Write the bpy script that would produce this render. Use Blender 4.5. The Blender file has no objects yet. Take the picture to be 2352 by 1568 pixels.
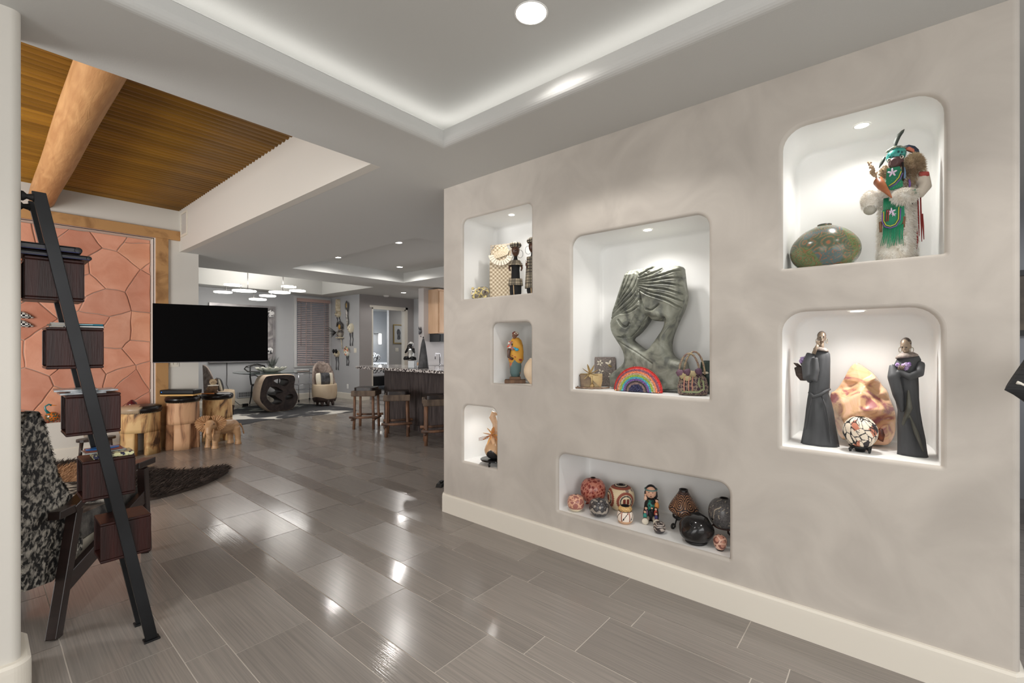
import bpy, bmesh, math, random
from mathutils import Vector, Matrix, Euler
from mathutils.geometry import tessellate_polygon
from mathutils import noise as mnoise
SC = bpy.context.scene
COL = SC.collection
R = math.radians
PI = math.pi
# ------------------------------------------------------------------ camera
cam = bpy.data.cameras.new('camera')
cam.sensor_width = 36.0
cam.lens = 1038.0 / 2352.0 * 36.0
cam.shift_y = 10.0 / 2352.0
cam.clip_start = 0.05
cam_o = bpy.data.objects.new('camera', cam)
cam_o.location = (0, 0, 1.407)
cam_o.rotation_euler = (R(90), 0, -math.atan2(1232, 1038))
COL.objects.link(cam_o)
SC.camera = cam_o
SC.view_settings.view_transform = 'Standard'
SC.view_settings.look = 'None'
SC.view_settings.gamma = 1.0
SC.view_settings.use_curve_mapping = False
SC.view_settings.exposure = 0.12
# ------------------------------------------------------------------ world (soft daylight reaching the open sides behind the camera)
W = bpy.data.worlds.new('world'); SC.world = W; W.use_nodes = True
bg = W.node_tree.nodes['Background']
bg.inputs[0].default_value = (0.93, 0.96, 1.0, 1)
bg.inputs[1].default_value = 0.55

def light(kind, name, loc, energy, color=(1, .95, .88), size=.1, rot=(0, 0, 0), sy=None, spot=None, blend=.5, spread=None):
    l = bpy.data.lights.new(name, kind)
    l.energy = energy; l.color = color
    if kind == 'AREA':
        l.shape = 'RECTANGLE' if sy else 'DISK'
        l.size = size
        if sy: l.size_y = sy
        if spread: l.spread = spread
    else:
        l.shadow_soft_size = size
        if kind == 'SPOT':
            l.spot_size = spot; l.spot_blend = blend
    o = bpy.data.objects.new(name, l)
    o.location = loc; o.rotation_euler = rot
    COL.objects.link(o)
    return o
# daylight from living room's window side, unseen; added fill behind and beside the camera
light('AREA', 'unseen_daylight_fill', (-3.2, 4.4, 1.5), 180, (1, .985, .96), 2.4, (0, R(-90), R(28)), 2.4)
light('AREA', 'unseen_daylight_fill', (-1.0, -3.3, 1.6), 100, (1, .98, .95), 4.5, (R(90), 0, 0), 2.3)
light('AREA', 'unseen_daylight_fill', (-3.3, 0.2, 1.6), 70, (1, .98, .95), 3.5, (0, R(-90), 0), 2.3)

light('AREA', 'unseen_daylight_fill', (11.7, 5.6, 1.6), 230, (.97, .98, 1), 3.0, (0, R(90), 0), 2.0)  # added fill to lift the dim kitchen, no window built here

# ------------------------------------------------------------------ materials
def lin(c):
    return tuple(((v / 255) / 12.92 if v / 255 <= .04045 else ((v / 255 + .055) / 1.055) ** 2.4) for v in c) + (1,)

def mat(name, c1, c2=None, scale=5.0, st=(1, 1, 1), lo=.35, hi=.65, rough=.5, metal=0.0, spec=.5, bump=0.0, bs=None, bst=None,
        detail=5, kind='noise', coat=0.0, emit=None, es=0.0, trans=0.0, c3=None, ior=1.45, sheen=0, attr=None, dist=0.0, alpha=1.0, ramp=None, sss=0):
    m = bpy.data.materials.new(name); m.use_nodes = True
    nt = m.node_tree; N = nt.nodes; L = nt.links
    b = N['Principled BSDF']
    b.inputs['Roughness'].default_value = rough
    b.inputs['Metallic'].default_value = metal
    b.inputs['Specular IOR Level'].default_value = spec
    b.inputs['IOR'].default_value = ior
    if coat: b.inputs['Coat Weight'].default_value = coat; b.inputs['Coat Roughness'].default_value = .08
    if trans: b.inputs['Transmission Weight'].default_value = trans
    if sheen: b.inputs['Sheen Weight'].default_value = sheen
    if alpha < 1: b.inputs['Alpha'].default_value = alpha
    if emit:
        b.inputs['Emission Color'].default_value = lin(emit); b.inputs['Emission Strength'].default_value = es
    b.inputs['Base Color'].default_value = lin(c1)
    tc = N.new('ShaderNodeTexCoord')
    def tex(k, sc, stv, det):
        mp = N.new('ShaderNodeMapping'); mp.inputs['Scale'].default_value = stv
        L.new(tc.outputs['Object'], mp.inputs[0])
        if k == 'noise':
            t = N.new('ShaderNodeTexNoise'); t.inputs['Scale'].default_value = sc; t.inputs['Detail'].default_value = det
            t.inputs['Distortion'].default_value = dist; out = t.outputs['Fac']
        elif k == 'wave':
            t = N.new('ShaderNodeTexWave'); t.inputs['Scale'].default_value = sc; t.inputs['Detail'].default_value = det
            t.inputs['Distortion'].default_value = dist or 4; t.inputs['Detail Scale'].default_value = 1.5; out = t.outputs['Fac']
        elif k == 'rings':
            t = N.new('ShaderNodeTexWave'); t.wave_type = 'RINGS'; t.rings_direction = 'SPHERICAL'
            t.inputs['Scale'].default_value = sc; t.inputs['Distortion'].default_value = dist; out = t.outputs['Fac']
        elif k == 'vor':
            t = N.new('ShaderNodeTexVoronoi'); t.inputs['Scale'].default_value = sc; out = t.outputs['Distance']
        elif k == 'edge':
            t = N.new('ShaderNodeTexVoronoi'); t.feature = 'DISTANCE_TO_EDGE'; t.inputs['Scale'].default_value = sc; out = t.outputs['Distance']
        elif k == 'checker':
            t = N.new('ShaderNodeTexChecker'); t.inputs['Scale'].default_value = sc; out = t.outputs['Fac']
        elif k == 'magic':
            t = N.new('ShaderNodeTexMagic'); t.inputs['Scale'].default_value = sc; t.inputs['Distortion'].default_value = dist or 1; t.turbulence_depth = 3; out = t.outputs['Fac']
        L.new(mp.outputs[0], t.inputs['Vector'])
        return out
    if c2 is not None:
        o = tex(kind, scale, st, detail)
        cr = N.new('ShaderNodeValToRGB'); e = cr.color_ramp.elements
        e[0].position = lo; e[0].color = lin(c1); e[1].position = hi; e[1].color = lin(c2)
        if c3: x = e.new((lo + hi) / 2); x.color = lin(c3)
        if ramp:
            cr.color_ramp.interpolation = 'CONSTANT'
            while len(e) > 1: e.remove(e[-1])
            e[0].position = ramp[0][0]; e[0].color = lin(ramp[0][1])
            for p_, c_ in ramp[1:]:
                x = e.new(p_); x.color = lin(c_)
        L.new(o, cr.inputs[0]); L.new(cr.outputs[0], b.inputs['Base Color'])
        src = cr.outputs[0]
    else:
        src = None
    if attr:
        at = N.new('ShaderNodeAttribute'); at.attribute_name = attr
        mx = N.new('ShaderNodeMix'); mx.data_type = 'RGBA'; mx.blend_type = 'MULTIPLY'; mx.inputs[0].default_value = 1
        if src: L.new(src, mx.inputs[6])
        else: mx.inputs[6].default_value = lin(c1)
        L.new(at.outputs['Color'], mx.inputs[7]); L.new(mx.outputs[2], b.inputs['Base Color'])
    if bump:
        bp = N.new('ShaderNodeBump'); bp.inputs['Strength'].default_value = min(1, bump); bp.inputs['Distance'].default_value = .01
        L.new(tex('noise' if kind not in ('edge',) else kind, bs or scale * 3, bst or st, 4), bp.inputs['Height'])
        L.new(bp.outputs[0], b.inputs['Normal'])
    return m

def vcol(name, rough=.6, spec=.5, bump=0, bs=60, metal=0, coat=0):
    """material whose base colour is the mesh's own painted pattern (attribute 'paint')"""
    m = mat(name, (255, 255, 255), rough=rough, spec=spec, bump=bump, bs=bs, metal=metal, coat=coat)
    N = m.node_tree.nodes; a = N.new('ShaderNodeAttribute'); a.attribute_name = 'paint'
    m.node_tree.links.new(a.outputs['Color'], N['Principled BSDF'].inputs['Base Color'])
    return m

# ------------------------------------------------------------------ mesh builder
class MB:
    def __init__(s, M=None):
        s.v = []; s.f = []; s.mi = []; s.sm = []; s.M = M or Matrix(); s.fc = []
    def add(s, vs, fs, mi=0, sm=False, col=None):
        k = len(s.v)
        s.v += [s.M @ Vector(p) for p in vs]
        for f in fs:
            s.f.append([i + k for i in f]); s.mi.append(mi); s.sm.append(sm); s.fc.append(col)
        return s
    def box(s, c, d, rot=None, mi=0, taper=1.0, col=None):
        x, y, z = d[0] / 2, d[1] / 2, d[2] / 2
        vs = [Vector((a * x * (taper if q > 0 else 1), b * y * (taper if q > 0 else 1), q * z)) for q in (-1, 1) for b in (-1, 1) for a in (-1, 1)]
        if rot: e = Euler(rot).to_matrix(); vs = [e @ p for p in vs]
        vs = [p + Vector(c) for p in vs]
        return s.add(vs, [(0, 2, 3, 1), (4, 5, 7, 6), (0, 1, 5, 4), (2, 6, 7, 3), (0, 4, 6, 2), (1, 3, 7, 5)], mi, col=col)
    def b2(s, a, b, mi=0):
        return s.box([(a[i] + b[i]) / 2 for i in range(3)], [abs(b[i] - a[i]) for i in range(3)], mi=mi)
    def rings(s, rs, mi=0, sm=True, cap0=True, cap1=True, closed=True, col=None, loop=False):
        n = len(rs[0]); vs = [p for r in rs for p in r]; fs = []
        m = len(rs)
        for i in range(m if loop else m - 1):
            a0 = i * n; b0 = ((i + 1) % m) * n
            for j in range(n if closed else n - 1):
                k = (j + 1) % n
                fs.append((a0 + j, a0 + k, b0 + k, b0 + j))
        if not loop:
            if cap0: fs.append(tuple(range(n - 1, -1, -1)))
            if cap1: fs.append(tuple(range((m - 1) * n, m * n)))
        return s.add(vs, fs, mi, sm, col)
    def tube(s, pts, r, n=10, mi=0, caps=True, flat=1.0, loop=False, col=None):
        pts = [Vector(p) for p in pts]; m = len(pts); rs = []
        if not isinstance(r, (list, tuple)): r = [r] * m
        up = None
        for i, p in enumerate(pts):
            a = pts[i - 1] if (i > 0 or loop) else p; b = pts[(i + 1) % m] if (i < m - 1 or loop) else p
            t = (b - a).normalized()
            if up is None:
                up = Vector((0, 0, 1)) if abs(t.z) < .9 else Vector((1, 0, 0))
            sd = t.cross(up).normalized(); up = sd.cross(t).normalized()
            rs.append([p + sd * math.cos(q * 2 * PI / n) * r[i] + up * math.sin(q * 2 * PI / n) * r[i] * flat for q in range(n)])
        return s.rings(rs, mi, True, caps, caps, loop=loop, col=col)
    def lathe(s, prof, c=(0, 0, 0), n=32, mi=0, sx=1, sy=1, cap0=True, cap1=True, M=None, wob=None, sm=True, col=None):
        rs = []
        for r, z in prof:
            ring = []
            for q in range(n):
                a = q * 2 * PI / n; rr = max(r, 1e-4) * (1 + (wob(a, z) if wob else 0))
                p = Vector((rr * math.cos(a) * sx, rr * math.sin(a) * sy, z))
                if M: p = M @ p
                ring.append(p + Vector(c))
            rs.append(ring)
        return s.rings(rs, mi, sm, cap0, cap1, col=col)
    def ball(s, c, r, n=16, mi=0, rot=None, col=None, nz=None, seed=0):
        if not isinstance(r, (list, tuple)): r = (r, r, r)
        m = n // 2; rs = []; e = Euler(rot).to_matrix() if rot else None
        for i in range(m + 1):
            th = -PI / 2 + PI * i / m
            ring = []
            for q in range(n):
                a = q * 2 * PI / n
                p = Vector((math.cos(th) * math.cos(a), math.cos(th) * math.sin(a), math.sin(th)))
                if nz: p *= 1 + nz * mnoise.noise(p * 1.7 + Vector((seed, 0, 0)))
                p = Vector((p.x * r[0], p.y * r[1], p.z * r[2]))
                if e: p = e @ p
                ring.append(p + Vector(c))
            rs.append(ring)
        return s.rings(rs, mi, True, False, False, col=col)
    def loft(s, secs, n=24, mi=0, wob=None, caps=True, col=None):
        """secs: (cx, cy, z, rx, ry[, rot])"""
        rs = []
        for sc in secs:
            cx, cy, z, rx, ry = sc[:5]; ro = sc[5] if len(sc) > 5 else 0
            ring = []
            for q in range(n):
                a = q * 2 * PI / n; k = 1 + (wob(a, z) if wob else 0)
                x = rx * math.cos(a) * k; y = ry * math.sin(a) * k
                ring.append((cx + x * math.cos(ro) - y * math.sin(ro), cy + x * math.sin(ro) + y * math.cos(ro), z))
            rs.append(ring)
        return s.rings(rs, mi, True, caps, caps, col=col)
    def poly(s, outer, holes, o, u, v, w, mi=0, sides=True, sm=False, mside=None):
        """flat shape given in 2-D, placed at o + u*x + v*y and extruded by w"""
        o, u, v, w = Vector(o), Vector(u), Vector(v), Vector(w)
        loops = [outer] + list(holes)
        flat = [p for l in loops for p in l]
        tris = tessellate_polygon([[Vector((p[0], p[1], 0)) for p in l] for l in loops])
        P = [o + u * p[0] + v * p[1] for p in flat]; n = len(P)
        fr = u.cross(v).dot(w) > 0
        fs0 = []; fs1 = []
        for t in tris:
            a, b, c = [flat[i] for i in t]
            ccw = (b[0] - a[0]) * (c[1] - a[1]) - (b[1] - a[1]) * (c[0] - a[0]) > 0
            t = tuple(t) if ccw else tuple(reversed(t))
            if not fr: t = tuple(reversed(t))
            fs1.append(tuple(i + n for i in t)); fs0.append(tuple(reversed(t)))
        if w.length < 1e-9:
            return s.add(P, fs0, mi)
        s.add(P + [p + w for p in P], fs0 + fs1, mi, False)
        if sides:
            k = 0
            for l in loops:
                m = len(l); vs = P[k:k + m] + [p + w for p in P[k:k + m]]
                s.add(vs, [(i, (i + 1) % m, (i + 1) % m + m, i + m) for i in range(m)], mi if mside is None else mside, sm)
                k += m
        return s
    def build(s, name, mats, parent=None, bevel=0, sub=0, remesh=0, smooth=0, auto=None, seg=2, weld=False):
        me = bpy.data.meshes.new(name)
        me.from_pydata([tuple(p) for p in s.v], [], s.f)
        if not isinstance(mats, (list, tuple)): mats = [mats]
        for m in mats: me.materials.append(m)
        me.polygons.foreach_set('material_index', s.mi)
        me.polygons.foreach_set('use_smooth', s.sm)
        if any(c is not None for c in s.fc):
            ca = me.color_attributes.new('paint', 'FLOAT_COLOR', 'CORNER')
            for p in me.polygons:
                c = s.fc[p.index] or (200, 200, 200)
                for li in p.loop_indices: ca.data[li].color = lin(c)
        bm = bmesh.new(); bm.from_mesh(me)
        if weld: bmesh.ops.remove_doubles(bm, verts=bm.verts, dist=1e-5)
        bmesh.ops.recalc_face_normals(bm, faces=bm.faces)
        bm.to_mesh(me); bm.free()
        me.update()
        o = bpy.data.objects.new(name, me); COL.objects.link(o)
        if parent is not None: o.parent = parent
        if remesh:
            d = o.modifiers.new('r', 'REMESH'); d.mode = 'VOXEL'; d.voxel_size = remesh; d.use_smooth_shade = True
        if smooth:
            d = o.modifiers.new('s', 'SMOOTH'); d.iterations = smooth; d.factor = .6
        if bevel:
            d = o.modifiers.new('b', 'BEVEL'); d.width = bevel; d.segments = seg; d.limit_method = 'ANGLE'; d.angle_limit = R(40)
        if sub:
            d = o.modifiers.new('u', 'SUBSURF'); d.levels = sub; d.render_levels = sub
        return o

def tag(o, label, cat, group=None, kind=None):
    if label: o['label'] = label
    if cat: o['category'] = cat
    if group: o['group'] = group
    if kind: o['kind'] = kind
    return o

def thing(name, label, cat, loc=(0, 0, 0), rz=0, group=None):
    o = bpy.data.objects.new(name, None); COL.objects.link(o)
    o.empty_display_size = .1
    o.location = loc; o.rotation_euler = (0, 0, rz)
    return tag(o, label, cat, group)

def struct(mb, name, m, **k):
    o = mb.build(name, m, **k); o['kind'] = 'structure'; return o

def dup(root, loc, rz, label=None):
    r = root.copy(); COL.objects.link(r); r.location = loc; r.rotation_euler = (0, 0, rz)
    if label: r['label'] = label
    for ch in list(root.children):
        c = ch.copy(); COL.objects.link(c); c.parent = r
        for g in ch.children:
            d = g.copy(); COL.objects.link(d); d.parent = c
    return r

def repaint(o, fn):
    """paint the mesh's faces with fn(centre) -> rgb 0-255 (surface pattern of a pot, cloth ...)"""
    me = o.data
    ca = me.color_attributes.get('paint') or me.color_attributes.new('paint', 'FLOAT_COLOR', 'CORNER')
    for p in me.polygons:
        for li in p.loop_indices:
            ca.data[li].color = lin(fn(me.vertices[me.loops[li].vertex_index].co))
    return o

def rrect(x0, x1, y0, y1, rt, rb, n=8):
    """rounded rectangle, top radius rt and bottom radius rb, counter-clockwise"""
    P = []
    for cx, cy, r, a in ((x1 - rb, y0 + rb, rb, -90), (x1 - rt, y1 - rt, rt, 0), (x0 + rt, y1 - rt, rt, 90), (x0 + rb, y0 + rb, rb, 180)):
        for i in range(n + 1):
            t = R(a + 90 * i / n); P.append((cx + r * math.cos(t), cy + r * math.sin(t)))
    return P

def blades(name, m, pts, parent=None, length=.03, width=.0012, jit=.35, seed=1, taper=True):
    """short hairs as real slivers of mesh: pts = [(position, direction)]"""
    rnd = random.Random(seed); vs = []; fs = []
    for p, d in pts:
        p = Vector(p); d = Vector(d).normalized()
        d = (d + Vector((rnd.uniform(-jit, jit), rnd.uniform(-jit, jit), rnd.uniform(-jit, jit)))).normalized()
        s_ = d.cross(Vector((rnd.uniform(-1, 1), rnd.uniform(-1, 1), rnd.uniform(-1, 1)))).normalized() * width
        L_ = length * rnd.uniform(.6, 1.2); k = len(vs)
        vs += [p - s_, p + s_, p + d * L_ * .55 + s_ * .8 + Vector((0, 0, -.1 * L_)), p + d * L_ + Vector((0, 0, -.3 * L_)), p + d * L_ * .55 - s_ * .8 + Vector((0, 0, -.1 * L_))]
        fs.append((k, k + 1, k + 2, k + 3, k + 4))
    mb = MB(); mb.add(vs, fs, 0, True)
    me = bpy.data.meshes.new(name); me.from_pydata([tuple(v) for v in mb.v], [], mb.f); me.materials.append(m)
    o = bpy.data.objects.new(name, me); COL.objects.link(o)
    if parent is not None: o.parent = parent
    return o
# ------------------------------------------------------------------ structure materials
M_plaster = mat('taupe_plaster', (198, 191, 182), (178, 171, 163), scale=2.4, lo=.3, hi=.78, rough=.55, bump=.12, bs=6, dist=1.5, detail=8, spec=.3)
M_white = mat('white_niche_paint', (238, 238, 236), rough=.6, spec=.3)
M_ceil = mat('ceiling_paint', (202, 202, 199), rough=.8, spec=.2, bump=.05, bs=120)
M_cream = mat('cream_wall_paint', (214, 210, 202), rough=.7, spec=.2)
M_trim = mat('baseboard_paint', (226, 220, 208), rough=.35, spec=.4)
M_grey = mat('blue_grey_wall_paint', (186, 187, 189), (182, 183, 186), scale=1, rough=.7, spec=.2)
M_hall = mat('hall_grey_paint', (150, 146, 145), rough=.7, spec=.2)
M_frame = mat('window_frame_paint', (205, 205, 205), rough=.5)
M_oak = mat('knotty_oak', (186, 142, 92), (120, 80, 44), scale=3.4, st=(1, 1, 1), kind='noise', lo=.5, hi=.8, rough=.6, bump=.15, dist=1.4, detail=8)
M_grout = mat('tile_grout', (204, 196, 186), rough=.8)
H = 2.743

# floor: real tiles, a wide and a narrow row in turn, each tile with its own tone; grout below
def make_floor():
    m = bpy.data.materials.new('grey_streaked_floor_tile'); m.use_nodes = True
    nt = m.node_tree; N = nt.nodes; L = nt.links; b = N['Principled BSDF']
    tc = N.new('ShaderNodeTexCoord')
    at = N.new('ShaderNodeAttribute'); at.attribute_name = 'tile'
    sep = N.new('ShaderNodeSeparateColor'); L.new(at.outputs['Color'], sep.inputs[0])
    def streak(sx, sy, det=3):
        mp = N.new('ShaderNodeMapping'); mp.inputs['Scale'].default_value = (sx, sy, 1)
        L.new(tc.outputs['Object'], mp.inputs[0])
        off = N.new('ShaderNodeVectorMath'); off.operation = 'ADD'
        sc = N.new('ShaderNodeVectorMath'); sc.operation = 'SCALE'; sc.inputs[3].default_value = 37
        L.new(at.outputs['Color'], sc.inputs[0]); L.new(mp.outputs[0], off.inputs[0]); L.new(sc.outputs[0], off.inputs[1])
        t = N.new('ShaderNodeTexNoise'); t.inputs['Scale'].default_value = 1; t.inputs['Detail'].default_value = det
        L.new(off.outputs[0], t.inputs['Vector']); return t.outputs['Fac']
    s1 = streak(160, 2.2); s2 = streak(45, 1.2)
    cr = N.new('ShaderNodeValToRGB'); e = cr.color_ramp.elements
    e[0].position = .3; e[0].color = lin((128, 122, 117)); e[1].position = .7; e[1].color = lin((146, 139, 132))
    L.new(s1, cr.inputs[0])
    mr = N.new('ShaderNodeMapRange'); mr.inputs[3].default_value = .86; mr.inputs[4].default_value = 1.1; L.new(sep.outputs[0], mr.inputs[0])
    mx = N.new('ShaderNodeMix'); mx.data_type = 'RGBA'; mx.blend_type = 'MULTIPLY'; mx.inputs[0].default_value = 1
    cmb = N.new('ShaderNodeCombineColor')
    for i in range(3): L.new(mr.outputs[0], cmb.inputs[i])
    L.new(cr.outputs[0], mx.inputs[6]); L.new(cmb.outputs[0], mx.inputs[7]); L.new(mx.outputs[2], b.inputs['Base Color'])
    rr = N.new('ShaderNodeMapRange'); rr.inputs[3].default_value = .085; rr.inputs[4].default_value = .15; L.new(s2, rr.inputs[0])
    inv_ = N.new('ShaderNodeMapRange'); inv_.inputs[1].default_value = 0; inv_.inputs[2].default_value = .35; inv_.inputs[3].default_value = .12; inv_.inputs[4].default_value = 0
    L.new(sep.outputs[1], inv_.inputs[0]); ad = N.new('ShaderNodeMath'); L.new(rr.outputs[0], ad.inputs[0]); L.new(inv_.outputs[0], ad.inputs[1])
    L.new(ad.outputs[0], b.inputs['Roughness'])
    bp = N.new('ShaderNodeBump'); bp.inputs['Distance'].default_value = .002
    br = N.new('ShaderNodeMapRange'); br.inputs[3].default_value = .02; br.inputs[4].default_value = .22; L.new(sep.outputs[1], br.inputs[0])
    L.new(br.outputs[0], bp.inputs['Strength']); L.new(s1, bp.inputs['Height']); L.new(bp.outputs[0], b.inputs['Normal'])
    b.inputs['Specular IOR Level'].default_value = .42
    rnd = random.Random(4); g = .0046
    vs = []; fs = []; cols = []; mi = []
    offw = {0: 2.297, 1: 2.17, 2: 1.12, 3: .555}; offn = {-1: 2.405, 0: 2.067, 1: 1.289, 2: 1.004}
    x0, x1, y0, y1 = -4.2, 12.2, -3.6, 15.6
    def tile(xa, xb, ya, yb, r, nar):
        k = len(vs); vs.extend([(xa + g / 2, ya + g / 2, 0), (xb - g / 2, ya + g / 2, 0), (xb - g / 2, yb - g / 2, 0), (xa + g / 2, yb - g / 2, 0)])
        fs.append((k, k + 1, k + 2, k + 3)); cols.append((r, nar, rnd.random())); mi.append(0)
    for k in range(-10, 24):
        xw = .765 + .507 * k
        for (xa, xb, off, nar) in ((xw, xw + .34, offw.get(k, rnd.uniform(0, .66)), 0), (xw + .34, xw + .507, offn.get(k, rnd.uniform(0, .66)), 1)):
            if xb < x0 or xa > x1: continue
            j0 = int(math.floor((y0 - off) / .662)); y = off + j0 * .662
            while y < y1:
                tile(xa, xb, y, y + .662, rnd.random(), rnd.choice((.35, .5, 1.0)) if nar else rnd.choice((0, .05, .12))); y += .662
    k = len(vs); vs += [(x0, y0, -.0015), (x1, y0, -.0015), (x1, y1, -.0015), (x0, y1, -.0015)]; fs.append((k, k + 1, k + 2, k + 3)); cols.append((0, 0, 0)); mi.append(1)
    me = bpy.data.meshes.new('floor'); me.from_pydata(vs, [], fs); me.materials.append(m); me.materials.append(M_grout)
    ca = me.color_attributes.new('tile', 'FLOAT_COLOR', 'CORNER')
    for p in me.polygons:
        p.material_index = mi[p.index]
        for li in p.loop_indices: ca.data[li].color = (*cols[p.index], 1)
    o = bpy.data.objects.new('floor', me); COL.objects.link(o); o['kind'] = 'structure'
make_floor()

# ceiling: one low plane with openings, raised lids above the openings
def grid_quads(mb, z, X, Y, holes):
    for i in range(len(X) - 1):
        for j in range(len(Y) - 1):
            cx, cy = (X[i] + X[i + 1]) / 2, (Y[j] + Y[j + 1]) / 2
            if any(h[0] < cx < h[1] and h[2] < cy < h[3] for h in holes): continue
            mb.add([(X[i], Y[j], z), (X[i], Y[j + 1], z), (X[i + 1], Y[j + 1], z), (X[i + 1], Y[j], z)], [(0, 1, 2, 3)])
FT = (-1.6, 2.005, -1.7, 2.29)      # entry tray
KT = (3.51, 5.83, 4.5, 7.91)        # kitchen tray
DT = (2.3, 5.83, 9.03, 11.4)        # dining coffer
LV = (-4.2, 1.869, 2.93, 7.76)      # living room's high ceiling
mb = MB()
e_ = .045
FT2 = (FT[0] - e_, FT[1] + e_, FT[2] - e_, FT[3] + e_)
HO = [FT2, KT, DT, LV, (-4.2, 1.66, 7.76, 8.2)]
X = sorted({-4.2, 12.2, *[h[0] for h in HO], *[h[1] for h in HO]}); Y = sorted({-3.6, 15.6, *[h[2] for h in HO], *[h[3] for h in HO]})
grid_quads(mb, H, X, Y, HO)
def rect_ring(r, off, z):
    a, b, c, d = r[0] - off, r[1] + off, r[2] - off, r[3] + off
    return [(a, c, z), (b, c, z), (b, d, z), (a, d, z)]
def ringset(mb, r, prof, sm=True):
    R4 = [rect_ring(r, o, z) for o, z in prof]
    for i in range(len(R4) - 1):
        for j in range(4):
            k = (j + 1) % 4
            mb.add([R4[i][j], R4[i][k], R4[i + 1][k], R4[i + 1][j]], [(0, 1, 2, 3)], 0, False)
prof = [(e_ * (1 - math.sin(t)), H + e_ * (1 - math.cos(t))) for t in [R(90) * i / 6 for i in range(7)]] + [(0, 2.84), (.012, 2.85), (.035, 2.852), (.045, 2.845), (.24, 2.845), (.24, 3.0)]
ringset(mb, FT, prof)
q = rect_ring(FT, .24, 3.0); mb.add(q, [(0, 3, 2, 1)])
for r, zt in ((KT, 2.945), (DT, 3.2)):
    ringset(mb, r, [(0, H), (0, zt)]); mb.add(rect_ring(r, 0, zt), [(0, 3, 2, 1)])
struct(mb, 'ceiling', M_ceil, weld=True)
# header faces round the living room opening
mb = MB()
mb.b2((1.869, 2.93, H - .001), (1.95, 7.76, 3.42)); mb.b2((-4.2, 2.85, H + .001), (1.95, 2.93, 3.42))
struct(mb, 'wall_header', M_cream)
# latilla (small round poles) ceiling in the living room: one pole ceiling surface, scalloped
M_pole = mat('honey_pine_poles', (170, 124, 44), (128, 88, 26), scale=1.3, st=(1, 8, 8), lo=.25, hi=.85, rough=.45, bump=.1, detail=7, dist=.6, attr='pole')
mb = MB(); rnd = random.Random(5); y = 2.95; ptone = []
while y < 7.8:
    pts = [(-4.2 + i * .76, y + rnd.uniform(-.003, .003), 3.355 + rnd.uniform(-.004, .004)) for i in range(9)]
    pts[-1] = (1.868, y, 3.355)
    k0 = len(mb.f); mb.tube(pts, [rnd.uniform(.0355, .038) for _ in pts], 12); tn_ = rnd.uniform(.72, 1.12); ptone += [(tn_, tn_, tn_ * .95)] * (len(mb.f) - k0); y += .079
mb.b2((-4.2, 2.93, 3.37), (1.95, 7.9, 3.42))
ptone += [(.4, .4, .4)] * (len(mb.f) - len(ptone)); o = struct(mb, 'ceiling_pole_deck', M_pole)
ca = o.data.color_attributes.new('pole', 'FLOAT_COLOR', 'CORNER')
for p in o.data.polygons:
    for li in p.loop_indices: ca.data[li].color = (*ptone[p.index], 1)
# big log beam
M_log = mat('peeled_log', (212, 164, 112), (186, 136, 88), scale=9, st=(2.2, .28, 2.2), lo=.3, hi=.7, rough=.6, bump=.3, bs=12, bst=(3, .35, 3), dist=.9)
mb = MB(); mb.tube([(.51 + .003 * math.sin(i), 2.95 + i * .4, 3.167) for i in range(12)] + [(.51, 7.78, 3.16)], [.125 - .0008 * i for i in range(13)], 28)
tag(mb.build('log_beam', M_log), 'thick peeled log beam running under the pole ceiling', 'beam')

# stone wall side of the living room (y = 7.76)
yw = 7.76
mb = MB()
mb.b2((1.60, yw, 0), (1.869, yw + .14, 3.42)); mb.b2((1.869, yw, 0), (2.10, yw + .14, H))
mb.b2((-4.2, yw, 2.905), (1.60, yw + .14, 3.42)); mb.b2((-4.2, yw, 0), (1.60, yw + .29, .475))
mb.b2((1.6, yw + .1, 0), (1.66, yw + .42, 3.0)); mb.b2((-4.2, yw + .3, .4), (1.66, yw + .42, 3.0)); mb.b2((-4.2, yw + .1, 2.905), (1.66, yw + .42, 2.96))
struct(mb, 'wall_living', M_cream)
mb = MB(); mb.b2((1.595, yw - .03, .0), (1.735, yw, 2.895)); struct(mb, 'trim_1', M_oak, bevel=.004)
mb = MB(); mb.b2((-4.2, yw - .045, 2.893), (1.868, yw, 3.022)); struct(mb, 'trim_2', M_oak, bevel=.004)
# flagstones: irregular cut stones clipped from a Voronoi layout
def clip(poly, a, b):
    mx, my = (a[0] + b[0]) / 2, (a[1] + b[1]) / 2; nx, ny = b[0] - a[0], b[1] - a[1]; out = []
    for i in range(len(poly)):
        p, q = poly[i], poly[(i + 1) % len(poly)]
        dp = (p[0] - mx) * nx + (p[1] - my) * ny; dq = (q[0] - mx) * nx + (q[1] - my) * ny
        if dp <= 0: out.append(p)
        if dp * dq < 0:
            t = dp / (dp - dq); out.append((p[0] + (q[0] - p[0]) * t, p[1] + (q[1] - p[1]) * t))
    return out
def shrink(poly, d):
    n = len(poly); out = []
    cx = sum(p[0] for p in poly) / n; cy = sum(p[1] for p in poly) / n
    for p in poly:
        v = Vector((cx - p[0], cy - p[1])); l = v.length
        out.append((p[0] + v.x / l * min(d, l * .4), p[1] + v.y / l * min(d, l * .4)))
    return out
M_stone = mat('red_flagstone', (226, 172, 148), (206, 144, 118), scale=3.5, lo=.3, hi=.75, rough=.85, bump=.6, bs=6, attr='stone', detail=8, dist=.7, spec=.15)
M_mortar = mat('grey_mortar', (178, 160, 146), rough=.9)
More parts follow.
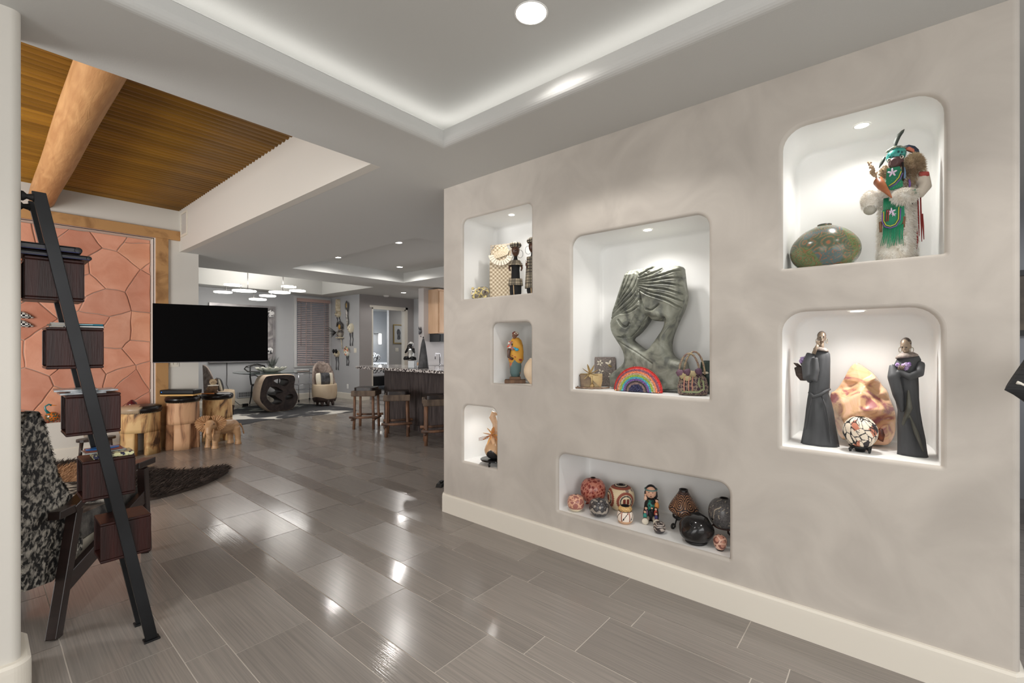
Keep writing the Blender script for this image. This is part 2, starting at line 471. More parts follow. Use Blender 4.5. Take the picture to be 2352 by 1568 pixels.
def stones():
    rnd = random.Random(21); S = []
    for i in range(9):
        for j in range(7):
            S.append((-2.0 + i * .44 + rnd.uniform(-.17, .17) + (.2 if j % 2 else 0), .5 + j * .39 + rnd.uniform(-.15, .15)))
    S += [(.9, 2.2), (1.25, 1.0), (1.5, 2.83), (.62, 2.84)]
    mb = MB(); cols = []
    for s in S:
        p = [(-2.2, .44), (1.6, .44), (1.6, 2.905), (-2.2, 2.905)]
        for t in S:
            if t is not s and abs(t[0] - s[0]) < 1.6 and abs(t[1] - s[1]) < 1.6: p = clip(p, s, t)
            if len(p) < 3: break
        if len(p) < 3: continue
        ar = abs(sum(p[i][0] * p[(i + 1) % len(p)][1] - p[(i + 1) % len(p)][0] * p[i][1] for i in range(len(p)))) / 2
        if ar < .004: continue
        # subdivide outline and wobble it
        q = []
        for i in range(len(p)):
            a, b = Vector(p[i]), Vector(p[(i + 1) % len(p)]); n = max(1, int((b - a).length / .06))
            for k in range(n):
                c = a.lerp(b, k / n); w = mnoise.noise(Vector((c.x * 6, c.y * 6, 3))) * .018
                q.append((c.x + w, c.y + mnoise.noise(Vector((c.x * 6, c.y * 6, 9))) * .018))
        q = shrink(q, .005); q = [(min(1.592, x), min(2.9, max(.476, z))) for x, z in q]
        if rnd.random() < 1: tone = rnd.choice([(1.0, 1, 1), (1.04, 1.02, .95), (.9, .84, .84), (.82, .72, .7), (.97, .9, .86), (1.05, 1.0, .98), (.86, .66, .56)])
        yb = 8.06; yf = 8.045 - rnd.uniform(0, .012); q2 = shrink(q, .008)
        k = len(q); vs = [(x, yb, z) for x, z in q] + [(x, yf + .006, z) for x, z in q] + [(x, yf, z) for x, z in q2]
        fs = []
        for a in (0, 1):
            for i in range(k): fs.append((a * k + i, a * k + (i + 1) % k, (a + 1) * k + (i + 1) % k, (a + 1) * k + i))
        fs.append(tuple(range(2 * k, 3 * k)))
        n0 = len(mb.f); mb.add(vs, fs, 0, False); cols += [tone] * (len(mb.f) - n0)
    o = mb.build('stone_cladding', M_stone); me = o.data
    ca = me.color_attributes.new('stone', 'FLOAT_COLOR', 'CORNER')
    for p in me.polygons:
        for li in p.loop_indices: ca.data[li].color = (*cols[p.index], 1)
    o['kind'] = 'structure'
    mb = MB(); mb.b2((-2.2, 8.052, .474), (1.6, 8.07, 2.906)); struct(mb, 'wall_mortar_bed', M_mortar)
stones()

# wall_left: the bullnosed stub the bookshelf leans on
mb = MB()
def stub(x1, y0, y1, r):
    P = [(-4.2, y0)]
    P += [(x1 - r + r * math.sin(R(a)), y0 + r - r * math.cos(R(a))) for a in range(0, 91, 9)]
    P += [(x1 - r + r * math.cos(R(a)), y1 - r + r * math.sin(R(a))) for a in range(0, 91, 9)]
    P += [(-4.2, y1)]; return P
mb.poly(stub(.118, 2.668, 2.93, .03), [], (0, 0, 0), (1, 0, 0), (0, 1, 0), (0, 0, H))
struct(mb, 'wall_left', M_cream)
def baseboard_profile(mb, path, zt=.154, th=.016, side=1):
    """path: plan polyline; board stands on its left side"""
    n = len(path); L_ = []
    for i in range(n):
        a = Vector(path[max(0, i - 1)]); b = Vector(path[min(n - 1, i + 1)]); p = Vector(path[i])
        d1 = (p - a).normalized() if i else (b - p).normalized(); d2 = (b - p).normalized() if i < n - 1 else d1
        n1 = Vector((-d1.y, d1.x)); n2 = Vector((-d2.y, d2.x)); m_ = (n1 + n2).normalized(); L_.append(m_ / max(.3, m_.dot(n1)) * side)
    for (o0, z0), (o1, z1) in zip([(th, 0), (th, zt - .03), (th * .95, zt - .012), (th * .6, zt - .002)], [(th, zt - .03), (th * .95, zt - .012), (th * .6, zt - .002), (0, zt)]):
        for i in range(n - 1):
            A, B = Vector(path[i]), Vector(path[i + 1])
            mb.add([(*(A + L_[i] * o0), z0), (*(B + L_[i + 1] * o0), z0), (*(B + L_[i + 1] * o1), z1), (*(A + L_[i] * o1), z1)], [(0, 1, 2, 3)], 0, False)
mb = MB(); baseboard_profile(mb, stub(.118, 2.668, 2.93, .03), side=-1, th=.03); struct(mb, 'baseboard_left', M_trim, weld=True)

# wall_right: plaster wall with the seven niches
XW, DN = 2.575, .40
NI = {'A': (1.989, 2.702, 1.789, 2.441), 'B': (1.993, 2.372, 1.120, 1.583), 'C': (2.327, 2.700, .463, .926), 'D': (.767, 1.647, 1.115, 2.136),
      'E': (.663, 1.759, .277, .673), 'F': (-.163, .418, 1.789, 2.474), 'G': (-.153, .422, .907, 1.573)}
def nloop(k, off, r=None):
    y0, y1, z0, z1 = NI[k]; rt = {'E': .06, 'B': .05, 'C': .06, 'A': .05, 'D': .075, 'F': .1, 'G': .1}[k]
    return rrect(y0 - off, y1 + off, z0 - off, z1 + off, (rt if r is None else r) + off, .004 + off, 7)
mb = MB(); bn = .018
ye, yn = 2.944, -.375; re = .022
mb.poly([(yn + re, 0), (ye - re, 0), (ye - re, H), (yn + re, H)], [nloop(k, bn) for k in NI], (XW, 0, 0), (0, 1, 0), (0, 0, 1), (0, 0, 0))
for k in NI:
    LP = []
    for i in range(6):
        t = R(90) * i / 5; LP.append([(XW + bn * (1 - math.cos(t)), y, z) for y, z in nloop(k, bn * (1 - math.sin(t)))])
    mb.rings(LP, 0, True, False, False)
    mb.rings([[(XW + bn, y, z) for y, z in nloop(k, 0)], [(XW + DN - .03, y, z) for y, z in nloop(k, 0)], [(XW + DN - .008, y, z) for y, z in nloop(k, -.006)], [(XW + DN, y, z) for y, z in nloop(k, -.025)]], 1, True, False, True)
# ends and back
T = 3.05
for (yc, s) in ((ye, 1), (yn, -1)):
    arc = [(XW + re - re * math.sin(R(a)) if False else XW + re * (1 - math.cos(R(a))), yc - s * re * (1 - math.sin(R(a)))) for a in range(0, 91, 15)]
    pl = arc + [(T, yc)]
    for i in range(len(pl) - 1):
        mb.add([(*pl[i], 0), (*pl[i + 1], 0), (*pl[i + 1], H), (*pl[i], H)], [(0, 1, 2, 3)], 0, i < len(pl) - 2)
mb.add([(T, yn, 0), (T, ye, 0), (T, ye, H), (T, yn, H)], [(0, 1, 2, 3)])
struct(mb, 'wall_right', [M_plaster, M_white])
mb = MB(); baseboard_profile(mb, [(T, yn), (XW + .02, yn), (XW, yn + .02), (XW, ye - .02), (XW + .02, ye), (T, ye)], side=1, th=.018)
struct(mb, 'baseboard_right', M_trim)
# far rooms
mb = MB(); mb.b2((-4.2, 11.96, 0), (5.42, 12.1, 3.3)); mb.b2((6.30, 11.96, 0), (6.5, 12.1, 3.3)); mb.b2((5.42, 11.96, 0), (6.30, 12.1, .90)); mb.b2((5.42, 11.96, 2.64), (6.30, 12.1, 3.3))
struct(mb, 'wall_back', M_grey)
mb = MB(); mb.b2((6.375, 10.52, 0), (6.5, 11.96, H)); struct(mb, 'wall_mask_side', M_grey)
mb = MB(); mb.b2((6.376, 10.50, 0), (6.728, 10.62, H)); mb.b2((7.80, 10.50, 0), (8.09, 10.62, H)); mb.b2((6.728, 10.50, 2.42), (7.80, 10.62, H))
struct(mb, 'wall_hall', M_hall)
mb = MB()
for x in (6.728, 7.765): mb.b2((x, 10.49, 0), (x + .035, 10.63, 2.42))
mb.b2((6.728, 10.49, 2.385), (7.80, 10.63, 2.42)); mb.b2((7.80, 10.485, 0), (7.87, 10.50, 2.48)); mb.b2((6.66, 10.485, 2.42), (7.87, 10.50, 2.48))
o = struct(mb, 'door_1', mat('door_casing_paint', (205, 200, 190), rough=.5))
mb = MB(); mb.b2((8.09, 8.47, 0), (8.2, 10.62, H)); struct(mb, 'wall_hall_side', M_grey)
mb = MB(); mb.b2((5.0, 15.3, 0), (12.2, 15.5, H)); mb.b2((6.4, 12.1, 0), (6.5, 15.4, H))
struct(mb, 'wall_bedroom', mat('bedroom_paint', (208, 211, 215), rough=.7))
mb = MB(); mb.b2((8.5, 12.3, 0), (12, 12.4, H)); struct(mb, 'wall_bedroom_side', mat('bedroom_taupe_paint', (176, 172, 168), rough=.7))
mb = MB(); mb.b2((6.665, 8.28, 0), (12.2, 8.47, H)); struct(mb, 'wall_kitchen', mat('kitchen_paint', (206, 200, 198), rough=.7))
mb = MB(); mb.b2((12.05, -3.6, 0), (12.2, 15.5, H)); struct(mb, 'wall_far_side', M_grey)
mb = MB()
baseboard_profile(mb, [(1.735, yw), (2.10, yw)], side=-1); baseboard_profile(mb, [(-4.2, yw), (1.595, yw)], side=-1)
baseboard_profile(mb, [(2.1, 11.96), (6.375, 11.96), (6.375, 10.50), (6.66, 10.50)], side=-1)
baseboard_profile(mb, [(7.87, 10.5), (8.09, 10.5), (8.09, 8.47)], side=-1)
struct(mb, 'baseboard_back', M_trim)
# dining window
mb = MB()
for a, b in (((5.35, 11.93, .84), (5.42, 11.99, 2.71)), ((6.30, 11.93, .84), (6.37, 11.99, 2.71)), ((5.42, 11.93, 2.64), (6.30, 11.99, 2.71)), ((5.42, 11.93, .84), (6.30, 11.99, .91)), ((5.84, 12.05, .9), (5.88, 12.08, 2.64))): mb.b2(a, b)
w = struct(mb, 'window_1', M_frame, bevel=.004)
mb = MB(); mb.b2((5.42, 12.06, .9), (6.30, 12.065, 2.64)); mb.build('pane', mat('window_glass', (235, 240, 245), rough=.02, trans=1), w)
# rear part of the entry: walls behind the camera are open to daylight; the room past the right end of the niche wall
mb = MB(); mb.b2((6.2, -3.6, 0), (6.3, 4.2, H)); struct(mb, 'wall_side_room', mat('side_room_paint', (150, 152, 156), rough=.7))

# ------------------------------------------------------------------ lamps of the place
M_lens = mat('lamp_lens', (255, 255, 250), emit=(255, 248, 236), es=9)
M_ring = mat('lamp_trim', (240, 240, 238), rough=.4)
def downlight(loc, label, r=.07, e=25, group=None, color=(1, .965, .925), name='recessed_light', spot=R(166), es=None, deep=0.0, soft=.022):
    t = thing(name, label, 'ceiling light', loc, 0, group)
    mb = MB(); mb.lathe([(r, -.001), (r + .006, -.003), (r + .009, -.001), (r + .009, .0)], n=32, cap0=False, cap1=False); mb.build('trim_ring', M_ring, t)
    mb = MB(); mb.lathe([(r, -.002), (r * .5, -.0025), (.001, -.003)], n=32, cap0=False); mb.build('lens', M_lens, t)
    l = light('SPOT', name + '_lamp', (0, 0, -.02), e, color, soft, (0, 0, 0), spot=spot, blend=.35 if spot > R(155) or spot < R(130) else 1.0); l.parent = t
    return t
G_ = 'recessed ceiling downlights'
downlight((1.715, 1.325, 3.0), 'round recessed downlight glowing in the entry tray ceiling', .072, 45, soft=.07, spot=R(125))
for x, y in ((-.4, 1.32), (-.4, -.9), (1.72, -.9)):
    light('SPOT', 'entry_lamp', (x, y, 2.98), 60, (1, .965, .925), .07, spot=R(120), blend=.6)
downlight((4.062, 7.385, 2.945), 'kitchen tray downlight farthest left, half cut by tray edge', .05, 24)
downlight((4.062, 5.631, 2.945), 'kitchen tray downlight nearest the camera, cut by tray edge', .05, 28)
downlight((5.333, 7.36, 2.945), 'wholly visible downlight in kitchen tray ceiling, above the bar', .055, 28)
downlight((6.936, 9.409, 2.743), 'downlight in low hall ceiling before the bedroom doorway', .06, 30)
light('SPOT', 'kitchen_lamp', (5.333, 5.63, 2.93), 40, (1, .965, .925), .05, spot=R(120), blend=.6)
light('SPOT', 'kitchen_lamp', (7.6, 7.0, 2.73), 40, (1, .965, .925), .05, spot=R(120), blend=.6)
downlight((2.725, 2.30, 2.440), 'small puck light in top of the upper left niche', .022, 7, name='niche_light', soft=.022, spot=R(150))
downlight((2.72, 1.178, 2.135), 'small puck light above the stone couple sculpture', .025, 15, name='niche_light', soft=.025, spot=R(150))
downlight((2.765, .115, 2.473), 'puck light in top of the upper right niche above the fur figure', .027, 10, name='niche_light', soft=.025, spot=R(150))
downlight((2.70, .13, 1.572), 'thin puck light at top of the niche with robed figurines', .027, 10, name='niche_light', soft=.025, spot=R(150))
downlight((2.70, 2.48, .925), 'puck light hidden in the lowest left niche above the flower vase', .02, 3.2, name='niche_light', soft=.02, spot=R(150))
# cove strips on the tray ledge
cv = (1, .97, .93)
for (x, y, rx, sx) in ((.28, 2.29 + .16, 0, 3.76),):
    light('AREA', 'cove_strip', (x, y, 2.87), 2.2, cv, sx, (R(180), 0, 0), .04)
light('AREA', 'cove_strip', (2.005 + .16, .375, 2.87), 2.4, cv, .04, (R(180), 0, 0), 4.15)
# added fill panels for the bedroom; area panel under the side room ceiling
light('AREA', 'bedroom_fill', (7.6, 13.6, 2.68), 90, (.9, .95, 1), 1.5, (0, 0, 0))
light('AREA', 'bedroom_fill', (9.4, 11.4, 2.68), 12, (1, 1, 1), .8)
light('AREA', 'side_room_area_light', (4.6, -1.6, 2.6), 25, (.95, .97, 1), 1.2, (0, 0, 0))
# ================================================================== LIVING ROOM SIDE
def inv(t): return (Matrix.Translation(t.location) @ Matrix.Rotation(t.rotation_euler.z, 4, 'Z')).inverted()
def wmb(t): return MB(inv(t))           # builder that takes world coordinates for parts of thing t
M_black = mat('black_plastic', (18, 18, 19), rough=.35)
M_steel = mat('blackened_steel', (44, 45, 47), (34, 34, 35), scale=3, rough=.36, metal=.5, spec=.4)
M_walnut = mat('dark_mahogany', (54, 23, 19), (34, 16, 13), scale=3, st=(14, 14, .8), lo=.3, hi=.7, rough=.36, bump=.12, bs=40, bst=(6, 6, .4), spec=.35)
M_rubber = mat('black_rubber', (22, 22, 22), rough=.6)
# ladder bookshelf
t = thing('ladder_bookshelf', 'leaning black steel ladder shelf with five dark wood cubby boxes', 'bookshelf', (.54, 2.81, 0))
for y0, y1 in ((2.705, 2.728), (2.905, 2.928)):
    mb = wmb(t); vs = []
    for z, x in ((0.008, .520), (2.045, .148)):
        for dx in (0, .046):
            for y in (y0, y1): vs.append((x + dx * (1 if z < 1 else .92), y, z))
    mb.add(vs, [(0, 1, 3, 2), (4, 6, 7, 5), (0, 2, 6, 4), (1, 5, 7, 3), (0, 4, 5, 1), (2, 3, 7, 6)]); mb.build('rail', M_steel, t, bevel=.002)
    mb = wmb(t); mb.box((.543, (y0 + y1) / 2, .004), (.062, .045, .008)); mb.build('foot_plate', M_steel, t, bevel=.002)
    mb = wmb(t); mb.lathe([(.02, 0), (.02, .006), (.010, .016), (.014, .030), (.018, .036)], (.119, (y0 + y1) / 2, 2.02), 16, M=Matrix.Rotation(R(90), 4, 'Y')); mb.build('rubber_bumper', M_rubber, t)
BX = [(.127, 1.60), (.191, 1.307), (.250, 1.012), (.303, .715), (.362, .422)]
for x, z in BX:
    x1, z1, y0, y1, w = x + .183, z + .18, 2.728, 2.905, .012
    mb = wmb(t)
    mb.b2((x, y0, z), (x1, y1, z + w)); mb.b2((x, y0, z1 - w), (x1, y1, z1)); mb.b2((x, y0, z + w), (x1, y0 + w, z1 - w)); mb.b2((x, y1 - w, z + w), (x1, y1, z1 - w))
    mb.build('cubby_box', M_walnut, t, bevel=.004)
# things on the shelf
M_binder = mat('black_binder_leather', (20, 20, 24), rough=.4)
M_bluecord = mat('blue_cord', (20, 60, 190), rough=.5)
M_paper = mat('paper_pages', (225, 222, 214), (205, 202, 196), scale=3, st=(1, 1, 90), rough=.8)
def binder(loc, rz, label, ln, wd, h, n):
    b = thing('zip_binder', label, 'binder', loc, rz, None)
    mb = MB(); mb.box((0, 0, h * .16), (ln, wd, h * .14)); mb.box((0, 0, h * .86), (ln, wd, h * .14)); mb.tube([(ln / 2 - .004, -wd / 2, h / 2), (ln / 2 - .004, wd / 2, h / 2)], h * .42, 12)
    mb.build('cover', M_binder, b, bevel=.002)
    mb = MB(); [mb.box((-.004 * (i % 2) - .003, 0, h * (.28 + i * .48 / n)), (ln * .94, wd * .95, .0018)) for i in range(n)]; mb.build('sleeves', mat('binder_sleeves', (42, 42, 50), rough=.3), b)
    mb = MB(); mb.box((0, -wd / 2 - .0015, h * .16), (ln * .98, .002, h * .05)); mb.build('zip_piping', mat('blue_piping', (40, 46, 120), rough=.4), b)
    return b
binder((.222, 2.815, 1.784), R(0), 'flat black zipped binder, lower of two on top cubby', .215, .17, .022, 5)
b = binder((.205, 2.815, 1.8085), R(-2), 'thicker black zipped binder, upper of two on top cubby', .185, .165, .032, 9)
mb = MB(); mb.tube([(-.09, -.08, .02), (-.115, -.085, .012), (-.118, -.088, 0), (-.1, -.09, -.012), (-.085, -.088, -.02), (-.1, -.09, -.008), (-.085, -.09, -.004)], .003, 8); mb.build('blue_cord', M_bluecord, b)
def flat_item(name, label, cat, box, m, rz=0, group=None, bevel=.001, page=None):
    (x0, y0, z0), (x1, y1, z1) = box; c = ((x0 + x1) / 2, (y0 + y1) / 2, z0)
    if page is None:
        mb = MB(); mb.box((0, 0, (z1 - z0) / 2), (x1 - x0, y1 - y0, z1 - z0)); o = mb.build(name, m, bevel=bevel); o.location = c; o.rotation_euler = (0, 0, rz)
        return tag(o, label, cat, group)
    t_ = thing(name, label, cat, c, rz, group); h = z1 - z0; k = min(.002, h * .2)
    mb = MB(); mb.box((0, 0, k / 2), (x1 - x0, y1 - y0, k)); mb.box((0, 0, h - k / 2), (x1 - x0, y1 - y0, k)); mb.box(((x1 - x0) / 2 - k / 2, 0, h / 2), (k, y1 - y0, h)); mb.box((0, -(y1 - y0) / 2 + k / 2, h / 2), (x1 - x0, k, h)); mb.build('cover', m, t_)
    mb = MB(); mb.box((-.001, .002, h / 2), (x1 - x0 - .003, y1 - y0 - .003, h - 2 * k)); mb.build('pages', page, t_)
    return t_
z0 = 1.4875
flat_item('book', 'thin white paperback under the teal book, second cubby', 'book', ((.262, 2.735, z0), (.376, 2.89, z0 + .0085)), mat('white_cover', (222, 222, 220), rough=.5), page=M_paper)
o = flat_item('book', 'teal spined paperback lying on a white one, second cubby', 'book', ((.262, 2.737, z0 + .009), (.374, 2.885, z0 + .0175)), mat('teal_cover', (28, 128, 152), rough=.4), page=M_paper)
mb = MB(); mb.box((-.015, -.0745, .0045), (.07, .0006, .0025)); mb.build('spine_lettering', mat('pale_lettering', (170, 215, 225)), o)
for k in range(4):
    flat_item('booklet', ['bottom booklet of the small stack left of the teal book', 'second booklet up in the small stack by the rail', 'third booklet up in the small stack by the rail', 'top booklet of the small stack left of the teal book'][k], 'booklet', ((.206 + .003 * (k % 2), 2.76, z0 + k * .0052), (.25 + .002 * k, 2.87, z0 + .005 + k * .0052)), mat('booklet_paper', (196 - 14 * (k % 2), 190 - 10 * (k % 2), 178), rough=.7), group=None, rz=R(3 * (k % 3 - 1)))
z0 = 1.1925
for k, (x, dx, tl) in enumerate(((.31, .075, 0), (.345, .08, 2), (.29, .07, -3))):
    flat_item('magazine', ['glossy magazine lying lowest on the third cubby', 'pale magazine in the middle of the pile on third cubby', 'crumpled grey brochure at top of the pile on third cubby'][k], 'magazine', ((x - dx, 2.75, z0 + k * .0075), (x + dx, 2.885, z0 + .007 + k * .0075)), mat('glossy_print', (188, 192, 196), (120, 128, 132), scale=14, lo=.45, hi=.6, rough=.25), rz=R(tl))
z0 = .8955
o = flat_item('gift_box', 'flat navy and cream floral patterned box on fourth cubby', 'box', ((.34, 2.735, z0), (.483, 2.84, z0 + .018)), mat('floral_print', (28, 30, 60), (208, 206, 160), scale=55, lo=.47, hi=.53, rough=.3), bevel=.004)
flat_item('brochure', 'grey glossy brochure pile lying beside the floral box', 'brochure', ((.318, 2.79, z0 + .0185), (.46, 2.895, z0 + .024)), mat('grey_print', (176, 178, 176), (130, 134, 134), scale=9, rough=.3), rz=R(2))
flat_item('picture_book', 'rust brown picture book on top of the fourth cubby pile', 'book', ((.325, 2.80, z0 + .0245), (.452, 2.895, z0 + .030)), mat('rust_cover', (134, 66, 50), rough=.4), rz=R(-2))
mb = MB(); mb.lathe([(.06, 0), (.06, .003), (.055, .004), (.001, .004)], n=32, sy=.62); o = mb.build('oval_card', mat('sky_blue_card', (52, 120, 196), rough=.3)); o.location = (.385, 2.845, z0 + .0302); tag(o, 'bright blue oval card on top of the fourth cubby pile', 'card')
for (x, z), w in zip(BX[2:], ('third', 'fourth', 'fifth')):
    flat_item('standing_magazine', 'pale magazine standing on edge inside the %s cubby' % w, 'magazine', ((x + .01, 2.743, z + .0125), (x + .15, 2.748, z + .15)), mat('pale_magazine', (176, 180, 184), rough=.4))

# cowhide armchair seen from behind
M_hide = mat('black_white_cowhide', (24, 23, 23), (196, 190, 178), scale=42, st=(1, .45, 1), lo=.45, hi=.66, rough=.7, bump=.5, bs=160, detail=6, dist=.5)
M_hide2 = mat('charcoal_cowhide', (34, 33, 33), (120, 116, 110), scale=10, st=(1, 2.5, 1), lo=.45, hi=.75, rough=.6, bump=.4, bs=150)
M_wenge = mat('wenge_wood', (42, 28, 25), (30, 20, 18), scale=4, st=(1, 1, 8), rough=.3)
M_tan = mat('pale_hide', (190, 184, 170), (150, 142, 128), scale=8, rough=.7)
ch = thing('cowhide_armchair', 'low armchair in black and white cowhide with dark splayed wood frame', 'armchair', (.235, 3.07, 0), math.atan2(.85, .526))
def beam(mb, a, b, w, h):
    a, b = Vector(a), Vector(b); d = (b - a).normalized(); s_ = Vector((0, 1, 0)); u = s_.cross(d).normalized()
    vs = [p + s_ * w / 2 * i + u * h / 2 * j for p in (a, b) for i, j in ((-1, -1), (1, -1), (1, 1), (-1, 1))]
    mb.add(vs, [(0, 1, 2, 3), (7, 6, 5, 4), (0, 4, 5, 1), (1, 5, 6, 2), (2, 6, 7, 3), (3, 7, 4, 0)])
for y in (0, .66):
    for nm, a, b, w, h in (('leg', (0.012, y, .0), (.185, y, .57), .045, .055), ('leg', (.985, y, .0), (.93, y, .585), .045, .06), ('stretcher', (.07, y, .22), (.96, y, .40), .035, .085)):
        mb = MB(); beam(mb, a, b, w, h); mb.build(nm, M_wenge, ch, bevel=.004)
    mb = MB(); beam(mb, (.015, y, .588), (.14, y, .582), .05, .04); beam(mb, (.135, y, .575), (.26, y, .615), .055, .04); beam(mb, (.25, y, .612), (.80, y, .63), .06, .04); beam(mb, (.79, y, .63), (1.03, y, .615), .075, .04)
    mb.build('armrest', M_wenge, ch, bevel=.004)
def side_slab(mb, pts, y0, y1): mb.poly(pts, [], (0, y0, 0), (1, 0, 0), (0, 0, 1), (0, y1 - y0, 0))
mb = MB(); side_slab(mb, [(-.12, .30), (.08, .25), (.33, .30), (.335, .36), (.25, .60), (.13, .75), (.02, 1.04), (-.03, 1.10), (-.09, 1.11), (-.13, 1.06), (-.13, .6)], .04, .62)
mb.build('back_cushion', M_hide, ch, bevel=.02, seg=3)
mb = MB(); side_slab(mb, [(.30, .36), (.96, .34), (.98, .40), (.95, .46), (.60, .47), (.28, .50)], .04, .62); mb.build('seat_cushion', M_hide2, ch, bevel=.03, seg=3)
mb = MB(); side_slab(mb, [(.60, .44), (.95, .40), (.96, .52), (.80, .56), (.62, .52)], .06, .60); mb.build('seat_throw', M_hide, ch, bevel=.03, seg=3)
mb = MB(); side_slab(mb, [(.30, .24), (.92, .31), (.95, .35), (.30, .345)], .05, .61); mb.build('seat_underside', M_tan, ch, bevel=.01)
rnd = random.Random(3)
edge = []
prof = [(-.13, .32), (-.13, .6), (-.13, 1.06), (-.09, 1.11), (-.03, 1.10), (.02, 1.04), (.13, .75), (.25, .60)]
for _ in range(2600):
    i = rnd.randrange(len(prof) - 1); a, b = prof[i], prof[i + 1]; f = rnd.random(); x = a[0] + (b[0] - a[0]) * f; z = a[1] + (b[1] - a[1]) * f
    edge.append(((x, .04 + rnd.uniform(-.002, .012), z), (x * .3 + .1 if x > -.08 else -.6, -.5, -.3)))
blades('hide_fringe', M_hide, edge, ch, .012, .0012, .5)

# brown fur rug with a long tail
M_fur = mat('dark_brown_fur', (84, 72, 66), (44, 36, 32), scale=9, lo=.3, hi=.7, rough=.75)
M_furtan = mat('tan_fur', (196, 156, 118), (150, 112, 80), scale=9, lo=.3, hi=.7, rough=.75)
OUT = [(1.86, 5.72), (1.80, 5.85), (1.62, 5.89), (1.46, 5.92), (1.30, 6.2), (1.15, 6.6), (.98, 7.0), (.7, 7.3), (.4, 7.3), (.1, 6.8), (.2, 6.0), (.5, 5.45), (.8, 5.2), (1.03, 5.15), (1.28, 5.2), (1.5, 5.32), (1.70, 5.50)]
def smoothloop(P, n=3):
    for _ in range(n):
        Q_ = []
        for i in range(len(P)):
            a, b = P[i], P[(i + 1) % len(P)]; Q_ += [(a[0] * .75 + b[0] * .25, a[1] * .75 + b[1] * .25), (a[0] * .25 + b[0] * .75, a[1] * .25 + b[1] * .75)]
        P = Q_
    return P
def inside(P, x, y):
    c = False; n = len(P)
    for i in range(n):
        a, b = P[i], P[i - 1]
        if (a[1] > y) != (b[1] > y) and x < (b[0] - a[0]) * (y - a[1]) / (b[1] - a[1]) + a[0]: c = not c
    return c
OS = smoothloop(OUT, 2)
t = thing('fur_rug', 'shaggy dark brown fur rug with a long tail pointing right', 'rug', (1.0, 6.0, 0))
mb = wmb(t); mb.poly([(x, y) for x, y in OS], [], (0, 0, .001), (1, 0, 0), (0, 1, 0), (0, 0, .02)); mb.build('hide', M_fur, t)
dk = []; tn = []; rnd = random.Random(8)
while len(dk) + len(tn) < 26000:
    x, y = rnd.uniform(.05, 1.9), rnd.uniform(5.1, 7.35)
    if not inside(OS, x, y) or x < .3 and rnd.random() < .6: continue
    tail = x > 1.3
    d = (.9, .35, .45) if x > 1.0 else ((x - .6) * .8 + .4, (y - 6) * .5 - .2, .6)
    hump = .05 * math.exp(-((x - .8) ** 2 + (y - 7.1) ** 2) * 6) + .03
    p = (x - 1.0, y - 6.0, .018 + rnd.random() * hump)
    (tn if ((x - .62) ** 2 + ((y - 6.5) * .8) ** 2 < .16 + .03 * rnd.random()) else dk).append((p, d))
blades('dark_fur', M_fur, dk, t, .075, .0022, .4, 1); blades('tan_fur', M_furtan, tn, t, .07, .0022, .4, 2)

# things on the stone ledge
M_mosaic = mat('iridescent_shards', (20, 120, 110), (200, 110, 40), scale=60, kind='vor', lo=.2, hi=.6, rough=.15, c3=(30, 40, 30), coat=.5)
mb = MB(); P_ = [(0, 0, .0), (0, 0, .05), (.0, 0, .10), (-.03, 0, .14), (-.035, 0, .19), (.01, 0, .22), (.055, 0, .20)]
t = thing('glass_swan_figurine', 'iridescent dark glass bird with curved neck on stone ledge', 'figurine', (.60, 7.92, .475))
mb.ball((0.01, 0, .06), (.07, .045, .06), 16); mb.build('bird_body', M_mosaic, t)
mb = MB(); mb.tube([(-.02, 0, .10), (-.05, 0, .15), (-.055, 0, .19), (-.02, 0, .215), (.0, 0, .2)], [.018, .011, .009, .009, .012], 10); mb.build('neck', mat('teal_glass', (16, 116, 120), rough=.1, coat=.6), t)
mb = MB(); mb.tube([(-.0, 0, .2), (.05, 0, .195)], [.008, .001], 8); mb.build('beak', mat('amber_glass', (220, 130, 30), rough=.2), t)
t = thing('mosaic_cat_figurine', 'small mosaic cat head figurine beside the glass bird', 'figurine', (.46, 7.90, .475))
mb = MB(); mb.ball((0, 0, .055), (.055, .04, .05), 14); mb.build('cat_face', M_mosaic, t)
for sx in (-1, 1):
    mb = MB(); mb.tube([(sx * .032, 0, .085), (sx * .042, 0, .125)], [.018, .001], 6); mb.build('ear', M_mosaic, t)
rnd = random.Random(2); mb = MB()
for i in range(60): mb.ball((rnd.uniform(.36, .78), rnd.uniform(7.80, 7.86), .482), rnd.uniform(.006, .012), 6)
tag(mb.build('glass_pebbles', mat('coloured_pebbles', (150, 50, 30), (40, 90, 70), scale=40, lo=.4, hi=.6, rough=.2)), 'scatter of coloured glass pebbles along the stone ledge', 'pebbles', kind='stuff')
t = thing('striped_jar', 'small red, white and clear glass lidded jar on ledge', 'jar', (1.367, 7.9, .475))
mb = MB(); mb.lathe([(.03, 0), (.05, .03), (.052, .10), (.04, .13)], n=24); mb.build('jar_body', mat('red_white_glass', (190, 60, 50), (235, 230, 230), scale=12, st=(1, 1, 3), lo=.48, hi=.52, rough=.1), t)
mb = MB(); mb.lathe([(.058, .13), (.058, .14), (.05, .165), (.02, .19), (.012, .20)], n=24); mb.build('lid', mat('dark_red_glass', (90, 30, 36), rough=.1, coat=.6), t)
t = thing('conch_shell', 'pale pink conch shell lying right of the striped jar', 'shell', (1.53, 7.91, .475))
mb = MB(); mb.tube([(-.09, 0, .03), (-.05, 0, .055), (0, 0, .07), (.05, 0, .06), (.09, 0, .03)], [.008, .04, .065, .04, .006], 18); mb.build('whorl', mat('shell_pink', (228, 214, 206), (190, 160, 150), scale=6, rough=.35), t)
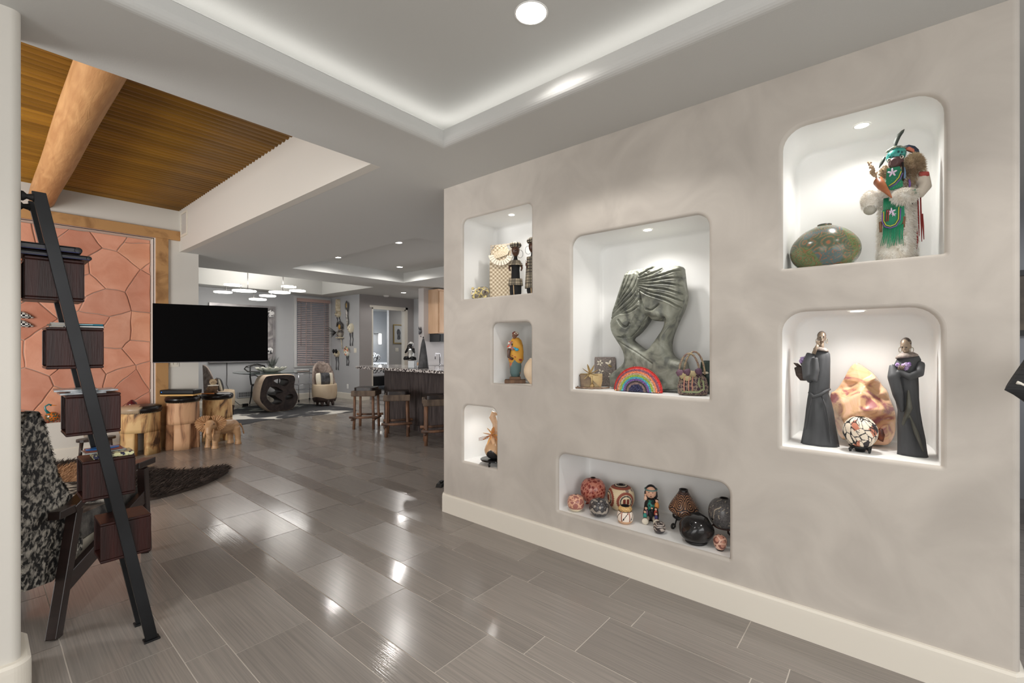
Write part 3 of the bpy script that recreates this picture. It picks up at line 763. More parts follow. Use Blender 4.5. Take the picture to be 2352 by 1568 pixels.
mb = MB(); mb.tube([(.03, -.03, .02), (.0, -.06, .03), (-.04, -.03, .02)], [.01, .03, .01], 12); mb.build('lip', mat('shell_lip', (222, 170, 150), rough=.3), t)
t = thing('black_pot', 'small black pottery bowl at right end of stone ledge', 'bowl', (1.245, 7.88, .475))
mb = MB(); mb.lathe([(.03, 0), (.055, .03), (.05, .06), (.035, .075), (.03, .07)], n=24); mb.build('bowl_body', M_black, t)
mb = MB(); mb.lathe([(.03, .07), (.036, .078), (.04, .076)], n=24, cap0=False, cap1=False); mb.build('rim', M_black, t)
mb = MB(); mb.tube([(0, 0, 0), (-.02, 0, .18), (-.045, 0, .34)], [.004, .003, .001], 6); o = mb.build('dry_twig', mat('dry_twig', (70, 55, 45))); o.location = (1.19, 7.95, .475); tag(o, 'thin dry twig leaning on the red stone wall', 'twig')
# checkered wooden fish hanging on the stone
for k, (z, l) in enumerate(((1.76, 'upper black and white checkered fish hanging on the stone wall'), (1.655, 'lower black and white checkered fish hanging on the stone wall'))):
    t = thing('checkered_fish', l, 'wall ornament', (.36, 8.02, z), R(0))
    mb = MB(); mb.tube([(-.12, 0, .03), (-.06, 0, .03), (0, 0, .02), (.06, 0, .0), (.10, 0, -.01 + .0 * k)], [.012, .035, .042, .026, .004], 12, flat=1.0); mb.build('fish_body', mat('black_white_checker', (20, 20, 28), (230, 230, 225), scale=42, kind='checker', lo=.4, hi=.6, rough=.4), t)
    mb = MB(); mb.tube([(-.12, 0, .03), (-.17, 0, .07)], [.01, .03], 8); mb.build('tail', mat('black_white_tail', (20, 20, 28), (230, 230, 225), scale=42, kind='checker', lo=.4, hi=.6, rough=.4), t)

# low bench with carved bird in front of the hearth
t = thing('low_stool', 'low dark wooden stool standing before the white hearth wall', 'stool', (.95, 7.50, 0))
M_dkw = mat('dark_carved_wood', (66, 50, 42), (40, 30, 26), scale=6, st=(1, 1, 5), rough=.4)
mb = MB(); mb.poly(smoothloop([(-.18, -.09), (-.02, -.12), (.18, -.08), (.2, .06), (0, .1), (-.17, .08)], 2), [], (0, 0, .25), (1, 0, 0), (0, 1, 0), (0, 0, .028)); mb.build('seat', M_dkw, t)
for x, y in ((-.13, -.06), (.13, -.06), (.12, .05), (-.12, .05)):
    mb = MB(); mb.tube([(x * 1.15, y * 1.15, 0), (x, y, .25)], [.014, .018], 10); mb.build('leg', M_dkw, t)
t = thing('driftwood_bird', 'small grey driftwood bird carving on the low stool', 'carving', (.90, 7.50, .278))
mb = MB(); mb.ball((0, 0, .03), (.06, .03, .028), 14); mb.ball((-.05, 0, .06), .02, 10); mb.build('carved_body', mat('driftwood', (150, 138, 124), (110, 98, 86), scale=14, rough=.8), t, remesh=.004, smooth=3)
mb = MB(); mb.tube([(-.065, 0, .06), (-.09, 0, .055)], [.006, .001], 8); mb.build('beak', M_dkw, t)

# wall plates and vent
def plate(name, label, cat, loc, axis, w=.075, h=.12, m=None, toggles=1, part='toggle'):
    """axis: 'y' plate facing -Y, 'x' plate facing -X"""
    t = thing(name, label, cat, loc, 0 if axis == 'y' else R(-90))
    mb = MB(); mb.box((0, -.003, 0), (w, .006, h)); mb.build('cover_plate', m or M_plate, t, bevel=.0015)
    for i in range(toggles):
        mb = MB(); mb.box(((i - (toggles - 1) / 2) * .045, -.009, 0), (.03, .007, .06)); mb.build(part, m or M_plate, t, bevel=.001)
    return t
M_plate = mat('ivory_plate', (226, 220, 206), rough=.4)
plate('light_switch', 'double ivory switch plate on pale wall beneath television corner', 'light switch', (1.80, 7.759, 1.17), 'y', .12, .12, toggles=2)
t = thing('wall_vent', 'white slotted air vent high on the pale beam face', 'vent', (1.868, 7.52, 3.10), R(-90))
mb = MB(); mb.poly([(-.15, -.17), (.15, -.17), (.15, .17), (-.15, .17)], [[(-.12, -.14), (.12, -.14), (.12, .14), (-.12, .14)]], (0, 0, 0), (1, 0, 0), (0, 0, 1), (0, -.012, 0)); mb.build('frame', M_plate, t)
mb = MB(); [mb.box((0, -.004, -.13 + i * .02), (.24, .006, .012), (R(30), 0, 0)) for i in range(14)]; mb.build('slats', mat('vent_grey', (196, 192, 186), rough=.5), t)

# television on a swivel arm
A_, B_ = Vector((1.456, 7.23, 0)), Vector((2.700, 6.85, 0)); c = (A_ + B_) / 2; rz = math.atan2(B_.y - A_.y, B_.x - A_.x); Wt = (B_ - A_).length
t = thing('television', 'large black flat television swung out on a wall arm', 'television', (c.x, c.y, 1.57), rz)
mb = MB(); mb.box((0, .02, 0), (Wt, .035, .765)); mb.build('housing', mat('tv_housing', (10, 10, 11), rough=.6, spec=.1), t, bevel=.004)
mb = MB(); mb.box((0, .0015, .003), (Wt - .012, .002, .748)); mb.build('screen', mat('tv_screen', (2, 2, 3), rough=.55, spec=.06), t)
mb = MB(); mb.box((0, .0015, -.377), (Wt, .003, .008)); mb.build('lower_bezel', mat('tv_bezel', (96, 94, 100), rough=.4), t)
mb = MB(); mb.box((0, .05, 0), (.35, .03, .3)); mb.build('mount_plate', M_steel, t)
mb = MB(inv(t)); mb.M = inv(t) if False else (Matrix.Translation((c.x, c.y, 1.57)) @ Matrix.Rotation(rz, 4, 'Z')).inverted()
mb.tube([(c.x + .02, c.y + .06, 1.57), (c.x + .22, 7.4, 1.57), (1.98, 7.755, 1.57)], .022, 10); mb.build('swivel_arm', M_steel, t)

# tree stump stools
M_bark = mat('spalted_tamarind_wood', (216, 180, 126), (84, 60, 44), scale=5.5, st=(1.6, 1.6, .5), lo=.46, hi=.66, rough=.6, bump=.25, bs=12, dist=1.2, detail=8, c3=(190, 146, 98))
M_bark2 = mat('reddish_spalted_wood', (212, 168, 130), (96, 74, 60), scale=5.0, st=(1.6, 1.6, .4), lo=.46, hi=.68, rough=.6, bump=.25, bs=12, dist=1.2, detail=8, c3=(184, 138, 104))
M_leather = mat('black_leather', (26, 22, 21), (16, 13, 12), scale=3, rough=.25)
M_leather2 = vcol('black_and_tan_cowhide', .35)
M_nail = mat('brass_nails', (190, 180, 150), rough=.3, metal=.9)
def stump(loc, rz, r, h, ch_, label, mb_m, cu_m, seed):
    t = thing('stump_stool', label, 'stool', loc, rz, 'tree stump stools by the hearth'); rnd = random.Random(seed)
    ph = [rnd.uniform(0, 6) for _ in range(4)]
    wob = lambda a, z: .03 * math.sin(2 * a + ph[0] + z * 2) + .025 * math.sin(3 * a + ph[1] - z * 3) + .012 * math.sin(7 * a + ph[2]) + .05 * max(0, 1 - z / .3) * (1 if z < .3 else 0)
    cut = h * .53; mb = MB()
    mb.lathe([(r, cut), (r, cut + .05), (r * .99, h * .7), (r * .97, h - .02), (r * .96, h)], n=56, wob=wob)
    for k in range(4):
        a0 = k * PI / 2 + R(17); a1 = (k + 1) * PI / 2 - R(17); rs = []
        for z in (0, cut * .33, cut * .66, cut + .002):
            ring = []
            for i in range(9):
                a = a0 + (a1 - a0) * i / 8; rr = r * (1 + wob(a, z)); ring.append((rr * math.cos(a), rr * math.sin(a), z))
            for i in range(8, -1, -1):
                a = a0 + (a1 - a0) * i / 8; rr = r * .55; ring.append((rr * math.cos(a), rr * math.sin(a), z))
            rs.append(ring)
        mb.rings(rs, 0, False)
    o = mb.build('trunk', mb_m, t)
    for p in o.data.polygons:
        c = Vector((p.center.x, p.center.y, 0))
        if not p.use_smooth and c.length > r * .85 and p.normal.dot(c.normalized()) > .8: p.use_smooth = True
    mb = MB(); mb.lathe([(r * .98, h - .012), (r * 1.05, h + .005), (r * 1.09, h + ch_ * .45), (r * 1.04, h + ch_ * .8), (r * .8, h + ch_ * .97), (r * .3, h + ch_), (.001, h + ch_)], n=48, wob=lambda a, z: wob(a, .5) * .8, cap1=False); o = mb.build('cushion', cu_m, t)
    if cu_m is M_leather2: repaint(o, lambda p: (172, 150, 124) if p.x < -.02 + .06 * mnoise.noise(p * 9) else (26, 20, 18))
    mb = MB()
    for i in range(70):
        a = i * 2 * PI / 70; rr = r * 1.01 * (1 + wob(a, .5) * .8) + .004; mb.ball((rr * math.cos(a), rr * math.sin(a), h - .006), .0042, 6)
    mb.build('nail_trim', M_nail, t)
    return t
stump((1.395, 7.53, 0), R(-12), .205, .55, .085, 'leftmost stump stool, its black cushion patched with tan', M_bark, M_leather2, 1)
stump((1.847, 7.52, 0), R(30), .195, .645, .08, 'middle stump stool with a black speaker box on top', M_bark2, M_leather, 2)
stump((2.335, 7.74, 0), R(10), .185, .625, .08, 'right-hand stump stool with a teddy bear figurine on top', M_bark, M_leather, 3)
t = thing('speaker_box', 'flat black speaker box with blue light on middle stump stool', 'speaker', (1.825, 7.50, .7265), R(-46))
mb = MB(); mb.box((0, 0, .052), (.44, .2, .06)); mb.build('housing', mat('satin_black', (14, 15, 17), rough=.4, spec=.3), t, bevel=.014, seg=4)
mb = MB(); mb.box((0, -.0, .01), (.43, .19, .02)); mb.build('wood_base', mat('pale_wood_edge', (212, 168, 100), rough=.5), t, bevel=.002)
mb = MB(); mb.ball((-.19, -.101, .052), (.006, .002, .004), 10); mb.build('indicator_light', mat('blue_led', (30, 110, 230), emit=(40, 130, 255), es=1.5), t)
mb = MB(); mb.tube([(-.09, 0, .01), (.09, 0, .01)], [.008, .01], 10); o = mb.build('drum_beater', mat('orange_wood', (176, 108, 50), rough=.4)); o.location = (2.17, 7.62, .7035); o.rotation_euler = (0, 0, R(-40)); tag(o, 'small wooden beater between the speaker box and teddy bear', 'stick')
# teddy bear figurine
M_ted = mat('carved_bear_brown', (110, 86, 62), (74, 54, 38), scale=20, rough=.8, bump=.3, bs=90)
t = thing('teddy_bear_figurine', 'brown seated teddy bear figurine with a white ruffled collar', 'figurine', (2.27, 7.70, .7065), R(-42))
mb = MB(); mb.ball((0, 0, .065), (.055, .048, .068), 18); mb.tube([(-.03, -.02, .025), (-.07, -.09, .022)], [.026, .022], 12); mb.tube([(.03, -.02, .025), (.08, -.085, .022)], [.026, .022], 12)
mb.tube([(-.045, 0, .10), (-.065, -.035, .06), (-.035, -.055, .05)], [.02, .018, .016], 12); mb.tube([(.045, 0, .10), (.065, -.035, .06), (.035, -.055, .05)], [.02, .018, .016], 12)
mb.build('body', M_ted, t, remesh=.006, smooth=4)
mb = MB(); mb.ball((0, -.005, .165), (.050, .044, .045), 18); mb.ball((0, -.045, .155), (.018, .016, .014), 12)
mb.build('head', mat('bear_face', (196, 176, 144), (150, 128, 100), scale=20, rough=.8), t, remesh=.005, smooth=2)
for sx in (-1, 1):
    mb = MB(); mb.ball((sx * .038, .0, .198), (.018, .009, .018), 12); mb.build('ear', M_ted, t)
    mb = MB(); mb.ball((sx * .015, -.043, .172), .0045, 8); mb.build('eye', M_black, t)
mb = MB(); mb.ball((0, -.061, .158), (.006, .004, .005), 8); mb.build('nose', M_black, t)
mb = MB(); mb.lathe([(.03, .128), (.062, .118), (.07, .112), (.06, .112), (.03, .12)], n=48, wob=lambda a, z: .09 * math.sin(14 * a), cap0=False, cap1=False); mb.build('ruffled_collar', mat('cream_ruffle', (230, 224, 210), rough=.8), t)
# carved elephant
M_ele = mat('carved_suar_wood', (206, 168, 128), (156, 112, 74), scale=5, st=(1, 1, 3), lo=.3, hi=.8, rough=.4, bump=.12, bs=50, dist=1)
t = thing('carved_elephant', 'carved wooden elephant with fan ears standing before the stump stools', 'carving', (2.24, 7.22, 0), R(194))
mb = MB(); mb.ball((-.02, 0, .265), (.19, .115, .10), 22); mb.ball((-.13, 0, .255), (.10, .10, .10), 16); mb.ball((.10, 0, .285), (.10, .095, .10), 16)
for x, y, dx in ((.14, .075, .02), (.13, -.085, .05), (-.17, .075, -.02), (-.16, -.075, .0)):
    mb.tube([(x - dx, y * .8, .24), (x, y, .14), (x + dx * .3, y, .05), (x + dx * .3, y, .0)], [.058, .042, .034, .046], 14)
HR = Matrix.Translation((.15, .0, .30)) @ Matrix.Rotation(R(48), 4, 'Z') @ Matrix.Translation((-.17, 0, -.30))
mb.M = HR
mb.ball((.235, 0, .315), (.085, .078, .082), 18); mb.ball((.25, 0, .36), (.05, .055, .04), 14)
mb.tube([(.27, 0, .33), (.325, .0, .29), (.345, .0, .23), (.335, .01, .17), (.31, .02, .135), (.285, .03, .145)], [.05, .042, .032, .026, .02, .014], 14)
mb.M = Matrix()
mb.tube([(-.25, 0, .28), (-.285, .01, .2), (-.30, .015, .12)], [.016, .01, .012], 8)
mb.build('body', M_ele, t, remesh=.007, smooth=5)
for sy in (-1, 1):
    mb = MB(HR); cx = Vector((.215, sy * .055, .34)); rs = []; n = 30
    uu = Vector((-.10, sy * .95, .0)).normalized(); vv = Vector((-.15, 0, 1)).normalized(); nn = uu.cross(vv)
    front = []; back = []
    for i in range(n + 1):
        a = R(118) - R(205) * i / n; rad = .135 * (1 - .16 * abs(math.sin(a * 1.0 - .2))) * (1 + .025 * math.cos(i * PI))
        front.append(cx + uu * rad * math.cos(a) * 1.0 + vv * rad * math.sin(a) + nn * (.010 if i % 2 else -.010)); 
    V_ = [cx + nn * .007, cx - nn * .007] + [p + nn * .005 for p in front] + [p - nn * .005 for p in front]
    F_ = [(0, 2 + i, 3 + i) for i in range(n)] + [(1, 3 + n + 1 + i, 3 + n + i) for i in range(n)] + [(2 + i, 3 + n + i, 4 + n + i, 3 + i) for i in range(n)]
    mb.add(V_, F_, 0, False)
    for i in range(3, n - 1, 3): mb.tube([cx + nn * .006 + (front[i] - cx) * .22, cx + nn * .010 + (front[i] - cx) * .6, front[i] + nn * .004], [.002, .0045, .003], 6); mb.tube([cx - nn * .006 + (front[i] - cx) * .22, cx - nn * .010 + (front[i] - cx) * .6, front[i] - nn * .004], [.002, .0045, .003], 6)
    mb.build('ear', M_ele, t)
    mb = MB(HR); mb.tube([(.285, sy * .042, .27), (.33, sy * .05, .215), (.345, sy * .05, .175)], [.013, .01, .003], 10); mb.build('tusk', mat('pale_tusk', (226, 176, 128), rough=.35), t)
    mb = MB(HR); mb.ball((.295, sy * .056, .345), .008, 8); mb.build('eye', mat('dark_eye', (50, 30, 20), rough=.3), t)
# ================================================================== DINING ROOM
M_suar = mat('pale_root_wood', (214, 196, 176), (186, 160, 134), scale=3, lo=.3, hi=.75, rough=.45, dist=1.5, bump=.08)
M_heart = mat('dark_heartwood', (70, 58, 54), (36, 30, 30), scale=4, st=(1, 1, 1), lo=.3, hi=.7, rough=.35, dist=3, bump=.15)
# window blind
t = thing('window_blind', 'closed dusty pink horizontal slat blind on the dining room window', 'blind', (5.86, 11.93, 2.66))
mb = MB(); mb.box((0, -.03, -.045), (.90, .05, .09)); mb.build('head_rail', mat('blind_rail', (186, 158, 150), rough=.6), t, bevel=.004)
mb = MB(); [mb.box((0, -.02, -.12 - i * .0485), (.87, .003, .056), (R(-70), 0, 0)) for i in range(34)]; mb.build('slats', mat('blind_slat_pink', (228, 208, 204), rough=.6), t)
mb = MB(); mb.box((0, -.02, -1.755), (.87, .03, .025)); mb.build('bottom_rail', mat('blind_rail2', (190, 164, 156), rough=.6), t)
for x in (-.22, .28):
    mb = MB(); mb.box((x, -.05, -.92), (.012, .002, 1.66)); mb.build('ladder_tape', mat('blind_tape', (176, 150, 144), rough=.7), t)
mb = MB(); mb.tube([(-.36, -.055, -.1), (-.36, -.055, -1.25)], .006, 8); mb.build('tilt_wand', mat('wand', (150, 130, 126)), t)
# big silver framed panel
t = thing('wall_panel_picture', 'large grey textured art panel in a brushed silver frame behind television', 'picture', (4.148, 11.958, 1.707))
mb = MB(); mb.box((0, -.03, 0), (1.40, .055, 1.35)); mb.build('panel', mat('mottled_grey_art', (120, 116, 118), (176, 170, 170), scale=3.2, lo=.4, hi=.65, rough=.5, dist=2, detail=9), t)
mb = MB(); mb.poly([(-.72, -.69), (.72, -.69), (.72, .69), (-.72, .69)], [[(-.66, -.63), (.66, -.63), (.66, .63), (-.66, .63)]], (0, -.062, 0), (1, 0, 0), (0, 0, 1), (0, .062, 0)); mb.build('frame', mat('brushed_silver', (138, 134, 136), (170, 166, 166), scale=5, st=(1, 1, 1), rough=.35, metal=.6), t, bevel=.004)
for (x, z, r_) in ((.60, .50, .09), (.58, -.42, .08)):
    mb = MB(); mb.lathe([(r_, 0), (r_, .008), (r_ * .9, .012), (.001, .012)], (x, -.066, z), 24, M=Matrix.Rotation(R(90), 4, 'X'), wob=lambda a, z: .05 * math.sin(5 * a)); mb.build('painted_medallion', mat('medallion', (232, 230, 230), (50, 50, 56), scale=14, lo=.52, hi=.58, rough=.4), t)
# table
GZ = .797
t = thing('dining_table', 'glass topped dining table on a carved dark and pale root base', 'dining table', (4.25, 10.3, 0))
OUTL = [(3.93, .79), (4.462, .79), (4.521, .699), (4.507, .61), (4.485, .507), (4.536, .398), (4.581, .289), (4.574, .199), (4.492, .057), (4.40, .004), (4.174, .001), (4.021, .006), (3.953, .042), (3.872, .136), (3.806, .214), (3.773, .288), (3.779, .414), (3.792, .498), (3.826, .638), (3.872, .735)]
H1 = [(4.049, .67), (4.146, .70), (4.288, .70), (4.374, .655), (4.36, .589), (4.302, .525), (4.203, .556), (4.132, .604), (4.077, .637)]
H2 = [(3.994, .555), (4.118, .532), (4.181, .484), (4.259, .434), (4.245, .391), (4.063, .377), (4.132, .298), (4.245, .23), (4.217, .159), (4.118, .14), (4.035, .17), (3.98, .23), (3.926, .288), (3.913, .375), (3.94, .473)]
H3 = [(4.302, .328), (4.404, .364), (4.477, .328), (4.462, .254), (4.36, .234), (4.288, .24)]
ol, h1, h2, h3 = (smoothloop(p, 2) for p in (OUTL, H1, H2, H3))
DB = 10.42
def sc_(P, k, c=None):
    cx = sum(p[0] for p in P) / len(P); cy = sum(p[1] for p in P) / len(P); return [(cx + (p[0] - cx) * k, cy + (p[1] - cy) * k) for p in P]
mb = wmb(t)
n = len(ol); cxo, czo = 4.17, .40
def ringo(k, y): return [(cxo + (p[0] - cxo) * k, y, max(.001, min(.793, czo + (p[1] - czo) * k))) for p in ol]
mb.rings([ringo(.97, 10.0), ringo(1.0, 10.02), ringo(1.03, 10.16), ringo(1.0, 10.32), ringo(.96, DB)], 0, True, False, False)
mb.build('root_sides', M_suar, t)
mb = wmb(t); inner = [(p[0], p[2]) for p in ringo(.97, 0)]
mb.poly(inner, [h1, h2, h3], (0, 10.0, 0), (1, 0, 0), (0, 0, 1), (0, 0, 0))
for h in (h1, h2, h3):
    k = len(h); A0 = [(x, 10.0, z) for x, z in h]; A1 = [(x, 10.12, z) for x, z in sc_(h, .96)]; A2 = [(x, DB, z) for x, z in sc_(h, 1.0)]
    for P0, P1 in ((A0, A1), (A1, A2)): mb.add(P0 + P1, [(i, (i + 1) % k, (i + 1) % k + k, i + k) for i in range(k)], 0, True)
mb.poly([(p[0], p[2]) for p in ringo(.96, 0)], [h1, h2, h3], (0, DB, 0), (1, 0, 0), (0, 0, 1), (0, 0, 0))
o = mb.build('heartwood_face', M_heart, t)
mb = wmb(t); mb.ball((4.17, 10.3, .79), (.001, .001, .001), 6)
mb = wmb(t); P_ = []
for i in range(72):
    a = i * 2 * PI / 72; c_, s_ = math.cos(a), math.sin(a); e = .62
    P_.append((4.34 + .72 * math.copysign(abs(c_) ** e, c_), 10.78 + .66 * math.copysign(abs(s_) ** e, s_)))
mb.poly(P_, [], (0, 0, GZ), (1, 0, 0), (0, 1, 0), (0, 0, .014))
mb.build('glass_top', mat('table_glass', (170, 196, 190), rough=.02, trans=.85, spec=.6), t)
mb = wmb(t); k = len(P_); A = [(x, y, GZ + .0005) for x, y in sc_(P_, 1.002)]; B = [(x, y, GZ + .0135) for x, y in sc_(P_, 1.002)]
mb.add(A + B, [(i, (i + 1) % k, (i + 1) % k + k, i + k) for i in range(k)]); mb.build('glass_edge', mat('dark_glass_edge', (40, 52, 50), rough=.15), t)
# shell bowl with air plants
t.location.z += .0075
t = thing('shell_planter', 'white scalloped shell bowl of spiky grey air plants on the glass table', 'planter', (4.26, 10.62, GZ + .022))
mb = MB(); mb.lathe([(.12, 0), (.18, .012), (.26, .05), (.315, .10), (.305, .105), (.24, .06), (.16, .03), (.001, .022)], n=96, sy=.62, wob=lambda a, z: (.07 * math.sin(13 * a) if z > .04 else .01 * math.sin(13 * a)), cap1=False)
for i, v in enumerate(mb.v):
    if v.z > .09: v.z += .016 * math.sin(13 * math.atan2(v.y / .62, v.x) + 1.2)
mb.build('shell_bowl', mat('shell_white', (228, 226, 216), (206, 204, 190), scale=9, rough=.3), t)
rnd = random.Random(7)
def leaf(mb, p, d, L_, w, bend, n=6):
    p = Vector(p); d = Vector(d).normalized(); s_ = d.cross(Vector((0, 0, 1))); s_ = s_.normalized() if s_.length > .05 else Vector((1, 0, 0)); vs = []; fs = []
    for i in range(n + 1):
        f = i / n; q = p + d * L_ * f + Vector((0, 0, -bend * L_ * f * f)) ; ww = w * (1 - f) ** .7 * (.55 + f)
        vs += [q - s_ * ww, q + Vector((0, 0, -ww * .6)), q + s_ * ww]
    for i in range(n):
        a = i * 3; fs += [(a, a + 1, a + 4, a + 3), (a + 1, a + 2, a + 5, a + 4)]
    mb.add(vs, fs, 0, True)
mb = MB()
for i in range(46):
    a = rnd.uniform(0, 2 * PI); leaf(mb, (rnd.uniform(-.03, .05), rnd.uniform(-.03, .03), .05), (math.cos(a) * .45, math.sin(a) * .3, 1), rnd.uniform(.22, .42), .008, rnd.uniform(0, .25))
mb.build('tall_spiky_leaves', mat('dusky_leaf', (74, 80, 74), (44, 50, 48), scale=8, rough=.5), t)
for k, (cx, cy, c_) in enumerate([(-.16, .0, (176, 184, 176)), (-.07, -.06, (150, 160, 150)), (.06, -.07, (186, 192, 186)), (.15, -.02, (120, 132, 120)), (.0, .06, (160, 166, 160)), (-.2, .05, (110, 120, 112))]):
    mb = MB()
    for i in range(26):
        a = i * 2.4; leaf(mb, (cx, cy, .05), (math.cos(a) * .9, math.sin(a) * .9, .25 + .9 * (i / 26)), rnd.uniform(.09, .14), .009, .15, 4)
    mb.build('air_plant', mat('silver_leaf_%d' % k, c_, rough=.6), t)
mb = MB()
for i in range(40): mb.ball((rnd.uniform(-.2, .2), rnd.uniform(-.1, .1), .045), rnd.uniform(.014, .022), 6)
mb.build('dark_pebbles', mat('dark_moss', (52, 58, 52), rough=.9), t)['kind'] = 'stuff'
# driftwood on the table
t = thing('driftwood_branch', 'twisted dark grey driftwood branch at left end of the glass table', 'driftwood', (3.86, 10.66, GZ + .0225))
mb = MB(inv(t)); o_ = Vector((3.86, 10.66, GZ + .0225))
mb.tube([o_ + Vector(p) for p in ((.16, -.05, .012), (.05, 0, .02), (-.06, .03, .03), (-.12, .05, .09), (-.09, .02, .145), (.0, -.02, .165), (.10, -.06, .16), (.18, -.08, .15))], [.012, .016, .016, .015, .013, .012, .01, .006], 8)
mb.tube([o_ + Vector(p) for p in ((-.02, .0, .165), (.06, -.02, .19), (.12, -.06, .185))], [.01, .008, .003], 8)
mb.tube([o_ + Vector(p) for p in ((-.09, .02, .13), (-.03, -.02, .11), (.05, -.05, .12))], [.01, .008, .004], 8)
mb.build('twisted_stem', mat('grey_driftwood', (84, 82, 80), (50, 50, 50), scale=16, rough=.7), t, remesh=.005, smooth=2)
# trunk chairs
M_pc = mat('cream_pillow', (226, 220, 204), rough=.9)
M_pb = mat('grey_hide_band', (84, 84, 88), (30, 30, 33), scale=12, lo=.4, hi=.65, rough=.35)
M_trunkchair = mat('pale_carved_trunk', (220, 202, 176), (194, 168, 136), scale=2.4, lo=.3, hi=.8, rough=.5, dist=1)
M_swirl = mat('grey_swirl_bark', (176, 160, 150), (110, 94, 88), scale=5, lo=.3, hi=.7, rough=.5, dist=3.5)
M_darkroot = mat('dark_root', (84, 68, 62), (52, 42, 40), scale=5, rough=.5, dist=2)
def trunk_chair(loc, rz, label):
    """seat faces local -Y"""
    t = thing('trunk_chair', label, 'chair', loc, rz, 'carved tree trunk dining chairs')
    w = lambda a, z: .03 * math.sin(2 * a + 1) + .015 * math.sin(5 * a)
    r = .27; mb = MB(); mb.lathe([(r * .84, .10), (r * .93, .14), (r, .24), (r * 1.03, .36), (r, .47), (r * .97, .50), (r * .93, .503), (r * .88, .47), (.001, .455)], n=48, wob=w, cap1=False); mb.build('seat_drum', M_trunkchair, t)
    # dark root lower edge, a rising wave
    mb = MB(); rs = []
    for i in range(60):
        a = i * 2 * PI / 60; top = .17 + .045 * math.sin(a * 2 + .4) + .08 * max(0, math.sin(a - .2 - PI * 1.55)) ; rs.append((a, top))
    vs = []
    for a, top in rs:
        k = 1 + w(a, 0)
        for rr, z in ((r * .80, .09), (r * .875, .09), (r * .955, .15), (r * .96 + .045 * (top - .15) / .1 * r, max(.16, top))): vs.append((rr * 1.012 * k * math.cos(a), rr * 1.012 * k * math.sin(a), z))
    mb.add(vs, [(i * 4 + j, ((i + 1) % 60) * 4 + j, ((i + 1) % 60) * 4 + j + 1, i * 4 + j + 1) for i in range(60) for j in range(3)], 0, True); mb.build('root_edge', M_darkroot, t)
    for a in (R(-125), R(-55), R(-90), R(60), R(120)):
        x, y = .2 * math.cos(a), .2 * math.sin(a); mb = MB(); mb.tube([(x * 1.08, y * 1.08, 0), (x * 1.06, y * 1.06, .05), (x, y, .13)], [.026, .032, .05], 12); mb.build('leg', M_darkroot, t)
    # back shell
    mb = MB(); vs = []; n = 26; m = 10
    for i in range(n + 1):
        a = R(90 - 88) + R(176) * i / n; f = abs(i / n - .5) * 2; top = .50 + .50 * (1 - f ** 3.2) + (.02 if i % 2 else 0) * (1 - f)
        for j in range(m + 1):
            g = j / m; z = .47 + (top - .47) * g; lean = .05 * g
            for rr in (r * (1 + w(a, 0)) - .0, r * (1 + w(a, 0)) - .045): vs.append((rr * math.cos(a) * (1 - .06 * g), rr * math.sin(a) * (1 - .12 * g) + lean, z))
    W_ = (m + 1) * 2
    fs = []
    for i in range(n):
        for j in range(m):
            b = i * W_ + j * 2; fs += [(b, b + W_, b + W_ + 2, b + 2), (b + 1, b + 3, b + W_ + 3, b + W_ + 1)]
        b = i * W_ + m * 2; fs.append((b, b + W_, b + W_ + 1, b + 1))
    for i in (0, n):
        for j in range(m): b = i * W_ + j * 2; fs.append((b, b + 1, b + 3, b + 2) if i else (b, b + 2, b + 3, b + 1))
    mb.add(vs, fs, 0, True); mb.build('carved_backrest', M_swirl, t)
    return t
tc1 = trunk_chair((5.32, 10.27, .0098), R(-8), 'carved trunk chair at right of table, swirled grey back facing camera')
tc2 = dup(tc1, (3.17, 10.38, .0098), R(78), 'carved trunk chair at left of table, partly hidden by bear figurine')
def studded_pillow(loc, rot, label, bw=.52):
    t = thing('studded_pillow', label, 'pillow', loc, 0, 'studded pillows on the trunk chairs'); t.rotation_euler = rot
    def pil(mb, x0, x1, k=1.0, hw=.20, hh=.145, d=.065):
        n, m = 16, 14; vs = []
        for sgn in (-1, 1):
            for i in range(n + 1):
                for j in range(m + 1):
                    u = x0 + (x1 - x0) * i / n; v = -1 + 2 * j / m
                    th = max(0, (1 - abs(u) ** 3)) ** .5 * max(0, (1 - abs(v) ** 3)) ** .5
                    vs.append((u * hw * (1 - .06 * v * v) * k, sgn * d * th * k, v * hh * (1 - .05 * u * u) * k))
        W_ = m + 1; o_ = (n + 1) * W_; fs = []
        for i in range(n):
            for j in range(m): a = i * W_ + j; fs += [(a, a + 1, a + W_ + 1, a + W_), (o_ + a, o_ + a + W_, o_ + a + W_ + 1, o_ + a + 1)]
        mb.add(vs, fs, 0, True)
    mb = MB(); pil(mb, -1, 1); mb.build('pillow_body', M_pc, t)
    mb = MB(); pil(mb, -bw, bw, 1.02); mb.build('hide_band', M_pb, t)
    mb = MB()
    for sx in (-bw - .02, bw + .02):
        for j in range(15):
            v = -.85 + 1.7 * j / 14; th = (1 - abs(sx) ** 3) ** .5 * (1 - abs(v) ** 3) ** .5; mb.ball((sx * .2, -.067 * th, v * .145), .005, 6)
    mb.build('stud_trim', M_nail, t); return t
studded_pillow((5.30, 10.24, .63), (R(-12), 0, R(-8)), 'cream pillow with studded dark band on the right trunk chair')
studded_pillow((3.17, 10.40, .62), (R(-14), 0, R(78)), 'dark studded pillow seen edge-on in the left trunk chair', .93)
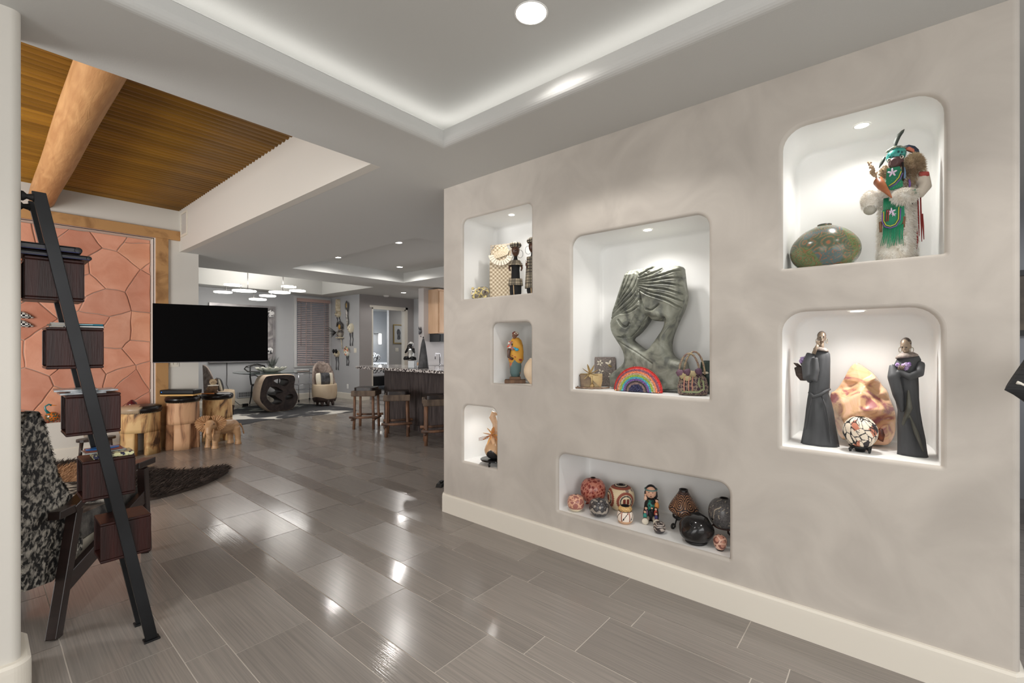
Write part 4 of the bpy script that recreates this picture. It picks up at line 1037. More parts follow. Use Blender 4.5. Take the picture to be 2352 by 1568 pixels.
# dining cowhide
RG = [(3.135, 10.005), (3.013, 9.313), (3.004, 8.887), (3.148, 8.865), (3.465, 9.078), (3.779, 9.021), (4.079, 8.996), (4.41, 8.951), (4.717, 8.829), (5.28, 8.75), (5.50, 9.3), (5.35, 10.032), (5.307, 10.481), (5.07, 10.969), (4.567, 11.286), (4.128, 11.484), (3.736, 11.192), (3.384, 10.662)]
M_cow2 = mat('grey_white_cowhide', (58, 58, 61), (216, 212, 204), scale=1.5, lo=.52, hi=.6, rough=.8, detail=9, dist=.8, bump=.3, bs=120, c3=(86, 86, 88))
mb = MB(); mb.poly(smoothloop(RG, 2), [], (0, 0, .001), (1, 0, 0), (0, 1, 0), (0, 0, .006)); tag(mb.build('cowhide_rug', M_cow2), 'charcoal and white cowhide rug under the dining table', 'rug')
# black chair behind table
M_iron = mat('black_iron', (26, 26, 28), rough=.4)
t = thing('black_dining_chair', 'black curved frame dining chair seen through the table base', 'chair', (4.52, 11.66, .0098), R(20))
for x, y in ((-.2, -.2), (.2, -.2), (-.2, .2), (.2, .2)):
    mb = MB(); mb.tube([(x * 1.1, y * 1.15, 0), (x, y, .2), (x * .95, y * .95, .44)], [.012, .014, .016], 10); mb.build('leg', M_iron, t)
mb = MB(); mb.poly(rrect(-.23, .23, -.22, .22, .08, .08), [], (0, 0, .43), (1, 0, 0), (0, 1, 0), (0, 0, .05)); mb.build('seat', mat('black_hide_seat', (30, 29, 30), rough=.5), t, bevel=.015, seg=3)
mb = MB(); mb.tube([(-.2, .2, .46), (-.23, .2, .66), (-.2, .23, .9), (0, .25, .95), (.2, .23, .9), (.23, .2, .66), (.2, .2, .46)], .016, 10); mb.build('back_frame', M_iron, t)
for sx in (-1, 1):
    mb = MB(); mb.tube([(sx * .22, .2, .68), (sx * .26, .0, .7), (sx * .25, -.18, .64), (sx * .22, -.2, .46)], .013, 10); mb.build('armrest', M_iron, t)
# chrome trolley
M_chrome = mat('chrome', (200, 200, 205), rough=.12, metal=1)
t = thing('chrome_trolley', 'chrome two-shelf serving trolley on casters below the window', 'trolley', (5.42, 11.52, 0), R(0))
for x in (-.2, .2):
    for y in (-.13, .13):
        mb = MB(); mb.tube([(x, y, .045), (x, y, .80)], .009, 10); mb.build('post', M_chrome, t)
        mb = MB(); mb.lathe([(.022, -.009), (.024, 0), (.022, .009)], (x, y, .024), 16, M=Matrix.Rotation(R(90), 4, 'X')); mb.build('caster', M_black, t)
for z in (.30, .42, .70, .79):
    mb = MB(); mb.box((0, 0, z), (.44, .29, .008)) if z in (.30, .79) else mb.tube([(-.22, -.14, z), (.22, -.14, z), (.22, .14, z), (-.22, .14, z)], .006, 8, loop=True); mb.build('shelf' if z in (.30, .79) else 'rail', mat('smoked_shelf', (110, 112, 116), rough=.1) if z in (.30, .79) else M_chrome, t)
flat_item('magazine', 'white magazine lying flat on top of the chrome trolley', 'magazine', ((5.25, 11.42, .7945), (5.50, 11.6, .806)), mat('white_magazine', (226, 226, 224), rough=.4))
# vent and power brick
t = thing('floor_vent', 'dark slotted return grille low on the grey dining wall', 'vent', (4.21, 11.942, .235))
mb = MB(); mb.poly([(-.19, -.075), (.19, -.075), (.19, .075), (-.19, .075)], [[(-.17, -.055), (.17, -.055), (.17, .055), (-.17, .055)]], (0, 0, 0), (1, 0, 0), (0, 0, 1), (0, -.008, 0)); mb.build('frame', M_grey, t)
mb = MB(); mb.box((0, -.001, 0), (.34, .002, .11)); mb.build('backing', mat('vent_dark', (30, 30, 32)), t)
mb = MB(); [mb.box((-.16 + i * .0178, -.004, 0), (.006, .006, .11)) for i in range(19)]; mb.box((0, -.004, 0), (.34, .006, .006)); mb.build('grille', M_grey, t)
mb = MB(); mb.box((0, 0, .03), (.12, .06, .06)); o = mb.build('power_brick', M_black, bevel=.006); o.location = (4.05, 11.55, 0); tag(o, 'black power adapter block lying on floor behind the table', 'power adapter')
mb = MB(); mb.tube([(3.80, 11.945, 1.01), (3.80, 11.94, .75), (3.79, 11.93, .5), (3.84, 11.90, .3), (3.93, 11.80, .10), (3.97, 11.66, .03), (4.0, 11.57, .03)], .006, 6); tag(mb.build('hanging_wire', M_black), 'thin black cord hanging down the wall below the art panel', 'cord')
# chandelier
t = thing('ring_chandelier', 'cluster of eight glowing disc lamps hung over the dining table', 'chandelier', (4.2, 10.3, 3.2))
M_disc = mat('glowing_disc', (255, 255, 252), emit=(255, 250, 242), es=5)
M_rod = mat('nickel_rod', (120, 118, 116), rough=.35, metal=.8)
k = .94; D = [(Vector((x, y, 0)) * k + Vector((0, 0, 1.407 + (z - 1.407) * k)), r * k) for (x, y, z, r) in
   ((3.834, 11.668, 2.813, .175), (3.598, 11.56, 2.619, .178), (3.947, 11.301, 2.66, .239), (4.064, 10.852, 2.446, .169), (4.331, 11.0, 2.557, .168), (4.421, 10.583, 2.614, .217), (4.62, 10.58, 2.76, .154), (4.658, 10.225, 2.642, .164))]
for p, r_ in D:
    mb = wmb(t); mb.lathe([(r_ * .6, -.012), (r_, -.012), (r_ + .003, 0), (r_, .012), (r_ * .6, .012)], p, 40, cap0=False, cap1=False); mb.build('glowing_disc', M_disc, t)
    mb = wmb(t); mb.lathe([(r_ * .62, .008), (r_ * .62, .014), (.001, .014)], p, 32, cap0=True, cap1=False); mb.build('disc_cap', M_rod, t)
for i, j in ((0, 1), (0, 2), (2, 3), (5, 4), (6, 5), (6, 7), (3, 4)):
    a, b = D[i][0], D[j][0]; hi, lo = (a, b) if a.z > b.z else (b, a)
    mb = wmb(t); m_ = Vector((lo.x * .7 + hi.x * .3, lo.y * .7 + hi.y * .3, 0)); mb.tube([(m_.x, m_.y, lo.z), (m_.x, m_.y, hi.z), (hi.x, hi.y, hi.z)], .006, 8); mb.build('connector_rod', M_rod, t)
for i in (2, 5):
    mb = wmb(t); p = D[i][0] + Vector((.05, -.05, 0)); mb.tube([p, (p.x, p.y, 3.19)], .009, 10); mb.build('suspension_rod', M_rod, t)
mb = wmb(t); c = (D[2][0] + D[5][0]) / 2; mb.box((c.x, c.y, 3.185), (.9, .12, .03)); mb.build('canopy', M_rod, t)
for p, r_ in (D[2], D[5], D[7], D[1]):
    light('POINT', 'chandelier_lamp', (p.x, p.y, p.z - .08), 6, (1, .97, .93), .2)
light('AREA', 'chandelier_downlight', (4.15, 10.35, 2.38), 10, (1, .97, .94), 1.3)
light('AREA', 'coffer_fill', (4.15, 10.35, 2.72), 26, (1, .95, .9), 1.2, (R(180), 0, 0))  # upward panel added to brighten the coffer, no such lamp part built
# ------------------------------------------------------------------ mask wall (x = 6.375), masks face -X
M_bone = mat('bone_white', (222, 212, 190), (190, 174, 144), scale=14, rough=.6)
M_rib = mat('charcoal_ribbon', (70, 70, 74), rough=.6)
def ribbons(t, ys, z0, z1, m=None):
    for y in ys:
        mb = MB(); vs = []
        for i in range(9):
            f = i / 8; z = z0 + (z1 - z0) * f; off = .012 * math.sin(i * 1.3 + y * 40); vs += [(y + off - .012, -.02 - .01 * math.sin(i), z), (y + off + .012, -.02 - .006 * math.sin(i + 1), z), (y + off + .012, -.016, z), (y + off - .012, -.016, z)]
        mb.rings([vs[i * 4:i * 4 + 4] for i in range(9)], 0, False); mb.build('ribbon', m or M_rib, t)
def mask(name, label, y, z, w, h, m, eyes=None, rib=None, lip=None, depth=.11, nose=True):
    """local frame: x along the wall (towards the camera), -y out of the wall"""
    t = thing(name, label, 'mask', (6.375, y, z), R(-90), 'masks on the grey wall')
    mb = MB(); vs = []; n, k = 20, 16
    for j in range(k + 1):
        th = -PI / 2 + PI * j / k
        for i in range(n + 1):
            a = PI + PI * i / n; c_ = math.cos(th); x = w / 2 * c_ * math.cos(a) * (1 - .22 * max(0, -math.sin(th))); yv = depth * c_ * math.sin(a); zz = h / 2 * math.sin(th)
            vs.append((x, yv, zz))
    mb.add(vs, [(j * (n + 1) + i, j * (n + 1) + i + 1, (j + 1) * (n + 1) + i + 1, (j + 1) * (n + 1) + i) for j in range(k) for i in range(n)], 0, True)
    mb.build('face', m, t)
    if nose:
        mb = MB(); mb.tube([(0, -depth * .95, h * .12), (0, -depth * 1.14, -h * .06), (0, -depth * 1.02, -h * .10)], [.008, .016, .014], 10); mb.build('nose', m, t)
    for sx in (-1, 1):
        mb = MB(); mb.ball((sx * w * .2, -depth * .86, h * .12), (w * .12, .012, h * .06), 12); mb.build('eye_hole', eyes or M_black, t)
    mb = MB(); mb.ball((0, -depth * .93, -h * .24), (w * .14, .012, h * .035), 12); mb.build('mouth', lip or mat('dull_red', (120, 60, 50)), t)
    if rib: ribbons(t, (-w * .28, w * .3), -h * .38, rib)
    return t
t = mask('skull_mask', 'tall cream carved mask with animal face at upper left of mask group', 11.53, 2.27, .22, .2, M_bone, rib=-.27, depth=.10)
mb = MB()
mb.rings([[(x * w_, -.05 - .045 * d_, z) for x, d_ in ((-1, -1), (-.7, .6), (0, 1), (.7, .6), (1, -1))] for z, w_ in ((.08, .085), (.16, .08), (.30, .075), (.38, .07), (.40, .05))], 0, False); mb.build('carved_crown', M_bone, t)
t = thing('serpent_ornament', 'tall silver twisted serpent with gold oval head at upper right', 'wall ornament', (6.375, 11.04, 1.83), R(-90))
mb = MB(); mb.tube([(.01, -.03, 0), (.015, -.04, .2), (-.005, -.05, .38), (.0, -.05, .5), (.03, -.05, .56)], [.018, .03, .032, .028, .02], 12); mb.build('serpent_body', mat('aged_silver', (206, 202, 196), (120, 116, 110), scale=8, st=(1, 1, 2), rough=.3, metal=.5), t)
mb = MB(); mb.tube([(.03, -.05, .5), (-.05, -.06, .57), (-.055, -.06, .68), (.0, -.06, .75), (.055, -.06, .69), (.05, -.06, .58)], .02, 10, loop=True); mb.build('oval_hood', mat('dark_silver', (120, 118, 116), rough=.3, metal=.6), t)
mb = MB(); mb.ball((0, -.05, .64), (.045, .02, .07), 14); mb.build('gilded_face', mat('gold_leaf', (214, 176, 96), rough=.3, metal=.5), t)
t = mask('jester_mask', 'large jester mask with arched horn and dark feather plume, centre of group', 11.40, 1.75, .24, .26, mat('silver_grey_mask', (176, 168, 158), (70, 64, 62), scale=9, lo=.45, hi=.6, rough=.4), depth=.12)
M_plume = mat('dark_feather', (58, 56, 58), (100, 96, 94), scale=18, rough=.7)
mb = MB(); mb.tube([(.12, -.06, .12), (.13, -.07, .22), (.05, -.08, .29), (-.06, -.08, .27), (-.10, -.08, .18)], [.035, .035, .035, .03, .02], 12); mb.build('curled_horn', M_plume, t)
mb = MB(); mb.ball((.02, -.07, .17), (.055, .03, .07), 12); mb.build('gilded_fan', mat('gold_fan', (206, 160, 80), rough=.4, metal=.3), t)
rnd = random.Random(5)
for k in range(9):
    a = R(140 + k * 14 + rnd.uniform(-5, 5)); L_ = rnd.uniform(.22, .4) if k < 3 else rnd.uniform(.14, .24)
    mb = MB(); leaf(mb, (-.10, -.10, .02), (math.cos(a), -.5, math.sin(a) * .9 + .15), L_, .03, .1); mb.build('feather', M_plume, t)
mb = MB(); mb.lathe([(.13, -.16), (.155, -.15), (.13, -.13)], (0, -.05, .02), 36, M=Matrix.Rotation(R(0), 4, 'X'), sy=.6, wob=lambda a, z: .14 * math.sin(9 * a)); mb.build('ruffled_collar', M_bone, t)
mb = MB(); mb.tube([(.03, -.05, -.12), (.06, -.03, -.24), (.09, -.03, -.42)], .011, 8); mb.build('handle', M_bone, t)
mask('plain_face_mask', 'plain smooth cream face mask beside the light switch column of wall', 10.875, 1.865, .2, .27, mat('cream_porcelain', (230, 222, 200), rough=.35), rib=-.46, eyes=mat('cream_lid', (206, 196, 172)), lip=mat('cream_lip', (210, 196, 172)))
t = mask('black_eyed_mask', 'cream mask with large black lobed eye pieces, lower left of group', 11.59, 1.19, .2, .2, M_bone, rib=-.44, depth=.10)
for sx in (-1, 1):
    mb = MB(); mb.ball((sx * .06, -.09, .07), (.062, .03, .06), 14); mb.build('eye_lobe', mat('gloss_black', (8, 8, 9), rough=.12), t)
t = mask('flower_mask', 'white mask wrapped in coral and green flower petals, lower right of group', 11.06, 1.22, .15, .2, mat('white_porcelain', (234, 232, 220), rough=.3), rib=-.34, depth=.1)
for k in range(9):
    a = R(20 + k * 28); mb = MB(); mb.ball((.03 + .07 * math.cos(a), -.08, .05 + .09 * math.sin(a)), (.038, .02, .045), 12, rot=(0, -a, 0)); mb.build('petal', mat('petal_%d' % k, [(226, 150, 120), (200, 190, 150), (110, 124, 96), (236, 176, 150), (90, 80, 70)][k % 5], rough=.5), t)
plate('light_switch', 'cream double switch plate right of the lower flower mask', 'light switch', (6.374, 10.711, 1.287), 'x', .12, .12, toggles=2)
plate('wall_outlet', 'white power outlet low on the mask wall', 'outlet', (6.374, 11.077, .33), 'x', .075, .12, mat('white_plate', (236, 236, 234), rough=.4), toggles=1, part='socket')
# smoke detector
mb = MB(); mb.lathe([(.07, 0), (.07, -.02), (.055, -.04), (.001, -.042)], n=32); o = mb.build('smoke_detector', mat('detector_white', (226, 224, 220), rough=.5)); o.location = (6.998, 10.248, 2.743); tag(o, 'round white smoke detector on hall ceiling before the doorway', 'smoke detector')

# ================================================================== KITCHEN BAR
M_gran = mat('black_white_granite', (18, 18, 20), (224, 218, 214), scale=38, kind='vor', lo=.3, hi=.62, rough=.08, c3=(86, 74, 74), spec=.6)
M_isl = mat('charcoal_stained_oak', (98, 88, 86), (54, 48, 48), scale=5, st=(7, 7, .6), lo=.3, hi=.7, rough=.5, bump=.3, bs=40, bst=(5, 5, .5), detail=8)
mb = MB(); P_ = [(5.2, 4.3), (5.2, 7.3)] + [(4.60 - .30 * math.sin(R(a)) + 0, 7.13 + .30 * math.cos(R(a))) for a in range(0, 91, 10)] + [(4.30, 4.3)]
mb.poly(P_, [], (0, 0, 1.008), (1, 0, 0), (0, 1, 0), (0, 0, .042)); tag(mb.build('bar_countertop', M_gran, bevel=.006), 'speckled black and white granite bar top with rounded corner', 'countertop')
t = thing('bar_island', 'charcoal wood grain bar base under the granite top', 'kitchen island', (4.9, 5.6, 0))
mb = wmb(t); mb.b2((4.72, 4.3, .0), (5.15, 6.97, 1.008)); mb.build('body', M_isl, t)
mb = wmb(t); mb.b2((4.705, 4.3, 0), (4.72, 6.98, .09)); mb.build('plinth', M_isl, t)
M_logleg = mat('weathered_log', (150, 108, 80), (78, 62, 54), scale=5, st=(1.5, 1.5, .8), lo=.3, hi=.72, rough=.5, bump=.3, bs=20)
M_beamw = mat('weathered_beam', (122, 104, 88), (76, 64, 56), scale=4, st=(4, 1, 1), lo=.3, hi=.7, rough=.7, bump=.3, bs=26)
M_darkhide = mat('dark_brindle_hide', (40, 32, 30), (86, 70, 58), scale=7, lo=.5, hi=.72, rough=.35)
def bar_stool(loc, rz, label):
    t = thing('log_bar_stool', label, 'bar stool', loc, rz, 'rustic log bar stools')
    rnd = random.Random(3)
    for x in (-.155, .155):
        for y in (-.155, .155):
            mb = MB(); mb.tube([(x * 1.06, y * 1.06, 0), (x * 1.03 + .003, y * 1.02, .2), (x, y, .4), (x * .99, y * .99, .56)], [.024, .023, .022, .022], 12); mb.build('leg', M_logleg, t)
    for a, b in (((-.2, -.2), (.2, -.2)), ((.2, -.2), (.2, .2)), ((.2, .2), (-.2, .2)), ((-.2, .2), (-.2, -.2))):
        mb = MB(); c_ = ((a[0] + b[0]) / 2, (a[1] + b[1]) / 2, .602); hor = a[1] == b[1]
        mb.box((c_[0] * .86, c_[1] * .86, c_[2]), ((.41, .055, .095) if hor else (.055, .29, .095))); mb.build('seat_beam', M_beamw, t, bevel=.014, seg=3)
    mb = MB(); mb.poly(rrect(-.17, .17, -.17, .17, .06, .06), [], (0, 0, .63), (1, 0, 0), (0, 1, 0), (0, 0, .07)); mb.build('cushion', M_darkhide, t, bevel=.03, seg=4)
    for y in (-.19, .19):
        mb = MB(); mb.tube([(-.23, y, .205), (-.05, y * 1.03, .20), (.23, y, .21)], [.021, .019, .021], 10); mb.build('foot_rail', M_logleg, t)
    for x in (-.18, .18):
        mb = MB(); mb.tube([(x, -.22, .165), (x, .22, .165)], [.02, .02], 10); mb.build('foot_rail', M_logleg, t)
    return t
bs = bar_stool((4.345, 6.94, 0), R(-49), 'farthest of three log bar stools, beside end of bar')
dup(bs, (4.30, 5.99, 0), R(-39), 'middle of the three log bar stools')
dup(bs, (4.32, 5.07, 0), R(-36), 'nearest log bar stool, cut off by the niche wall edge')
# meditating statue on the bar
M_sb = mat('glossy_black_stone', (16, 16, 18), rough=.12, spec=.6); M_sw = mat('polished_white_stone', (206, 206, 200), (160, 160, 158), scale=8, rough=.2)
t = thing('seated_statue', 'black and white seated statue, hands to face, on the bar', 'statue', (4.52, 5.93, 1.051), R(-60))
mb = MB(); mb.box((.02, 0, .06), (.11, .11, .12)); mb.build('block', M_sb, t, bevel=.003)
mb = MB(); mb.tube([(-.02, 0, .17), (.07, -.06, .155), (.10, -.03, .15), (.03, -.08, .15)], [.035, .03, .026, .02], 12); mb.tube([(-.02, 0, .17), (-.10, -.05, .155), (-.10, -.04, .15), (-.03, -.08, .15)], [.035, .03, .026, .02], 12)
mb.build('crossed_legs', M_sb, t, remesh=.005, smooth=3)
mb = MB(); mb.tube([(0, 0, .16), (0, -.0, .22), (0, -.015, .30)], [.045, .038, .05], 16); mb.ball((0, -.03, .2), (.035, .025, .05), 14); mb.build('torso', M_sw, t, remesh=.005, smooth=3)
mb = MB()
for s_ in (-1, 1): mb.tube([(s_ * .045, -.01, .31), (s_ * .075, -.05, .25), (s_ * .025, -.07, .33)], [.019, .017, .014], 12)
mb.build('arms', M_sb, t, remesh=.004, smooth=2)
for s_ in (-1, 1):
    for q in range(4):
        mb = MB(); mb.tube([(s_ * .022 + q * .005 * s_, -.072, .33), (s_ * .018 + q * .005 * s_, -.068, .36 + .006 * (q % 2))], .0042, 6); mb.build('finger', M_sb, t)
mb = MB(); mb.ball((0, -.02, .365), (.036, .042, .045), 18); mb.ball((0, -.06, .355), (.008, .01, .012), 8); mb.build('head', M_sb, t)
mb = MB(); mb.ball((0, -.012, .388), (.04, .044, .034), 18); mb.build('white_cap', M_sw, t)
t = thing('obelisk_sculpture', 'tall tapering dark grey textured cone sculpture on the bar', 'sculpture', (4.58, 5.70, 1.051), R(-50))
mb = MB(); mb.lathe([(.085, 0), (.08, .02), (.06, .2), (.035, .38), (.018, .45), (.008, .475)], n=24, sy=.6, wob=lambda a, z: .04 * math.sin(6 * a)); mb.build('cone', mat('graphite_bark', (92, 92, 94), (60, 60, 62), scale=14, st=(1, 1, .5), rough=.8, bump=.4, bs=40), t)
mb = MB(); mb.ball((0, 0, .49), (.012, .012, .014), 10); mb.build('finial', M_sb, t)
# hare mask on the column
t = thing('hare_wall_mask', 'small dark hare head ornament hung on the white column', 'wall ornament', (6.66, 8.37, 1.735), R(-90))
mb = MB(); mb.ball((0, -.03, 0), (.045, .03, .05), 14); mb.ball((0, -.05, -.04), (.022, .022, .03), 12); mb.build('head', mat('pewter', (74, 74, 78), (120, 120, 124), scale=20, rough=.4, metal=.4), t, remesh=.004, smooth=2)
for s_ in (-1, 1):
    mb = MB(); mb.tube([(s_ * .018, -.03, .03), (s_ * .03, -.035, .08), (s_ * .035, -.03, .12)], [.012, .014, .002], 8); mb.build('ear', mat('pewter_ear', (74, 74, 78), rough=.4, metal=.4), t)
mb = MB(); mb.ball((0, -.01, -.11), (.012, .01, .012), 10); mb.build('pendant', M_black, t)
# back counter, sink tap, cabinets
t = thing('back_counter', 'dark granite kitchen back counter behind the bar', 'kitchen counter', (7.5, 7.95, 0))
mb = wmb(t); mb.b2((6.35, 7.62, .90), (11.5, 8.275, .95)); mb.build('counter_slab', mat('dark_counter', (48, 48, 50), (80, 80, 82), scale=30, rough=.2), t)
M_maple = mat('light_maple', (222, 186, 154), (206, 168, 134), scale=2.5, st=(3, 3, .6), rough=.45)
mb = wmb(t); mb.b2((6.40, 7.68, 0), (11.5, 8.275, .90)); mb.build('cabinet_body', M_maple, t)
for i in range(6):
    mb = wmb(t); mb.b2((6.46 + i * .6, 7.66, .12), (7.0 + i * .6, 7.68, .86)); dd = mb.build('door', M_maple, t, bevel=.003)
    mb = wmb(t); mb.tube([(6.95 + i * .6, 7.64, .6), (6.95 + i * .6, 7.64, .75)], .006, 8); mb.build('handle', M_chrome, dd)
t = thing('kitchen_tap', 'square arched chrome kitchen tap at the right by the wall edge', 'tap', (6.72, 7.78, .951))
mb = MB(); mb.lathe([(.03, 0), (.03, .01), (.016, .02), (.014, .06)], n=20); mb.build('base', M_chrome, t)
mb = MB(); mb.tube([(0, 0, .05), (0, 0, .27), (-.02, -.0, .285), (-.13, -.01, .285), (-.145, -.01, .27), (-.145, -.01, .16)], .0105, 10); mb.build('spout', M_chrome, t)
mb = MB(); mb.tube([(.01, 0, .05), (.07, 0, .07)], .007, 8); mb.build('lever', M_chrome, t)
t = thing('upper_cabinet', 'pale maple upper kitchen cabinet beside the white column', 'cabinet', (8.0, 8.1, 1.69))
mb = wmb(t); mb.b2((6.80, 7.93, 1.69), (7.5, 8.279, 2.71)); mb.build('body', M_maple, t)
mb = wmb(t); mb.b2((6.82, 7.91, 1.71), (7.48, 7.93, 2.66)); mb.build('door', M_maple, t, bevel=.003)
t = thing('microwave', 'black microwave fixed beneath the maple cabinet', 'microwave', (7.2, 8.1, 1.5))
mb = wmb(t); mb.b2((6.84, 7.93, 1.50), (7.5, 8.279, 1.685)); mb.build('housing', mat('charcoal_metal', (52, 54, 56), rough=.4), t)
mb = wmb(t); mb.b2((6.86, 7.92, 1.515), (7.4, 7.93, 1.67)); mb.build('door', M_black, t)
t = thing('low_maple_cabinet', 'low pale maple cabinet seen beyond the bar behind the statue', 'cabinet', (7.85, 9.6, 0))
mb = wmb(t); mb.b2((7.45, 9.35, 0), (8.08, 9.9, .93)); mb.build('body', M_maple, t)
mb = wmb(t); mb.b2((7.44, 9.34, .93), (8.085, 9.91, .96)); mb.build('top', M_maple, t)
mb = wmb(t); mb.b2((7.47, 9.33, .1), (7.75, 9.35, .9)); mb.build('door', M_maple, t, bevel=.003)
mb = MB(); mb.b2((-.15, -.15, 0), (.15, .15, .32)); o = mb.build('black_speaker', M_black, bevel=.01); o.location = (7.88, 9.58, .961); tag(o, 'black box speaker on the low maple cabinet', 'speaker')
# little black foot of something behind the niche wall end
t = thing('black_foot', 'small black foot of something on floor at niche wall end', 'door stop', (3.02, 3.47, 0), R(20))
mb = MB(); mb.poly([(-.07, 0), (.07, 0), (.07, .035), (.02, .045), (-.05, .03)], [], (0, -.03, 0), (1, 0, 0), (0, 0, 1), (0, .06, 0)); mb.build('wedge', M_rubber, t, bevel=.003)
mb = MB(); mb.box((0, 0, .048), (.05, .03, .006)); mb.build('grip', M_rubber, t)

# ================================================================== BEDROOM
t = thing('bed', 'bed with white and black patterned cover seen through the doorway', 'bed', (8.9, 13.4, 0))
mb = wmb(t); mb.b2((7.7, 12.6, .12), (9.8, 14.6, .42)); mb.build('base', mat('bed_base_black', (30, 30, 32), rough=.5), t, bevel=.01)
mb = wmb(t); mb.b2((7.68, 12.58, .42), (9.85, 14.65, .80)); mb.build('mattress', mat('white_linen', (226, 226, 228), rough=.9), t, bevel=.08, seg=4)
M_bp = mat('black_scroll_print', (232, 232, 232), (28, 28, 30), scale=9, lo=.5, hi=.54, rough=.9, dist=2.5, detail=1)
mb = wmb(t); mb.b2((7.66, 12.57, .5), (9.0, 13.3, .835)); mb.build('patterned_throw', M_bp, t, bevel=.07, seg=4)
for k, (p, r_, m_, l_) in enumerate((((8.55, 13.45, 1.02), (.36, .22, .17), M_bp, 'black and white scroll print pillow on the bed'), ((8.15, 13.95, 1.0), (.33, .2, .17), mat('charcoal_pillow', (58, 58, 62), rough=.9), 'plain charcoal pillow at left of the bed'))):
    mb = MB(); mb.ball(p, r_, 20, rot=(R(20), 0, R(-30))); tag(mb.build('bed_pillow', m_), l_, 'pillow')
t = thing('framed_drawing', 'gold framed dark drawing on the bedroom wall through doorway', 'picture', (8.86, 12.299, 1.79))
mb = MB(); mb.poly([(-.2, -.31), (.2, -.31), (.2, .31), (-.2, .31)], [[(-.17, -.28), (.17, -.28), (.17, .28), (-.17, .28)]], (0, -.025, 0), (1, 0, 0), (0, 0, 1), (0, .025, 0)); mb.build('frame', mat('gold_frame', (186, 160, 104), rough=.35, metal=.5), t)
mb = MB(); mb.box((0, -.008, 0), (.34, .008, .56)); mb.build('mount', mat('grey_mount', (190, 190, 188)), t)
mb = MB(); mb.poly(smoothloop([(-.07, -.18), (.08, -.18), (.06, -.05), (.09, .05), (.03, .16), (-.04, .17), (-.08, .06), (-.04, -.06)], 2), [], (0, -.014, 0), (1, 0, 0), (0, 0, 1), (0, .002, 0)); mb.build('drawn_figure', mat('ink', (62, 62, 64), (110, 110, 112), scale=12), t)
plate('light_switch', 'double switch plate below the gold framed drawing in bedroom', 'light switch', (8.80, 12.299, 1.28), 'y', .12, .12, toggles=2)
t = thing('bedside_sconce', 'two small glowing wall lamps above bed through the doorway', 'wall lamp', (9.9, 14.9, 1.72))
mb = MB(); mb.lathe([(.05, -.25), (.06, -.2), (.06, .1), (.05, .15)], n=16); mb.build('glass_shade', mat('sconce_glow', (255, 250, 240), emit=(255, 248, 236), es=4), t)
mb = MB(); mb.tube([(0, 0, .15), (0, .4, .15)], .015, 8); mb.build('bracket', M_rod, t)
# ================================================================== NICHE OBJECTS
def dense(prof, m=36):
    """Catmull-Rom resampling of a profile"""
    P = [Vector(p) for p in prof]; out = []
    n = len(P) - 1; per = max(2, m // n)
    for i in range(n):
        p0, p1, p2, p3 = P[max(0, i - 1)], P[i], P[i + 1], P[min(n, i + 2)]
        for k in range(per):
            t_ = k / per
            q = .5 * ((2 * p1) + (p2 - p0) * t_ + (2 * p0 - 5 * p1 + 4 * p2 - p3) * t_ ** 2 + (3 * p1 - p0 - 3 * p2 + p3) * t_ ** 3)
            out.append((max(.0005, q[0]), q[1]))
    out.append(tuple(P[-1])); return out
M_vc_gloss = vcol('burnished_painted_clay', .22, .5)
M_vc_matte = vcol('matte_painted_clay', .6, .3)
M_vc_cloth = vcol('beaded_pattern', .55, .4, bump=.5, bs=220)
M_mouth_shade = mat('opening_shade', (14, 12, 12), rough=.9)  # near-black colour painted in for the shade inside a mouth
def pot(name, label, cat, loc, prof, fn, gloss=True, op=.02, n=120, m=56, rot=0, sy=1, group=None, tilt=None, rimc=None):
    t = thing(name, label, cat, loc, rot, group)
    if tilt: t.rotation_euler = tilt
    pr = dense(prof, m); mb = MB(); mb.lathe(pr, n=n, sy=sy, cap1=False)
    o = mb.build('pot_body', M_vc_gloss if gloss else M_vc_matte, t); repaint(o, fn)
    if op:
        mb = MB(); r_, z_ = prof[-1]; mb.lathe([(op, z_ - .001), (op * .8, z_ - .006), (.001, z_ - .008)], n=32, sy=sy, cap0=False, cap1=True); mb.build('opening', M_mouth_shade, t)  # shallow dark disc, stands in for the shaded inside
        mb = MB(); mb.lathe([(r_ + .001, z_ - .002), (r_, z_ + .0015), (op, z_ + .001), (op - .001, z_ - .003)], n=40, sy=sy, cap0=False, cap1=False); mb.build('rim', mat('pot_rim_' + name, rimc or (40, 32, 30), rough=.35), t)
    return t
def nz(p, s, o=0): return mnoise.noise(Vector((p[0] * s + o, p[1] * s, p[2] * s)))
def cell(p, s, o=0):
    d = mnoise.voronoi(Vector((p[0] * s + o, p[1] * s, p[2] * s)))[0]; return d[1] - d[0], d[0]
def sph(r, h, top=.25):           # squat globe profile
    return [(r * .35, 0), (r * .72, h * .10), (r * .95, h * .30), (r, h * .5), (r * .93, h * .72), (r * .68, h * .90), (r * top, h * .985), (r * top * .8, h)]
ZE = .2775
